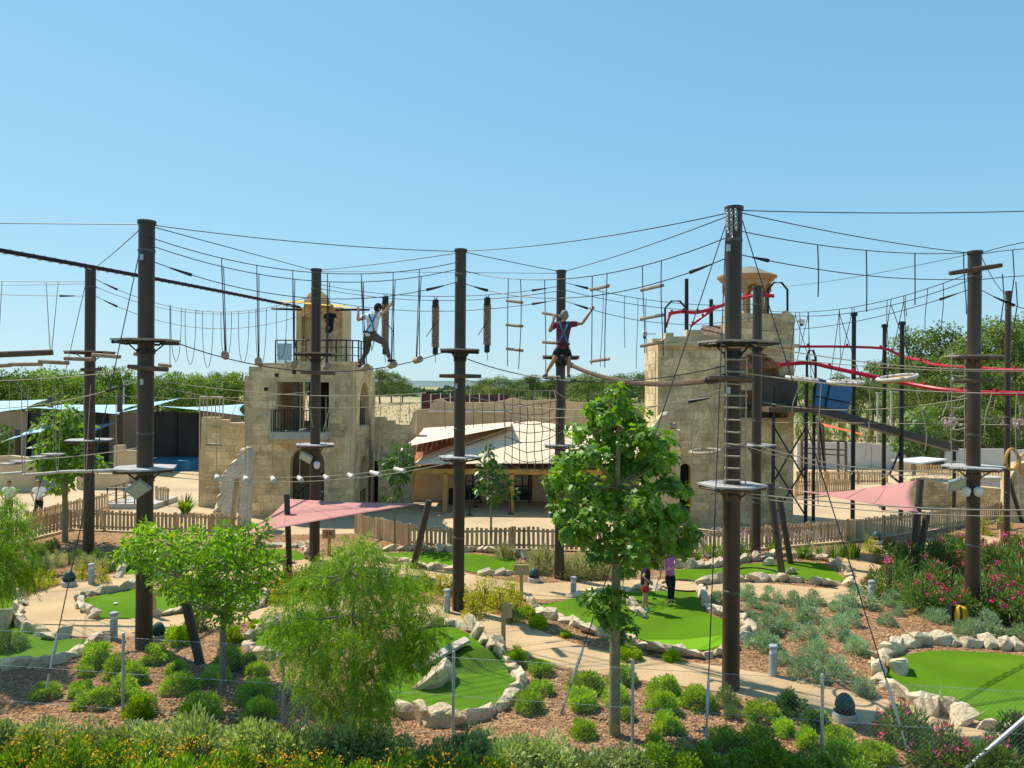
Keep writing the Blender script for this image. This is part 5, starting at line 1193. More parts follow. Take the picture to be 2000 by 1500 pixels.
pladder('pale rope ladder hanging down the front of ladder pole', 'F', 668, 946, 12, .2)
def pladder2():
    b, r, h = POLE['H']; t = thing('rope_ladder', 'pale rope ladder left of the right pole', 'rope ladder', Vector((b.x, b.y, 0))); d = b.y - .3
    for x in (1858, 1884): MB().tube([W(x, 697 + (908 - 697) * k / 8, d) + Vector((rng.uniform(-.01, .01), 0, 0)) for k in range(9)], .012, 5).build('side_rope', ROPE_L, t)
    for k in range(10):
        y = 712 + k * 21; MB().tube([W(1858, y + rng.uniform(-2, 2), d), W(1871, y + 2, d), W(1884, y + rng.uniform(-3, 3), d)], .015, 6).build('rung', ROPE_L, t, True)
pladder2()
# thick plaited rope bridge
TR = thing('plaited_rope_bridge', 'thick plaited brown rope sagging from maroon man to ladder pole', 'rope bridge', att('E', 712, 1))
tb = Cable.__new__(Cable); tb.p0 = att('E', 708, 1, 1); tb.p1 = att('F', 738, -1); tb.sag = 0
t_ = tb.t_at(1280); p = tb.p0.lerp(tb.p1, t_); tb.sag = (p.z - W(1280, 750, p.y).z) / (4 * t_ * (1 - t_))
b_ = MB(); n = 150
for s in range(3): b_.tube([tb.at(k / n) + Vector((0, .042 * math.cos(2 * math.pi * (k / n * 26 + s / 3)), .042 * math.sin(2 * math.pi * (k / n * 26 + s / 3)))) for k in range(n + 1)], .03, 6)
b_.build('plait', mat('plait_brown', (.17, .115, .085), .95, n1=(25, .3)), TR, True)
MB().tube([tb.at(0), tb.at(.06)], .085, 8).build('sleeve', DSTEEL, TR, True); MB().tube([tb.at(.93), tb.at(1)], .085, 8).build('sleeve', DSTEEL, TR, True)
# thick dark spiral wrapped rope, left edge to turret
SPR = thing('wrapped_rope', 'thick dark rope with grey spiral wrap from left edge to turret', 'rope', W(-60, 478, 17))
sp = Cable.__new__(Cable); sp.p0 = W(-60, 478, 17.5); sp.p1 = W(585, 600, 33.5); sp.sag = 0; t_ = sp.t_at(285); p = sp.p0.lerp(sp.p1, t_); sp.sag = (p.z - W(285, 541, p.y).z) / (4 * t_ * (1 - t_))
MB().tube([sp.at(k / 40) for k in range(41)], .06, 8).build('core', mat('purple_black', (.022, .014, .028), .7), SPR, True)
n = 700; MB().tube([sp.at(k / n) + Vector((0, .062 * math.cos(k * .42), .062 * math.sin(k * .42))) for k in range(n + 1)], .024, 4).build('wrap', mat('grey_cord', (.50, .43, .45), .8), SPR)
# yellow sail on the turret with two dark booms
YS = tag(sail('shade_sail', [W(533, 588, 33.2), W(582, 586, 36.5), W(672, 596, 36), W(702, 603, 33.6)], YEL, None, .18, dip=.0), 'yellow shade sail stretched across the left turret', 'shade sail')
for lab, x0, x1, y0, y1 in (('left dark boom below the yellow sail', 530, 590, 603, 605), ('right dark boom below the yellow sail', 655, 722, 605, 605)):
    tag(MB().tube([W(x0, y0, 33.6), W(x1, y1, 33.9)], .05, 6).build('boom', DSTEEL), lab, 'boom')
# lower course: small pale logs on two ropes, with long drop ropes
RB('n1', 'front rope under the small white logs', att('B', 928, 1), att('D', 903, -1), (583, 941), r=.010); RB('n2', 'rear rope under the small white logs', att('B', 924, 1) + Vector((0, .3, 0)), att('D', 899, -1) + Vector((0, .3, 0)), (583, 932), r=.010)
PLOG = mat('pale_log', (.60, .55, .48), .85, n1=(14, .15), orand=.1)
for i, x in enumerate((419, 476, 530, 583, 635, 683, 731, 779)):
    c = C['n1'].px(x) + Vector((0, .15, .05)); ax = Vector((-.32 if i < 6 else -.5, .75, 0)).normalized()
    t = thing('log_step', ORD(i) + ' small pale log step from the left on the lower rope bridge', 'log', c.copy(), 'pale log steps'); MB().tube([c - ax * .28, c + ax * .28], .058, 10).build('log', PLOG, t, True)
    u = C['b'].px(x + 4 if i % 2 else x + 2); MB().tube([u, c + ax * .1], .009, 5).build('rope', ROPE_L, t)
# lower left swinging beams and boards
for i, (x0, y0, x1, y1, dd) in enumerate(((-20, 928, 44, 923, 19.5), (44, 928, 110, 923, 19.8), (110, 922, 165, 920, 20), (165, 921, 228, 918, 19))):
    log(ORD(i) + ' long pale beam from the left in low hanging row', W(x0, y0, dd), W(x1, y1, dd), .04, m=PLOG, group='low hanging beams'); rope(ORD(i) + ' rope holding the low hanging beams at left', [W(x1 - 2, 752, dd), W(x1, y1, dd)], .010, ROPE_L); rope(ORD(i) + ' second rope on the low hanging beams at left', [W(x0 + 12, 752, dd), W(x0 + 3, y0, dd)], .010, ROPE_L)
for i, (x, y) in enumerate(((18, 906), (42, 901), (82, 892), (104, 887))):
    tag(MB().box(W(x, y, 24), (.62, .4, .04)).build('hanging_board', PLATG), ORD(i) + ' small flat grey board from the left, hanging behind beams', 'board', 'small hanging boards'); rope(ORD(i) + ' thin rope to the small hanging boards', [W(x, 745, 24), W(x, y, 24)], .009, ROPE_L)
# trapeze seat by the left wing wall
TZ = thing('trapeze', 'small trapeze swing in front of the ruined left wall', 'trapeze', W(417, 868, 20)); MB().tube([W(402, 868, 20), W(432, 869, 20)], .035, 7).build('bar', LOG, TZ)
for x, xt in ((404, 380), (430, 436), (430, 470), (404, 402)): MB().tube([W(xt, 770, 20), W(x, 868, 20)], .009, 5).build('rope', ROPE_L, TZ)
# balcony V ropes
for i, (xa, xb, yb) in enumerate(((597, 592, 845), (598, 612, 835), (650, 632, 840), (648, 640, 845))): rope(ORD(i) + ' slanting rope before the tower balcony', [C['b'].px(xa), W(xb, yb, C['b'].px(xa).y)], .010, ROPE_L)
# rope net behind the central pole
NT = thing('rope_net', 'sagging rope net between central pole and pole behind maroon man', 'rope net', W(1045, 840, 21)); pn = {}
for i in range(9):
    for j in range(8):
        u, v = i / 8, j / 7; x = 985 + 118 * u; y = 788 + 112 * v + 26 * math.sin(math.pi * u) * (.3 + .7 * v) - 10 * u; pn[(i, j)] = W(x, y, 20.6 + 1.6 * u) + Vector((rng.uniform(-.03, .03), rng.uniform(-.04, .04), rng.uniform(-.03, .03)))
NETM = mat('net_rope', (.16, .12, .10), .95)
for i in range(9): MB().tube([C['d'].px(min(985 + 118 * i / 8, 1082))] + [pn[(i, j)] for j in range(8)], .012, 4).build('net_strand', NETM, NT)
for j in range(8): MB().tube([pn[(i, j)] for i in range(9)], .012, 4).build('net_strand', NETM, NT)
for i, x in enumerate((868, 923, 941, 965, 985)): rope(ORD(i) + ' thin vertical rope from left behind the central pole', [W(x, 752, 21.5), W(x + 2, 838, 21.5)], .009, NETM)
for i, (x, c, yb) in enumerate(((690, 'b2', 905), (742, 'b2', 900), (800, 'b2', 880))): rope(ORD(i) + ' thin pale rope from the left between tower and central pole', drop(C[c], x, yb, .04), .009, ROPE_L)
for i, (x, c, yb) in enumerate(((1125, 'e2', 880), (1360, 'e2', 890), (1395, 'e2', 940))): rope(ORD(i) + ' thin pale rope from the left behind the maple top', drop(C[c], x, yb, .04), .009, ROPE_L)
for i, (x, c, yb) in enumerate(((1562, 'h', 806), (1604, 'h', 985), (1697, 'h', 902), (1790, 'h', 880), (1850, 'h', 812), (1938, 'h', 850), (1986, 'h', 985))): rope(ORD(i) + ' pale hanging rope from the left below the right middle rope', drop(C[c], x, yb, .07), .010, ROPE_L)
# zigzag rope lattice below ladder pole bridge (right)
ZG = thing('rope_lattice', 'loose zigzag rope lattice hanging left of the right pole', 'rope lattice', W(1700, 910, 18))
zz_ = []
for k in range(22): c = C['j'].px(1640 + k * 10.5); zz_.append(c + Vector((0, 0, -.03 if k % 2 else -.2)))
MB().tube(zz_, .009, 4).build('zigzag', ROPE_L, ZG)
# rings
RING = mat('wooden_ring', (.50, .29, .07), .5, n1=(5, .15))
for lab, x, y in (('left wooden ring hanging at the right edge', 1976, 897), ('right wooden ring cut by the right photo edge', 2002, 906)):
    d = POLE['I'][0].y - .4; c = W(x, y, d); t = thing('hanging_ring', lab, 'ring', c.copy(), 'wooden rings'); rr_ = 17 / F * d
    MB().tube([c + Vector((rr_ * .92 * math.cos(k * math.pi / 14), .12 * math.cos(k * math.pi / 14), rr_ * 1.2 * math.sin(k * math.pi / 14))) for k in range(29)], .055, 8, False).build('ring', RING, t, True); MB().tube([c + Vector((0, 0, rr_ * 1.2)), W(x, 760, d)], .012, 5).build('strap', DSTEEL, t)
# horizontal hoop beside the ladder pole
HP = thing('hanging_hoop', 'flat pale hoop hanging left of the ladder pole', 'hoop', W(1378, 881, 16)); c = W(1378, 881, 16.0); MB().tube([c + Vector((.31 * math.cos(k * math.pi / 14), .42 * math.sin(k * math.pi / 14), .03 * math.cos(k * math.pi / 14))) for k in range(29)], .03, 7, False).build('ring', ROPE_L, HP, True)
for s in (-.3, .3): MB().tube([c + Vector((s, 0, 0)), W(1384, 800, 16)], .009, 5).build('rope', ROPE_L, HP)
# small chain hanks on pole tops
def chain(lab, key, x, y0, y1):
    d = POLE[key][0].y - POLE[key][1] - .03; t = thing('chain', lab, 'chain', W(x, y1, d)); n = 8
    for k in range(n): 
        c = W(x + (k % 2) * 1.2, y0 + (y1 - y0) * (k + .5) / n, d); L_ = .055
        MB().tube([c + Vector((.022 * math.cos(a * math.pi / 5), (.022 if k % 2 else 0) * math.cos(a * math.pi / 5), L_ * math.sin(a * math.pi / 5))) for a in range(11)], .009, 4, False).build('link', GALV, t)
chain('left steel chain hanging on top of the ladder pole', 'F', 1420, 412, 452); chain('middle steel chain hanging on top of ladder pole', 'F', 1428, 410, 462); chain('right steel chain hanging on top of the ladder pole', 'F', 1437, 410, 448)
def plate(lab, key, y): 
    d = POLE[key][0].y - POLE[key][1] - .02; x = proj(POLE[key][0])[0]; tag(MB().box(W(x - 4, y, d), (.07, .04, .13)).build('clamp', GALV), lab, 'clamp', 'steel clamps on poles')
plate('small steel clamp high on the front left pole', 'B', 502); plate('small steel clamp high on the ladder pole', 'F', 484); plate('small steel clamp high on the central pole', 'D', 546); plate('small steel clamp lower on the front left pole', 'B', 746); plate('small steel clamp lower on the central pole', 'D', 754); plate('small steel clamp lower on the ladder pole', 'F', 762)
# ------------------------------------------------------------------ pink sails and their posts
tag(sail('shade_sail', [W(561, 974, 25.5), W(470, 1046, 20.5), W(826, 983, 22.5)], PINK, None, .10), 'pink triangular shade sail over the left greens', 'shade sail')
tag(sail('shade_sail', [W(1525, 953, 27.5), W(1600, 966, 27.5), W(1791, 938, 26.0), W(1797, 1003, 23.0)], PINK, None, .12), 'pink shade sail over the fence at right', 'shade sail')
def lpost(lab, xt, yt, xb, yb, r=.1):
    g = G(xb, yb); t = W(xt, yt, g.y * 1.0); tag(MB().tube([g - Vector((0, 0, .05)), t, t + (t - g).normalized() * .01], [r, r, r * .96], 12).build('sail_post', STEEL, None, True), lab, 'post', 'sail posts')
lpost('upright brown post under the peak of left pink sail', 560, 966, 566, 1128, .09); lpost('brown post leaning right at left pink sail corner', 838, 978, 806, 1110, .11)
lpost('brown post leaning left at the front left greens', 345, 1100, 392, 1296, .10)
lpost('left of two crossing posts at the right pink sail', 1503, 945, 1529, 1130, .11); lpost('right of two crossing posts at the right pink sail', 1523, 975, 1545, 1102, .10)
lpost('taller leaning post at the right corner of pink sail', 1798, 936, 1782, 1120, .11); lpost('shorter leaning post in oleanders beside the taller one', 1811, 1005, 1788, 1118, .10)
lpost('short post leaning at the slim edge pole', 1970, 935, 1996, 1020, .09)
# ------------------------------------------------------------------ plants
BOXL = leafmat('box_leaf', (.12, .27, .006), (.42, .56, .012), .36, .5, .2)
BOXD = leafmat('box_leaf_dark', (.03, .09, .012), (.10, .20, .025), .3, .5, .15)  # dark copy of box_leaf; for shrubs under the ladder pole, shade put into colour
LAVL = leafmat('lavender_leaf', (.14, .27, .17), (.36, .48, .34), .25, .8, .15)
HEDL = leafmat('hedge_leaf', (.05, .13, .022), (.52, .58, .28), .28, .45, .2)
HEDD = leafmat('hedge_leaf_green', (.05, .14, .014), (.27, .42, .04), .32, .45, .2)
OLEL = leafmat('oleander_leaf', (.05, .115, .025), (.21, .32, .09), .28, .5, .15)
AGAL = leafmat('strap_leaf', (.07, .18, .02), (.22, .38, .05), .3, .5, .15)
DURL = leafmat('golden_leaf', (.16, .24, .012), (.60, .56, .03), .35, .5, .15)
ROSL = leafmat('feathery_leaf', (.20, .24, .10), (.55, .54, .33), .25, .8, .15)
PNK = petalmat('pink_petal', (.78, .10, .30)); MAG = petalmat('magenta_petal', (.60, .04, .18)); ORY = petalmat('orange_yellow_petal', (.80, .40, .01)); LIL = petalmat('lilac_petal', (.50, .38, .52))
STEMM = mat('plant_stem', (.16, .11, .06), .9)
def dome(n, rx, rz, leaf, m, name, fill=.55, spiky=0., w=.5, bumps=.12):
    u = sph(n); u[:, 2] = np.abs(u[:, 2]) * 1.05 - .12
    k = fill + (1 - fill) * NR.rand(n) ** .45
    ph = NR.rand(3) * 6; bump_ = 1 + bumps * np.sin(u[:, 0] * 6 + ph[0]) * np.sin(u[:, 1] * 6 + ph[1]) + bumps * .7 * np.sin(u[:, 2] * 9 + ph[2]) + .05 * NR.normal(size=n)
    P = u * (k * bump_)[:, None] * np.array([rx, rx, rz]); P[:, 2] = np.maximum(P[:, 2], .02)
    D = u * (.5 + spiky) + sph(n) * (.8 - .5 * spiky); D[:, 2] += .25 + .5 * spiky
    N = u * .7 + sph(n) * .6
    return leaf_obj(name, P, D, N, leaf * (.7 + .6 * NR.rand(n)), leaf * w, np.clip(NR.rand(n) * .75 + .25 * k, 0, 1), m, mesh_only=True)
def cdome(n, rx, rz, leaf, m, name, k=18, cr=.34, spiky=.1, w=.5, jit=.7):
    """a shrub made of leafy sprays: k tufts over a dome, leaves facing out of each tuft, a few leaves inside"""
    Ps, Ds, Ns, Sh = [], [], [], []
    for i in range(k):
        u = sph(1)[0]; u[2] = abs(u[2]) * 1.1 - .08; rr_ = rng.uniform(.62, .86); c = u * rr_ * np.array([rx, rx, rz]); c[2] = max(c[2], .1 * rz); q = n // k; v = sph(q); r_ = cr * rx * rng.uniform(.75, 1.25)
        rad = r_ * (.35 + .65 * NR.rand(q) ** .5); P = c + v * rad[:, None] * np.array([1, 1, rz / rx * .8]); P[:, 2] = np.maximum(P[:, 2], .015); s0 = rng.uniform(-.2, .2)
        Ps.append(P); Ds.append(v * (.6 + spiky) + u * .5 + sph(q) * jit * .7 + np.array([0, 0, .15 + .5 * spiky])); Ns.append(v * .6 + sph(q) * .6 + np.array([0, 0, .3])); Sh.append(np.clip(NR.rand(q) * .7 + .2 + s0, 0, 1))
    P = np.concatenate(Ps); q = len(P)
    return leaf_obj(name, P, np.concatenate(Ds), np.concatenate(Ns), leaf * (.65 + .7 * NR.rand(q)), leaf * w, np.concatenate(Sh), m, mesh_only=True)
def straps(n, L, spread, w, m, name, droop=.35):
    """arching blades from one root, each a chain of quads"""
    V = []; Fc = []; sh = []
    for i in range(n):
        a = rng.uniform(0, 6.28); l = L * rng.uniform(.6, 1.1); sp_ = spread * rng.uniform(.2, 1); d = Vector((math.cos(a), math.sin(a), 0)); s = Vector((-d.y, d.x, 0)); b = len(V); r0 = rng.uniform(0, .12)
        for k in range(5):
            t = k / 4; p = d * (r0 + sp_ * l * t * (.5 + .5 * t)) + Vector((0, 0, l * (t - droop * sp_ * t * t))); ww = w * (1 - t) ** .6 * .5 + .001
            V += [p + s * ww, p - s * ww]
        for k in range(4): Fc.append((b + 2 * k, b + 2 * k + 1, b + 2 * k + 3, b + 2 * k + 2)); sh.append(rng.random())
    me = bpy.data.meshes.new(name); me.from_pydata([tuple(v) for v in V], [], Fc); me.materials.append(m)
    at_ = me.attributes.new('shade', 'FLOAT', 'FACE'); at_.data.foreach_set('value', sh); return me
def blossoms(n, rx, rz, size, m, zmin=.35, per=9, spread=.06):
    u = sph(n); u[:, 2] = np.abs(u[:, 2]); u = u[u[:, 2] > zmin * NR.rand(len(u))]; n = len(u)
    C_ = np.repeat(u * np.array([rx, rx, rz]) * 1.02, per, 0) + NR.normal(size=(n * per, 3)) * spread
    return leaf_obj('flowers', C_, sph(n * per) + np.array([0, 0, .4]), sph(n * per) + np.array([0, 0, .8]), size, size * .8, NR.rand(n * per), m, mesh_only=True)
def mobj(name, me, loc, s, rz=None, parent=None):
    o = bpy.data.objects.new(name, me); col.objects.link(o)
    if name == 'flowers': o['kind'] = 'stuff'
    if parent is not None: o.parent = parent; return o
    o.location = loc; o.scale = s if isinstance(s, tuple) else (s, s, s); o.rotation_euler.z = rng.uniform(0, 6.28) if rz is None else rz
    return o
def plant(name, label, cat, loc, s, group, parts):
    t = thing(name, label, cat, loc, group); t.scale = s if isinstance(s, tuple) else (s, s, s); t.rotation_euler.z = rng.uniform(0, 6.28)
    for nm, me in parts: mobj(nm, me, None, None, parent=t)
    return t
def stems(h, n, spread):
    b = MB()
    for i in range(n):
        a = rng.uniform(0, 6.28); r = spread * rng.random(); b.tube([(r * .2 * math.cos(a), r * .2 * math.sin(a), 0), (r * math.cos(a), r * math.sin(a), h * rng.uniform(.6, .9))], [.014, .006], 4)
    me = bpy.data.meshes.new('stems'); me.from_pydata(b.v, [], b.f); me.materials.append(STEMM); return me
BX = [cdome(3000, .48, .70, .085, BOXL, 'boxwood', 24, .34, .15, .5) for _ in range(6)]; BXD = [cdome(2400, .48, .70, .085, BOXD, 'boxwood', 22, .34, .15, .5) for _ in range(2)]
LV = [cdome(2200, .46, .74, .11, LAVL, 'lavender', 16, .36, .7, .2, .5) for _ in range(5)]
def ball(list_, x, y, r): return x, y, r
BOXES = {
 'in the bed between path and maple': [(1008, 1281, 25), (1056, 1299, 23), (1057, 1339, 22), (1033, 1367, 26), (1146, 1327, 31), (1137, 1360, 29), (1140, 1419, 25), (1026, 1193, 17), (1052, 1212, 17)],
 'in the bed right of the maple trunk': [(1200, 1353, 26), (1215, 1317, 24), (1224, 1392, 16), (1299, 1336, 28), (1293, 1370, 31), (1305, 1405, 27), (1278, 1445, 19), (1365, 1358, 32), (1105, 1235, 11)],
 'in the front right bed by the chain-link fence': [(1416, 1440, 33), (1482, 1440, 35), (1488, 1382, 30), (1530, 1416, 22), (1580, 1440, 25), (1637, 1430, 28), (1646, 1466, 34), (1712, 1466, 34), (1600, 1400, 20), (1312, 1280, 14), (1228, 1272, 20)],
 'in the bed at the front left': [(348, 1236, 27), (303, 1272, 26), (189, 1277, 32), (168, 1311, 14), (231, 1299, 27), (261, 1314, 25), (156, 1341, 22), (90, 1343, 25), (237, 1341, 28), (186, 1358, 30), (276, 1374, 28), (351, 1328, 29), (345, 1302, 20), (393, 1371, 36), (420, 1312, 26), (447, 1281, 30), (498, 1343, 32), (507, 1382, 28), (501, 1302, 19), (504, 1216, 16), (452, 1240, 22)],
}
for bed, lst in BOXES.items():
    for i, (x, y, r) in enumerate(sorted(lst)):
        g = G(x, y + r * .75); s = 2 * r / F * g.y * 1.08
        tag(mobj('boxwood_shrub', BX[rng.randrange(6)], g, (s * rng.uniform(.92, 1.15), s * rng.uniform(.92, 1.12), s * rng.uniform(.85, 1.05))), ORD(i) + ' rounded bright boxwood from the left ' + bed, 'shrub', 'clipped boxwood shrubs')
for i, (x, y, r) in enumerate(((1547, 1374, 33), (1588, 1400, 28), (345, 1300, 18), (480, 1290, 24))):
    g = G(x, y + r * .75); s = 2 * r / F * g.y; tag(mobj('boxwood_shrub', BXD[i % 2], g, s), ORD(i) + ' dark shaded boxwood, counted from the right' if False else ('dark boxwood in the shade of the ladder pole', 'shaded boxwood beside the speaker at bottom right', 'small dark boxwood behind the left bed', 'dark boxwood behind the left sapling trunk')[i], 'shrub', 'clipped boxwood shrubs')
LAVS = [(200, 360, 60), (245, 425, 45), (215, 510, 50), (365, 370, 60), (370, 460, 60), (330, 560, 85), (295, 660, 95), (460, 540, 65), (420, 780, 60), (510, 400, 60), (640, 390, 60), (600, 480, 85), (575, 620, 75), (650, 730, 85), (600, 850, 105), (780, 850, 95), (760, 590, 90), (820, 430, 80), (850, 520, 75), (905, 700, 75), (940, 390, 85), (950, 960, 80), (1100, 530, 55), (1160, 400, 65), (1180, 480, 40), (1240, 350, 60), (1380, 500, 45), (1450, 510, 60), (1460, 430, 50), (1640, 590, 80), (1800, 570, 90), (1980, 620, 60), (5, 400, 60)]
for i, (x, y, r) in enumerate(sorted(LAVS)):
    px, py, rr_ = 1400 + .3 * x, 1050 + .3 * y, .3 * r; g = G(px, py + rr_ * .7); s = 2 * rr_ / F * g.y * 1.18
    tag(mobj('lavender_bush', LV[i % 5], g, (s, s, s * .92)), ORD(i) + ' grey-green lavender bush from the left in bed right of ladder pole', 'shrub', 'lavender bushes')
# front hedge
HG = [cdome(4600, .56, .98, .082, HEDL, 'hedge_foliage', 26, .30, .2, .42) for _ in range(4)]; HGD = [cdome(4200, .56, .98, .078, HEDD, 'hedge_foliage', 24, .30, .2, .45) for _ in range(3)]
HST = stems(.9, 14, .4); YF = [blossoms(46, .55, 1.0, .035, ORY, .2, 7, .035) for _ in range(2)]
hx = []
x = -8.0
while x < 8.6:
    hx.append(x); x += rng.uniform(.5, .66)
for i, x in enumerate(hx):
    d = 10.95 - .05 * x + rng.uniform(-.2, .15); px = 1000 + x * F / d
    yt = 1402 if px < 560 else (1405 if px < 720 else (1428 if px < 1150 else (1452 if px < 1250 else 1470)))
    if px > 1700: continue
    z = W(px, yt + rng.uniform(-16, 20), d).z
    plant('hedge_shrub', ORD(i) + ' leafy hedge shrub from the left along the bottom of photo', 'shrub', (x, d, 0), (1.0, 1.0, z), 'front hedge shrubs', (('foliage', HG[i % 4] if (px < 1250) else HGD[i % 3]), ('stems', HST)))
x = -7.2; i = 0
while x < .4:
    d = 10.0 + rng.uniform(-.15, .15); px = 1000 + x * F / d
    top = 1440 if px < 300 else (1462 if px < 560 else 1478)
    z = W(px, top + rng.uniform(-14, 22), d).z
    plant('lantana_shrub', ORD(i) + ' yellow flowering lantana from the left at the bottom edge', 'shrub', (x, d, 0), (.95, .95, z), 'yellow lantana row', (('foliage', HGD[i % 3]), ('stems', HST), ('flowers', YF[i % 2]))); x += rng.uniform(.5, .7); i += 1
# oleanders
OL = [cdome(1700, .5, .82, .14, OLEL, 'oleander_foliage', 18, .36, .3, .2) for _ in range(3)]; OF = [blossoms(10, .50, .84, .05, PNK, .25, 13, .035), blossoms(11, .50, .84, .05, MAG, .25, 13, .035)]
OLS = [(1740, 1140, 46), (1770, 1100, 40), (1800, 1170, 44), (1830, 1095, 42), (1845, 1150, 50), (1875, 1190, 40), (1860, 1080, 36), (1935, 1110, 48), (1930, 1180, 50), (1970, 1140, 50), (1985, 1200, 48), (1975, 1080, 36), (2020, 1160, 55), (1745, 1085, 30), (1900, 1090, 40), (2005, 1110, 50)]
for i, (x, y, r) in enumerate(sorted(OLS)):
    g = G(x, y + r * .55); s = 2 * r / F * g.y
    plant('oleander_shrub', ORD(i) + ' oleander from the left in the pink flowering thicket at right', 'shrub', g, (s, s, s * .95), 'oleander thicket', (('foliage', OL[i % 3]), ('stems', HST), ('flowers', OF[i % 2])))
for i, (x, y, r, d) in enumerate(((1745, 1400, 34, 12.6), (1775, 1420, 52, 12.2), (1835, 1450, 48, 11.6), (1890, 1475, 42, 11.3), (1945, 1480, 46, 11.3), (1990, 1440, 50, 11.9))):
    p = W(x, y, d); s = 2 * r / F * d; z = W(x, y - r, d).z
    plant('oleander_shrub', ORD(i) + ' pink oleander from the left by right chain-link fence', 'shrub', (p.x, d, 0), (s, s, z * 1.05), 'front oleanders', (('foliage', OL[i % 3]), ('stems', HST), ('flowers', OF[0])))
# strappy clumps with lilac flower heads
AG = [straps(70, .55, .55, .022, AGAL, 'blades') for _ in range(3)]; AF = blossoms(22, .4, .8, .045, LIL, .6, 9, .035)
for i, (x, y) in enumerate(sorted(((1325, 1092), (1345, 1085), (1362, 1096), (1380, 1088), (1398, 1094), (1455, 1090), (1510, 1085), (1560, 1090), (1578, 1092), (1600, 1090), (1628, 1098), (1645, 1088), (1660, 1092), (1672, 1088), (1440, 1085), (1415, 1090)))): # noqa
    g = G(x, y); s = rng.uniform(1.0, 1.35); plant('strap_leaf_plant', ORD(i) + ' strappy green flower clump from left before the long picket fence', 'plant', g, s, 'strappy clumps by the fence', (('blades', AG[i % 3]), ('flowers', AF)) if i < 12 else (('blades', AG[i % 3]),))
FRP = straps(120, .75, .9, .10, HEDD, 'blades', .5)
plant('frangipani_bush', 'bright green spiky bush on the paving by left tower', 'bush', G(362, 1004), 1.2, None, (('blades', FRP), ('stems', HST)))
# golden duranta, feathery and yellow tufts
DU = [dome(900, .5, 1.0, .09, DURL, 'golden_foliage', .3, .5, .5, .25) for _ in range(3)]; RO = [dome(1600, .5, .9, .13, ROSL, 'feathery_foliage', .2, .7, .18, .25) for _ in range(2)]
for i, (x, y, r) in enumerate(sorted(((925, 1190, 24), (945, 1165, 26), (975, 1175, 26), (1000, 1158, 20), (1010, 1185, 20), (880, 1150, 18), (905, 1170, 20), (560, 1150, 28), (590, 1140, 24), (620, 1160, 26), (545, 1165, 22), (860, 1145, 20), (1700, 1070, 16), (1920, 1035, 16), (1960, 1025, 14), (830, 1140, 18)))):
    g = G(x, y + r * .6); s = 2 * r / F * g.y; plant('golden_shrub', ORD(i - (0 if x < 700 else 4 if x < 1100 else 13)) + ' yellow-green golden shrub from the left ' + ('near the central pole' if x > 820 and x < 1100 else 'near the pink sail post' if x < 700 else 'along the right fence'), 'shrub', g, s, 'golden shrubs', (('foliage', DU[i % 3]), ('stems', HST)))
for i, (x, y, r) in enumerate(sorted(((1065, 1095, 30), (1050, 1105, 24), (1130, 1110, 30), (1155, 1112, 26), (1160, 1100, 24), (1108, 1115, 22), (1282, 1095, 22), (1180, 1115, 24), (985, 1080, 20)))):
    g = G(x, y + r * .6); s = 2 * r / F * g.y; plant('feathery_shrub', ORD(i) + ' pale feathery shrub from the left before the long fence', 'shrub', g, s, 'pale feathery shrubs', (('foliage', RO[i % 2]), ('stems', HST)))
for i, (x, y, r) in enumerate(sorted(((75, 1080, 18), (100, 1070, 16), (60, 1110, 22), (90, 1110, 18), (110, 1095, 18), (150, 1090, 16), (165, 1100, 18), (190, 1090, 16), (205, 1105, 18), (100, 1135, 14), (75, 1140, 18), (200, 1130, 14), (225, 1095, 16), (45, 1130, 20), (160, 1125, 14)))):
    g = G(x, y + r * .6); s = 2 * r / F * g.y; k = i % 3
    plant('border_plant', ORD(i) + ' small tufted border plant from the left behind left path', 'plant', g, s, 'tufted border plants', (('foliage', DU[i % 3] if k == 0 else (RO[0] if k == 1 else OL[1])), ('stems', HST)))
for i, (x, y, r) in enumerate(((1420, 1365, 22), (1430, 1395, 16), (20, 1255, 26), (385, 1215, 22), (1000, 1205, 18))):
    g = G(x, y + r * .6); s = 2 * r / F * g.y; plant('young_shrub', ('sparse young shrub at the foot of ladder pole', 'small sparse shrub in front of the ladder pole', 'thin weedy plant on the far left green edge', 'leafy shrub behind the front left speaker', 'low green shrub beside the middle wooden sign')[i], 'shrub', g, s, None, (('foliage', OL[i % 3]), ('stems', HST)))
# ------------------------------------------------------------------ trees
def branch_tree(t, base, trunk_pts, radii, clumps, bark, every=1):
    b = MB(); b.tube(trunk_pts, radii, 10); b.build('trunk', bark, t, True)
    br_ = MB(); tp = [Vector(p) for p in trunk_pts]
    for c, r in clumps[::every]:
        best = min(tp[1:] if len(tp) > 2 else tp, key=lambda p: (p - c).length + (4 if p.z > c.z - .1 * 0 + .3 else 0)); m_ = best.lerp(c, .5) + Vector((0, 0, -.05)); br_.tube([best, m_, c], [radii[-1] * .9 + .006, .016, .006], 5)
    br_.build('branches', bark, t, True)
def px_clumps(lst, d, depth, extra=2, seed=1):
    rr = random.Random(seed); out = []; xs = [l[0] for l in lst]; cx = (min(xs) + max(xs)) / 2; hw = (max(xs) - min(xs)) / 2 + 1
    for (x, y, r) in lst:
        k = math.sqrt(max(.1, 1 - ((x - cx) / hw) ** 2))
        for e in range(extra):
            dd = d + rr.uniform(-1, 1) * depth * k; out.append((W(x + rr.uniform(-.3, .3) * r, y + rr.uniform(-.3, .3) * r, dd), r / F * dd * rr.uniform(.8, 1.1)))
    return out
MAPL = leafmat('maple_leaf', (.04, .125, .015), (.21, .38, .04), .42, .42, .0)
MT = thing('maple_tree', 'tall lobed-leaf tree with straight trunk in centre right foreground', 'tree', G(1200, 1436)); dM = G(1200, 1436).y
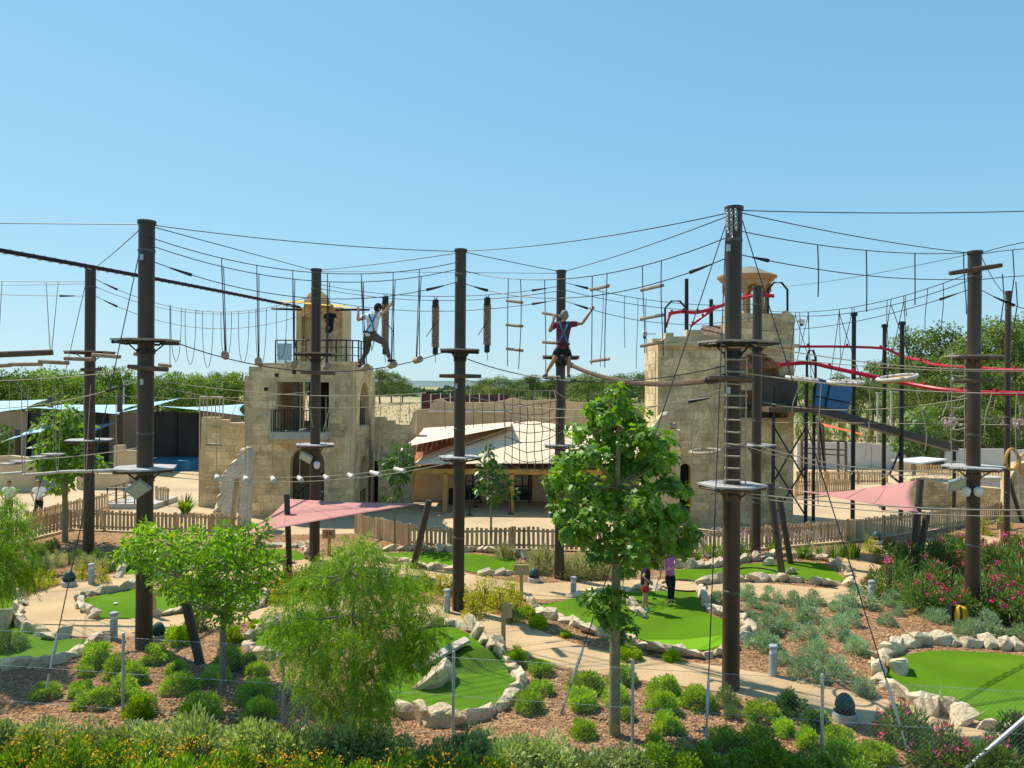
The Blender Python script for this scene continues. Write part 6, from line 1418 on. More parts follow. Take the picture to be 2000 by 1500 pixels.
ML = [(1210, 765, 24), (1225, 785, 22), (1165, 795, 34), (1190, 805, 34), (1240, 810, 38), (1125, 795, 20), (1150, 830, 38), (1200, 845, 46), (1260, 850, 42), (1100, 835, 24), (1110, 850, 16), (1300, 860, 30), (1322, 862, 18), (1315, 890, 24), (1150, 880, 44), (1210, 900, 52), (1270, 905, 46), (1105, 905, 34), (1085, 935, 30), (1140, 940, 44), (1200, 960, 54), (1262, 965, 50), (1310, 940, 34), (1330, 955, 20), (1080, 960, 20), (1100, 985, 36), (1160, 1010, 46), (1225, 1020, 52), (1285, 1015, 46), (1325, 1000, 34), (1345, 1030, 26), (1130, 1045, 38), (1185, 1065, 42), (1245, 1075, 42), (1300, 1060, 40), (1335, 1060, 22), (1110, 1030, 26), (1160, 1090, 24), (1275, 1095, 24), (1220, 1105, 26), (1355, 1045, 18), (1340, 1080, 16), (1095, 1010, 20)]
cl = px_clumps([(1206 + (x - 1206) * min(1, .66 + .34 * max(0, y - 790) / 150), y, r * .74) for x, y, r in ML], dM, 1.2, 2, 3)
low = px_clumps([(1165, 1165, 26), (1200, 1155, 22), (1145, 1170, 16), (1205, 1205, 28), (1225, 1225, 20), (1180, 1195, 18), (1215, 1245, 16)], dM, .3, 1, 4); cl2 = cl + low
P, D, N, S = clump_leaves(cl2, 1200, .17, up=.5, droop=-.75, jitter=.5, fill=.2); n = len(P)
leaf_obj('crown', P, D, N, .135 * (.6 + .7 * NR.rand(n)), .125 * (.7 + .5 * NR.rand(n)), S, MAPL, MT, lobes=True)
b0 = G(1200, 1436); branch_tree(MT, b0, [b0 - Vector((0, 0, .05)), W(1201, 1250, dM), W(1204, 1100, dM), W(1206, 950, dM), W(1208, 830, dM), W(1210, 770, dM)], [.105, .09, .075, .05, .03, .012], cl2, BARKY)
SAPL = leafmat('sapling_leaf', (.075, .21, .008), (.30, .50, .018), .42, .45, .0)
ST_ = thing('sapling_tree', 'bright green sapling with forked trunk at the left', 'tree', G(436, 1352)); dS = G(436, 1352).y
SL = [(262, 1060, 26), (285, 1045, 24), (245, 1085, 18), (310, 1060, 28), (330, 1090, 32), (300, 1105, 26), (350, 1070, 28), (375, 1055, 26), (400, 1075, 34), (385, 1110, 34), (430, 1100, 38), (440, 1060, 28), (470, 1075, 34), (505, 1070, 30), (500, 1105, 36), (530, 1100, 24), (540, 1130, 14), (420, 1145, 32), (460, 1140, 36), (500, 1140, 28), (375, 1150, 26), (340, 1130, 22), (345, 1165, 16), (440, 1180, 26), (480, 1175, 20), (515, 1040, 12), (405, 1185, 18), (425, 1205, 20), (460, 1200, 20), (310, 1140, 22), (270, 1085, 26), (450, 1040, 26), (490, 1045, 22), (520, 1020, 8), (283, 1020, 8)]
cl = px_clumps([(x, y, r * 1.08) for x, y, r in SL], dS, 1.1, 2, 8); P, D, N, S = clump_leaves(cl, 1150, .12, up=.4, droop=-.1, jitter=.7, fill=.15); n = len(P)
leaf_obj('crown', P, D, N, .13 * (.6 + .8 * NR.rand(n)), .045 * (.8 + .5 * NR.rand(n)), S, SAPL, ST_)
b0 = G(436, 1352); branch_tree(ST_, b0, [b0 - Vector((0, 0, .05)), W(436, 1260, dS), W(437, 1200, dS), W(452, 1160, dS), W(468, 1110, dS)], [.06, .05, .045, .03, .012], cl, BARK)
stk = thing('tree_stake', 'thin timber stake tied next to the left sapling', 'stake', G(430, 1340)); MB().tube([G(431, 1340), W(433, 1225, G(431, 1340).y)], .03, 6).build('stake', LOG, stk)
# weeping pepper trees: drooping strands of fine leaflets
PEPL = leafmat('pepper_leaf', (.045, .14, .008), (.30, .48, .02), .42, .5, .0)
def weeping(t, cl, nstr, lmin, lmax, seed):
    rr = random.Random(seed); Ps, Ds, Ns, Sh = [], [], [], []
    wts = [r * r for c, r in cl]
    for _ in range(nstr):
        c, r = rr.choices(cl, wts)[0]; u = Vector((rr.gauss(0, 1), rr.gauss(0, 1), rr.gauss(0, 1))).normalized(); p = c + u * r * rr.random() ** .4; L = rr.uniform(lmin, lmax); d = (u * .5 + Vector((rr.gauss(0, .4), rr.gauss(0, .4), .25))).normalized(); n = int(L / .028); s = rr.random()
        for k in range(n):
            t_ = k / n; d = (d + Vector((rr.gauss(0, .03), rr.gauss(0, .03), -.16))).normalized(); p = p + d * .028
            if p.z < .3: break
            side = d.cross(Vector((rr.gauss(0, 1), rr.gauss(0, 1), .3))).normalized()
            for sg in (-1, 1): Ps.append(p); Ds.append(side * sg * .8 + d * .7 + Vector((0, 0, -.2))); Ns.append(Vector((rr.gauss(0, .5), rr.gauss(0, .5), 1))); Sh.append(min(1, max(0, s * .6 + rr.random() * .4)))
    n = len(Ps); leaf_obj('crown', np.array(Ps), np.array(Ds), np.array(Ns), .06 + .03 * NR.rand(n), .013, np.array(Sh), PEPL, t)
PT = thing('pepper_tree', 'weeping feathery green tree in the centre left foreground', 'tree', (W(685, 1500, 11.7).x, 11.7, 0)); dP = 11.7
PLs = [(605, 1135, 26), (650, 1105, 24), (690, 1090, 34), (715, 1110, 30), (785, 1140, 34), (805, 1160, 24), (590, 1165, 36), (650, 1150, 44), (720, 1165, 46), (785, 1185, 42), (830, 1190, 24), (570, 1215, 38), (630, 1220, 48), (700, 1230, 52), (770, 1235, 46), (825, 1240, 36), (560, 1265, 28), (600, 1280, 42), (670, 1290, 50), (740, 1295, 48), (800, 1285, 36), (840, 1265, 22), (590, 1325, 34), (650, 1345, 42), (720, 1350, 40), (620, 1370, 26), (690, 1390, 38), (740, 1400, 26), (650, 1420, 26), (700, 1445, 30), (740, 1440, 22), (670, 1470, 24)]
cl = px_clumps([(x, y - 12, r * .66) for x, y, r in PLs], dP, .9, 1, 12); weeping(PT, cl, 2700, .16, .5, 5)
bp_ = (W(685, 1500, dP).x, dP, 0); branch_tree(PT, None, [Vector(bp_), W(690, 1400, dP), W(695, 1300, dP), W(690, 1200, dP), W(685, 1120, dP)], [.08, .065, .05, .03, .01], cl, BARK)
for i, x in enumerate((662, 712)): tag(MB().tube([(W(x, 1500, dP).x, dP - .2, 0), W(x, 1440, dP - .2)], .035, 7).build('tree_stake', YW), ('left' if i == 0 else 'right') + ' orange timber stake at the weeping tree', 'stake')
PT2 = thing('pepper_tree', 'weeping feathery tree cut by the left photo edge', 'tree', (W(-30, 1300, 15.5).x, 15.5, 0)); d2 = 15.5
cl = px_clumps([(5, 985, 30), (30, 1005, 26), (-25, 1000, 40), (35, 1040, 30), (-5, 1050, 44), (-50, 1060, 50), (40, 1080, 26), (0, 1100, 44), (25, 1120, 30), (-30, 1130, 46), (-60, 1110, 50), (15, 1150, 20)], d2, .9, 1, 15); weeping(PT2, cl, 1300, .25, .55, 6)
bp_ = Vector((W(-30, 1300, d2).x, d2, 0)); branch_tree(PT2, None, [bp_, W(-30, 1200, d2), W(-28, 1100, d2), W(-25, 1020, d2)], [.08, .06, .04, .015], cl, BARK)
def small_tree(lab, bx, by, lst, leaf, m, per, seed, r0=.06):
    g = G(bx, by); t = thing('small_tree', lab, 'tree', g); cl = px_clumps(lst, g.y, .9, 2, seed); P, D, N, S = clump_leaves(cl, per, leaf, droop=-.4, fill=.2); n = len(P)
    leaf_obj('crown', P, D, N, leaf * (.7 + .6 * NR.rand(n)), leaf * .5, S, m, t); tx = lst[0][0]; ty = lst[0][1]
    branch_tree(t, None, [g, W(bx, (by + ty) / 2, g.y), W((bx + tx) / 2, (by + 2 * ty) / 3, g.y), W(tx, ty, g.y)], [r0, r0 * .8, r0 * .5, r0 * .2], cl, BARKY)
SMG = leafmat('broad_leaf', (.05, .135, .014), (.20, .35, .03), .38, .45, .0); SMD = leafmat('citrus_leaf', (.02, .07, .014), (.075, .17, .03), .3, .35, .0)
small_tree('broad leaved small tree between the far left pole and blue sails', 127, 1058, [(135, 795, 14), (120, 812, 22), (148, 815, 18), (95, 835, 22), (125, 845, 28), (155, 840, 20), (88, 870, 20), (115, 880, 28), (145, 880, 26), (100, 910, 26), (135, 920, 26), (160, 905, 16), (120, 945, 22), (198, 902, 16), (85, 895, 16)], .3, SMG, 210, 21, .11)
small_tree('dark round-leaved sapling before the ruined wall at veranda', 771, 1070, [(785, 880, 14), (775, 895, 18), (795, 895, 16), (762, 905, 16), (780, 915, 20), (798, 910, 12), (770, 930, 16), (788, 928, 12), (762, 968, 13), (778, 955, 13), (768, 975, 8)], .24, SMD, 260, 22, .045)
small_tree('dark green sapling in front of the veranda glass doors', 959, 1078, [(953, 878, 12), (955, 895, 16), (945, 915, 18), (968, 915, 18), (985, 940, 20), (955, 940, 20), (940, 955, 14), (972, 960, 18), (995, 962, 12), (960, 975, 12)], .24, SMD, 260, 23, .045)
small_tree('small bushy tree behind the sloping steel beam', 1785, 935, [(1790, 825, 24), (1770, 845, 24), (1805, 845, 22), (1785, 865, 26), (1810, 870, 18), (1765, 875, 16)], .5, leafmat('olive_leaf', (.06, .12, .05), (.18, .27, .11), .3, .6, 0), 90, 24, .12)
small_tree('bright tree top at the left edge beside blue sails', 0, 930, [(5, 850, 14), (-5, 870, 20), (12, 875, 12)], .4, SMG, 160, 25, .08)
PCR = [blossoms(12, .6, .4, .22, LIL, .1, 12, .18)]
for i, (x, y) in enumerate(((1860, 818), (1938, 815), (1992, 820))):
    p = W(x, y, 56); t = plant('blossom_tree', ORD(i) + ' lilac blossoming tree from the left in right background', 'tree', (p.x, 56, 0), 1, 'lilac blossom trees', (('trunk', CP[0][1]),))
    o = mobj('crown', PCR[0], None, None, parent=t); o.location = (0, 0, p.z - .5)
# ------------------------------------------------------------------ garden fittings
BOLG = mat('bollard_grey', (.34, .37, .40), .5, n1=(8, .06))
def bollard(lab, x, yt, yb):
    g = G(x, yb); h = (yb - yt) / F * g.y * 1.0; t = thing('bollard_light', lab, 'bollard light', g, 'grey bollard lights'); r = .085
    MB().lathe([(r, 0), (r, h - .16)], g, 16).build('column', BOLG, t, True); MB().lathe([(r * .85, h - .16), (r * .85, h - .08)], g, 16).build('light_band', mat('opal_band', (.6, .62, .62), .3), t, True); MB().lathe([(r, h - .08), (r * 1.06, h - .07), (r * 1.06, h - .01), (r * .9, h + .005)], g, 16).build('cap', BOLG, t, True)
bollard('grey bollard light beside the lavender near ladder pole', 1510, 1260, 1320); bollard('grey bollard light on the path left of the two players', 1120, 1127, 1162); bollard('grey bollard light at the path bend near oleanders', 1702, 1134, 1175); bollard('grey bollard light left of the central pole', 873, 1151, 1196); bollard('grey bollard light by front left pole', 222, 1196, 1249); bollard('grey bollard light behind the left path', 178, 1101, 1141)
SPG = mat('speaker_green', (.025, .075, .07), .5, n1=(10, .15))
def gspk(lab, x, yb, rpx):
    g = G(x, yb); r = rpx / F * g.y; t = thing('garden_speaker', lab, 'speaker', g, 'garden speakers')
    MB().lathe([(r, 0), (r * 1.02, r * .15), (r * 1.0, r * .75), (r * .86, r * .8), (r * .84, r * .5), (.02, r * .48)], g, 18).build('concrete_ring', CONC, t, True)
    MB().lathe([(r * .72, r * .5), (r * .72, r * 1.1), (r * .62, r * 1.2)], g, 16).build('grille', DARK, t, True)
    MB().lathe([(r * .82, r * 1.25), (r * .78, r * 1.6), (r * .6, r * 2.0), (r * .3, r * 2.3), (.01, r * 2.36)], g, 18).build('dome', SPG, t, True)
    for k in range(4): a = k * math.pi / 2 + .5; MB().box(g + Vector((r * .76 * math.cos(a), r * .76 * math.sin(a), r * 1.2)), (r * .2, r * .2, r * .5)).build('fin', SPG, t)
gspk('green dome speaker in concrete ring at front left pole', 309, 1250, 15); gspk('green dome speaker behind the left path', 135, 1145, 13); gspk('green dome speaker right of the middle wooden sign', 1043, 1137, 12); gspk('large green dome speaker by the fence at bottom right', 1650, 1408, 23); gspk('green dome speaker at the end of rear right path', 1712, 1063, 11)
SGN = mat('sign_timber', (.50, .34, .17), .8, n1=(6, .15), stretch=(1, 1, .3))
def sign(lab, x, yt, yb, bw, bh, txt=None, dx=0):
    g = G(x, yb); d = g.y; t = thing('hole_sign', lab, 'sign', g, 'wooden hole signs'); tp = W(x, yt, d); MB().box((g.x, d, tp.z / 2), (.1, .09, tp.z)).build('post', SGN, t)
    w_, h_ = bw / F * d, bh / F * d; c = Vector((g.x + dx / F * d, d - .075, tp.z - h_ / 2 + .02)); MB().box(c, (w_, .05, h_)).build('board', SGN, t)
    if txt:
        cu = bpy.data.curves.new('lettering', 'FONT'); cu.body = txt; cu.align_x = 'CENTER'; cu.align_y = 'CENTER'; cu.size = h_ * .75; cu.extrude = .004
        o = bpy.data.objects.new('lettering', cu); col.objects.link(o); dg = bpy.context.evaluated_depsgraph_get(); me = bpy.data.meshes.new_from_object(o.evaluated_get(dg)); bpy.data.objects.remove(o)
        o = bpy.data.objects.new('lettering', me); me.materials.clear(); me.materials.append(WOOD_D); col.objects.link(o); me.transform(Matrix.Translation(c + Vector((0, -.032, 0))) @ Matrix.Rotation(math.pi / 2, 4, 'X')); child(o, t)
sign('wooden sign with number before the tower-front pole', 643, 1034, 1085, 25, 18, '14'); sign('wooden sign on the path behind the golden shrubs', 1018, 1103, 1172, 30, 20, None, 0); sign('wooden sign post standing by the boulder green', 983, 1178, 1272, 18, 28, None, 8); sign('small wooden sign under the pink sail post', 556, 1086, 1130, 20, 14, None, -6); sign('wooden sign behind the front left pole', 300, 1150, 1205, 14, 16, None, 8); sign('grey wooden sign near the slim edge pole', 1955, 1020, 1058, 16, 14, None, -4)
# chain link fence
CL = thing('chain_link_fence', 'galvanised chain-link fence along the bottom of photo', 'fence', (-1, 12.6, 0))
fpts = [G(240, 1396), G(885, 1442), G(1235, 1462), G(1605, 1500)]
fa = fpts[0]; fb = fpts[3]; u = (fb - fa).normalized(); A0 = fa - u * 3.2; B0 = fb + u * 3.3; L = (B0 - A0).length; hF = 1.36
wi = MB(); s = .075
def strand(p, q): 
    n_ = Vector((-u.y, u.x, 0)) * .0008; v_ = Vector((0, 0, .0008)); wi.add([p + v_, p - v_ + n_, p - v_ - n_, q + v_, q - v_ + n_, q - v_ - n_], [(0, 1, 4, 3), (1, 2, 5, 4), (2, 0, 3, 5)])
k = 0
while k * s < L + hF:
    x0 = k * s
    a, b = max(0, x0 - L), min(hF, x0); strand(A0 + u * (x0 - a) + Vector((0, 0, .05 + a)), A0 + u * (x0 - b) + Vector((0, 0, .05 + b)))
    x1 = x0 - hF; a = max(0, -x1); b = min(hF, L - x1)
    if b > a: strand(A0 + u * (x1 + a) + Vector((0, 0, .055 + a)), A0 + u * (x1 + b) + Vector((0, 0, .055 + b)))
    k += 1
me = bpy.data.meshes.new('wire_mesh'); me.from_pydata(wi.v, [], wi.f); me.materials.append(GALV); o = bpy.data.objects.new('wire_mesh', me); col.objects.link(o); child(o, CL); o['kind'] = 'stuff'
for z in (.1, .75, hF + .04): MB().tube([A0 + Vector((0, 0, z)), B0 + Vector((0, 0, z))], .003, 4).build('tension_wire', GALV, CL)
for p in [fa - u * 3.05, fa, (fpts[0] + fpts[1]) / 2, fpts[1], fpts[2], fpts[3]]: MB().lathe([(.026, -.05), (.026, 1.46), (.02, 1.49), (.005, 1.5)], p, 10).build('post', GALV, CL, True)
cp = fpts[3] + u * 3.25; MB().lathe([(.035, -.05), (.035, 1.5), (.01, 1.53)], cp, 10).build('post', GALV, CL, True)
MB().tube([cp + Vector((0, 0, 1.3)), cp - u * 1.35 + Vector((0, -.15, .1))], .03, 8).build('brace', GALV, CL, True); MB().tube([(fpts[0] + fpts[1]) / 2 + Vector((0, 0, .9)), (fpts[0] + fpts[1]) / 2 + u * .5], .02, 6).build('brace', GALV, CL, True)
# yellow and black backpack sprayer
g = G(1876, 1220); BK = thing('backpack', 'yellow and black backpack unit standing by the right pole', 'backpack', g)
MB().lathe([(.12, .03), (.19, .08), (.2, .3), (.17, .46), (.08, .52)], g, 14).build('body', mat('yellow_plastic', (.72, .45, .01), .4), BK, True); MB().lathe([(.09, .5), (.1, .56), (.02, .58)], g, 12).build('lid', DSTEEL, BK, True)
for s in (-1, 1): MB().tube([g + Vector((s * .11, -.15, .1)), g + Vector((s * .14, -.26, .3)), g + Vector((s * .09, -.14, .5))], .03, 6).build('strap', DSTEEL, BK, True)
MB().box(g + Vector((-.20, .08, .27)), (.12, .26, .46)).build('frame', DSTEEL, BK)
# ------------------------------------------------------------------ people
def skinmesh(verts, edges, radii, roots, sub=2):
    bm = bmesh.new(); ly = bm.verts.layers.skin.verify(); vs_ = []
    for i, v in enumerate(verts):
        b = bm.verts.new(v); b[ly].radius = (radii[i], radii[i]) if not isinstance(radii[i], tuple) else radii[i]; b[ly].use_root = i in roots; vs_.append(b)
    for a, b in edges: bm.edges.new((vs_[a], vs_[b]))
    me = bpy.data.meshes.new('tmp'); bm.to_mesh(me); bm.free(); o = bpy.data.objects.new('tmp', me); col.objects.link(o)
    o.modifiers.new('s', 'SKIN').use_smooth_shade = True; ss = o.modifiers.new('u', 'SUBSURF'); ss.levels = sub; ss.render_levels = sub
    dg = bpy.context.evaluated_depsgraph_get(); out = bpy.data.meshes.new_from_object(o.evaluated_get(dg)); bpy.data.objects.remove(o); return out
def chainmesh(chains, sub=2):
    """chains: list of [(point, radius), ...]; a chain may start at ('ref', i, j) = vertex j of chain i, so it grows out of it"""
    V, E_, Rr, roots = [], [], [], []; idx = []
    for ch in chains:
        ids = []
        for k, it in enumerate(ch):
            if it[0] == 'ref': ids.append(idx[it[1]][it[2]]); continue
            V.append(it[0]); Rr.append(it[1]); ids.append(len(V) - 1)
            if k > 0: E_.append((ids[-2], ids[-1]))
            else: roots.append(len(V) - 1)
        idx.append(ids)
    return skinmesh(V, E_, Rr, set(roots), sub)
def ell(c, rx, ry, rz, ax, ay, az, nu=16, nv=12, keep=None, nose=False):
    P = []; fs = []
    for i in range(nv + 1):
        for j in range(nu):
            th = math.pi * i / nv; ph = 2 * math.pi * j / nu; l = Vector((math.sin(th) * math.cos(ph), math.sin(th) * math.sin(ph), math.cos(th)))
            k = 1.0
            if nose:
                if l.z < -.2: k *= 1 + .12 * (l.z + .2) * (1 if l.y < .3 else .2)          # jaw narrows towards the neck at the back
                if l.y > .3 and l.z < 0: k *= 1.02
            P.append(c + ax * (l.x * rx * k) + ay * (l.y * ry * k) + az * (l.z * rz))
    L_ = lambda i, j: i * nu + j % nu
    for i in range(nv):
        for j in range(nu):
            q = (L_(i, j), L_(i + 1, j), L_(i + 1, j + 1), L_(i, j + 1))
            if keep is None or keep(i / nv, j / nu): fs.append(q)
    return P, fs
def mesh_obj(name, me, m, parent):
    me.materials.clear(); me.materials.append(m); me.polygons.foreach_set('use_smooth', [True] * len(me.polygons)); o = bpy.data.objects.new(name, me); col.objects.link(o); child(o, parent); return o
def person(label, J, face, skin, shirt, pants, shoes, hair, H=1.74, shorts=False, sleeve=.55, cap=None, harness=None, longhair=False, female=False, loc=None):
    """J: joints in world coordinates. body = one continuous skin surface; clothes and hair are children"""
    s = H / 1.74; t = thing('person', label, 'person', loc or Vector((J['pelvis'].x, J['pelvis'].y, min(J['anL'].z, J['anR'].z) - .08)))
    nk, pv = J['neck'], J['pelvis']; mid = pv.lerp(nk, .35); chest = pv.lerp(nk, .74)
    face = Vector(face).normalized(); hz = (J['head'] - nk); az = (hz.normalized() + Vector((0, 0, 1.5))).normalized(); ay = (face - az * face.dot(az)).normalized(); ax = ay.cross(az)
    f_ = .92 if female else 1
    legs, arms = [], []
    sk = [[(pv, .13 * s), (mid, .118 * s * f_), (chest, .14 * s * f_), (nk - (nk - chest) * .25, .085 * s), (nk, .052 * s), (nk.lerp(J['head'], .6), .055 * s)]]
    hands = []
    for S_ in 'LR':
        sh, el, ha = J['sh' + S_], J['el' + S_], J['ha' + S_]
        sk.append([('ref', 0, 2), (chest.lerp(sh, .72) + Vector((0, 0, .02)), .075 * s * f_), (sh, .058 * s * f_), (sh.lerp(el, .5), .048 * s * f_), (el, .04 * s), (el.lerp(ha, .4), .04 * s), (ha, .028 * s)])
        hp, kn, an, to = J['hip' + S_], J['kn' + S_], J['an' + S_], J['to' + S_]
        sk.append([('ref', 0, 0), (hp, .092 * s), (hp.lerp(kn, .5), .078 * s), (kn, .056 * s), (kn.lerp(an, .35), .054 * s), (an, .036 * s), (an.lerp(to, .5) + Vector((0, 0, -.035)), .036 * s), (to, .026 * s)])
        # hand: palm and five fingers curled round the thing held
        d = (ha - el).normalized(); g = J.get('grip' + S_, Vector((0, 0, 1))); sd = d.cross(g).normalized() if d.cross(g).length > .1 else d.cross(Vector((1, 0, 0))).normalized(); up_ = sd.cross(d)
        pc = ha + d * .05 * s; hands.append([(ha - d * .02, .027 * s), (pc, (.034 * s)), (pc + d * .04 * s, .03 * s)])
        for q in range(4):
            o_ = up_ * (.03 - .02 * q) * s; l = (.036, .042, .04, .03)[q] * s; a = pc + d * .03 * s + o_; hands.append([(a, .011 * s), (a + d * l, .0105 * s), (a + d * l * 1.35 + sd * l * .75, .0095 * s), (a + d * l * .8 + sd * l * 1.3, .0085 * s)])
        a = ha + d * .03 * s + up_ * .028 * s; hands.append([(a, .013 * s), (a + up_ * .028 * s + d * .02 * s + sd * .01, .0115 * s), (a + up_ * .03 * s + d * .05 * s + sd * .025 * s, .0095 * s)])
    body = chainmesh(sk); hm = chainmesh(hands, 1)
    P, fs = ell(J['head'], .074 * s, .094 * s, .118 * s, ax, ay, az, nose=True)
    bm = bmesh.new(); bm.from_mesh(body); bm.from_mesh(hm)
    def addm(P, fs):
        vs_ = [bm.verts.new(p) for p in P]
        for f in fs:
            try: bm.faces.new([vs_[i] for i in f])
            except ValueError: pass
    addm(P, fs); hd = J['head']
    nb = hd + ay * .092 * s - az * .012 * s; addm(*ell(nb, .014 * s, .02 * s, .026 * s, ax, ay, az, 8, 6))
    for sg in (-1, 1): addm(*ell(hd + ax * sg * .076 * s - az * .005, .012 * s, .022 * s, .034 * s, ax, ay, az, 8, 6))
    bm.to_mesh(body); bm.free(); mesh_obj('body', body, skin, t)
    for sg in (-1, 1):
        b = MB(); b.add(*ell(hd + ax * sg * .03 * s + ay * .082 * s + az * .012 * s, .012 * s, .008 * s, .008 * s, ax, ay, az, 8, 6)); b.build('eye', DARK, t, True)
    b = MB(); b.add(*ell(hd + ay * .083 * s - az * .055 * s, .024 * s, .008 * s, .007 * s, ax, ay, az, 8, 6)); b.build('mouth', LIPM, t, True)
    def hk(v, u):          # hair covers the crown, the back and the temples, not the face (u = .25 is the face side)
        a = abs(((u - .25 + .5) % 1) - .5); return v < .30 or (a > .17 and v < .62) or (a > .28 and v < .72)
    b = MB(); b.add(*ell(hd + az * .006 - ay * .004, .083 * s, .103 * s, .126 * s, ax, ay, az, 24, 16, hk)); b.build('hair', hair, t, True)
    if longhair:
        bk = hd - ay * .09 * s; mesh_obj('ponytail', chainmesh([[(bk, .04 * s), (bk - az * .1 - ay * .03, .045 * s), (bk - az * .22 - ay * .01, .02 * s)]]), hair, t)
    if cap:
        b = MB(); b.add(*ell(hd + az * .012, .09 * s, .11 * s, .128 * s, ax, ay, az, 24, 16, lambda v, u: v < .44)); br = hd + ay * .13 * s + az * .03 * s
        b.add(*ell(br, .07 * s, .075 * s, .012 * s, ax, ay, az, 12, 6)); b.build('cap', cap, t, True)
    # shirt: torso and sleeves a little larger than the body
    e = .016; tor = [[(pv - (mid - pv) * .45, .145 * s + e), (pv + (mid - pv) * .15, .142 * s + e), (mid, .13 * s * f_ + e), (chest, .152 * s * f_ + e), (nk - (nk - chest) * .22, .088 * s + e * .6), (nk - (nk - chest) * .08, .058 * s + e * .5)]]
    for S_ in 'LR':
        sh, el = J['sh' + S_], J['el' + S_]; c_ = [('ref', 0, 3), (chest.lerp(sh, .72) + Vector((0, 0, .02)), .085 * s * f_ + e), (sh, .066 * s * f_ + e)]
        if sleeve > 0: c_ += [(sh.lerp(el, sleeve * .55), .06 * s * f_ + e), (sh.lerp(el, sleeve), .056 * s * f_ + e)]
        tor.append(c_)
    mesh_obj('shirt', chainmesh(tor), shirt, t)
    pt = [[(pv + (mid - pv) * .3, .132 * s + e * .8), (pv, .142 * s + e * .6)]]
    for S_ in 'LR':
        hp, kn, an = J['hip' + S_], J['kn' + S_], J['an' + S_]; c_ = [('ref', 0, 1), (hp, .106 * s + e), (hp.lerp(kn, .5), .09 * s + e * (1.3 if shorts else .6))]
        c_ += [(hp.lerp(kn, .72), .084 * s + e)] if shorts else [(kn, .06 * s + e * .6), (kn.lerp(an, .4), .056 * s + e * .6), (an, .046 * s + e * .5)]
        pt.append(c_)
    mesh_obj('shorts' if shorts else 'trousers', chainmesh(pt), pants, t)
    for S_ in 'LR':
        an, to = J['an' + S_], J['to' + S_]; d = (to - an); hl = an - Vector((d.x, d.y, 0)) * .25 + Vector((0, 0, -.045))
        mesh_obj('shoe', chainmesh([[(hl, .04 * s), (an.lerp(to, .4) + Vector((0, 0, -.025)), .047 * s), (to, .036 * s)]]), shoes, t)
        mesh_obj('sole', chainmesh([[(hl + Vector((0, 0, -.035)), (.016 * s)), (to + Vector((0, 0, -.03)), .016 * s)]], 1), WHITE, t)
    if harness:
        bk = -ay if abs(ay.y) < 2 else -ay; b = MB(); view = Vector((0, -1, 0)); o_ = view * .155 * s
        shl, shr = J['shL'].lerp(nk, .45), J['shR'].lerp(nk, .45); c = pv.lerp(nk, .55)
        for a_, b_ in ((shl, c), (shr, c), (c, J['hipL'] + Vector((-.02, 0, .1))), (c, J['hipR'] + Vector((.02, 0, .1)))):
            b.tube([a_ + o_ * .55 + Vector((0, 0, .03)), a_.lerp(b_, .35) + o_, a_.lerp(b_, .7) + o_, b_ + o_ * .9], .021, 6)
        b.build('harness_strap', harness, t, True)
        MB().tube([pv + view * .16 + Vector((math.cos(k * math.pi / 8) * .16 - 0, math.sin(k * math.pi / 8) * .0 + .0, .06 + .015 * math.cos(k))) for k in range(9)], .022, 6).build('waist_belt', DSTEEL, t, True)
        for sg in (-1, 1): MB().tube([pv + Vector((sg * .12, -.14, 0)), pv + Vector((sg * .10, -.16, -.25)), pv + Vector((sg * .06, -.15, -.42)), pv + Vector((sg * .03, -.14, -.2))], .011, 5).build('lanyard', DSTEEL, t, True)
    return t
LIPM = mat('lip', (.38, .16, .13), .6)
SK1 = mat('skin_fair', (.52, .29, .20), .55, n1=(30, .06)); SK2 = mat('skin_tan', (.42, .22, .13), .55, n1=(30, .06))
def cloth(n, c): return mat(n, c, .9, n1=(9, .10), n2=(160, .06), bump=(14, .4, .03))
HB = mat('hair_black', (.014, .011, .010), .6, n1=(50, .3)); HGy = mat('hair_grey', (.24, .22, .20), .6, n1=(50, .35)); HBr = mat('hair_brown', (.06, .03, .018), .6, n1=(50, .3))
def jn(d, **k): return {a: (W(v[0], v[1], d + (v[2] if len(v) > 2 else 0))) for a, v in k.items()}
d = C['a'].px(735).y
J = jn(d, head=(738, 602, -.02), neck=(733, 613), shL=(713, 618, .04), elL=(699, 626, -.12), haL=(700, 609, -.22), shR=(738, 617, -.05), elR=(750, 611, -.2), haR=(762, 597, -.3), pelvis=(724, 654), hipL=(717, 658, .07), knL=(718, 684, .05), anL=(701, 711, .1), toL=(714, 716, .02), hipR=(732, 658, -.06), knR=(753, 671, -.12), anR=(760, 700, -.05), toR=(774, 706, -.12))
person('person in white shirt and black cap stepping along log swings', J, (.75, .62, -.08), SK1, cloth('shirt_white', (.84, .86, .88)), cloth('trousers_grey_brown', (.13, .11, .095)), mat('shoe_black', (.02, .02, .022), .6), HB, 1.74, False, .6, mat('cap_black', (.018, .018, .02), .8), mat('harness_blue', (.02, .17, .30), .6))
d = C['e'].px(1100).y
J = jn(d, head=(1103, 616), neck=(1101, 628), shL=(1085, 633, .04), elL=(1073, 648, -.1), haL=(1081, 626, -.2), shR=(1117, 633, -.02), elR=(1137, 632, -.1), haR=(1154, 608, -.2), pelvis=(1099, 678), hipL=(1091, 682, .02), knL=(1082, 703, -.1), anL=(1067, 728, .0), toL=(1062, 735, -.14), hipR=(1107, 682, .0), knR=(1111, 706, -.12), anR=(1110, 730, .05), toR=(1113, 736, .16))
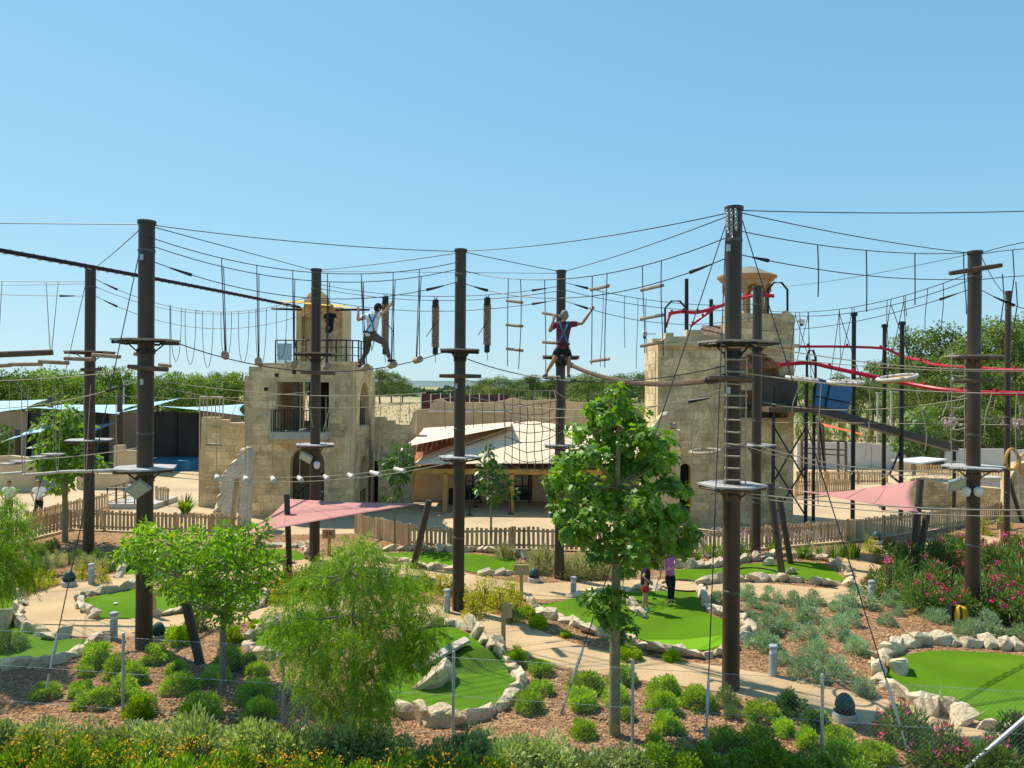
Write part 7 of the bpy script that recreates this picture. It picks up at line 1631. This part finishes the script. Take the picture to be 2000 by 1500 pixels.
person('person in maroon shirt and black shorts reaching for a rope', J, (.9, .35, .1), SK2, cloth('shirt_maroon', (.17, .025, .07)), cloth('shorts_black', (.013, .015, .022)), mat('shoe_grey', (.10, .09, .09), .7), HGy, 1.72, True, .6, None, mat('harness_teal', (.02, .22, .36), .6))
g = G(1310, 1182); d = g.y
J = jn(d, head=(1305, 1066), neck=(1306, 1079), shL=(1296, 1086), elL=(1291, 1104, -.03), haL=(1289, 1124, -.1), shR=(1317, 1085), elR=(1323, 1101, -.05), haR=(1311, 1110, -.16), pelvis=(1308, 1119), hipL=(1303, 1122), knL=(1308, 1148, -.14), anL=(1308, 1171, -.05), toL=(1304, 1178, -.24), hipR=(1313, 1122), knR=(1314, 1148, .05), anR=(1313, 1168, .28), toR=(1311, 1174, .12))
person('person in pink top and dark leggings walking on the green', J, (-.2, -1, -.2), SK1, cloth('top_pink', (.56, .15, .42)), cloth('leggings_navy', (.012, .018, .03)), mat('shoe_plum', (.10, .05, .08), .7), HBr, 1.66, False, .12, None, None, True, True, g)
p = W(1289, 1126, d - .1); pe = G(1276, 1172); CLB = thing('putter', 'thin putter held by the person in pink', 'golf club', pe); MB().tube([p + Vector((0, 0, .1)), pe + Vector((0, 0, .05))], .009, 5).build('shaft', DSTEEL, CLB); MB().box(pe + Vector((.03, 0, .04)), (.12, .03, .03)).build('head', DSTEEL, CLB)
g = G(1262, 1196); d = g.y
J = jn(d, head=(1264, 1094), neck=(1262, 1104), shL=(1256, 1110, .08), elL=(1259, 1124, .05), haL=(1269, 1134, -.02), shR=(1266, 1110, -.1), elR=(1256, 1126, -.18), haR=(1268, 1137, -.14), pelvis=(1260, 1139), hipL=(1259, 1142, .07), knL=(1262, 1164, .08), anL=(1264, 1185, .06), toL=(1270, 1191, .02), hipR=(1260, 1142, -.07), knR=(1259, 1164, -.06), anR=(1256, 1186, -.04), toR=(1264, 1193, -.1))
person('child in dark shirt and red shorts standing on the green', J, (.9, -.35, -.35), SK1, cloth('shirt_dark_navy', (.014, .018, .03)), cloth('shorts_red', (.40, .035, .02)), mat('shoe_white_blue', (.35, .40, .46), .7), HBr, 1.5, True, .7, None, None, False, False, g)
d = 33.9; zf = zr
J = jn(d, head=(647, 601), neck=(645, 610), shL=(636, 615), elL=(634, 629, -.1), haL=(640, 637, -.2), shR=(654, 615), elR=(662, 625, -.1), haR=(657, 613, -.2), pelvis=(643, 648), hipL=(640, 651), knL=(640, 670, -.05), anL=(639, 692), toL=(637, 697, -.15), hipR=(647, 651), knR=(647, 671, -.03), anR=(647, 692), toR=(649, 697, -.15))
person('person in black shirt and beige shorts on the left tower roof', J, (.3, -1, 0), SK2, cloth('shirt_black', (.013, .013, .016)), cloth('shorts_beige', (.42, .33, .23)), mat('shoe_black', (.02, .02, .022), .6), HB, 2.2, True, .6)
for lab, x, yb, dx, up_ in (('person in white shirt standing at the left edge', 17, 1000, 0, 0), ('person in white shirt and black trousers near ramp', 76, 1000, 0, 1)):
    g = G(x, yb + 16); d = g.y; k = F / d
    def q(ux, uz, uy=0): return Vector((g.x + ux, g.y + uy, uz))
    J = dict(head=q(0, 1.6), neck=q(0, 1.43), shL=q(-.19, 1.36), elL=q(-.3, 1.12, -.05), haL=q(-.14, .98, -.18), shR=q(.19, 1.36), elR=q(.32, 1.12), haR=q(.16, .98, -.1), pelvis=q(0, .95), hipL=q(-.09, .9), knL=q(-.1, .5, -.03), anL=q(-.1, .1), toL=q(-.11, .04, -.17), hipR=q(.09, .9), knR=q(.1, .5, -.03), anR=q(.1, .1), toR=q(.12, .04, -.17))
    person(lab, J, (.2, -1, 0), SK2, cloth('shirt_white', (.84, .86, .88)), cloth('trousers_black', (.015, .015, .018)), mat('shoe_black', (.02, .02, .022), .6), HB, 1.72, False, .6, loc=g)
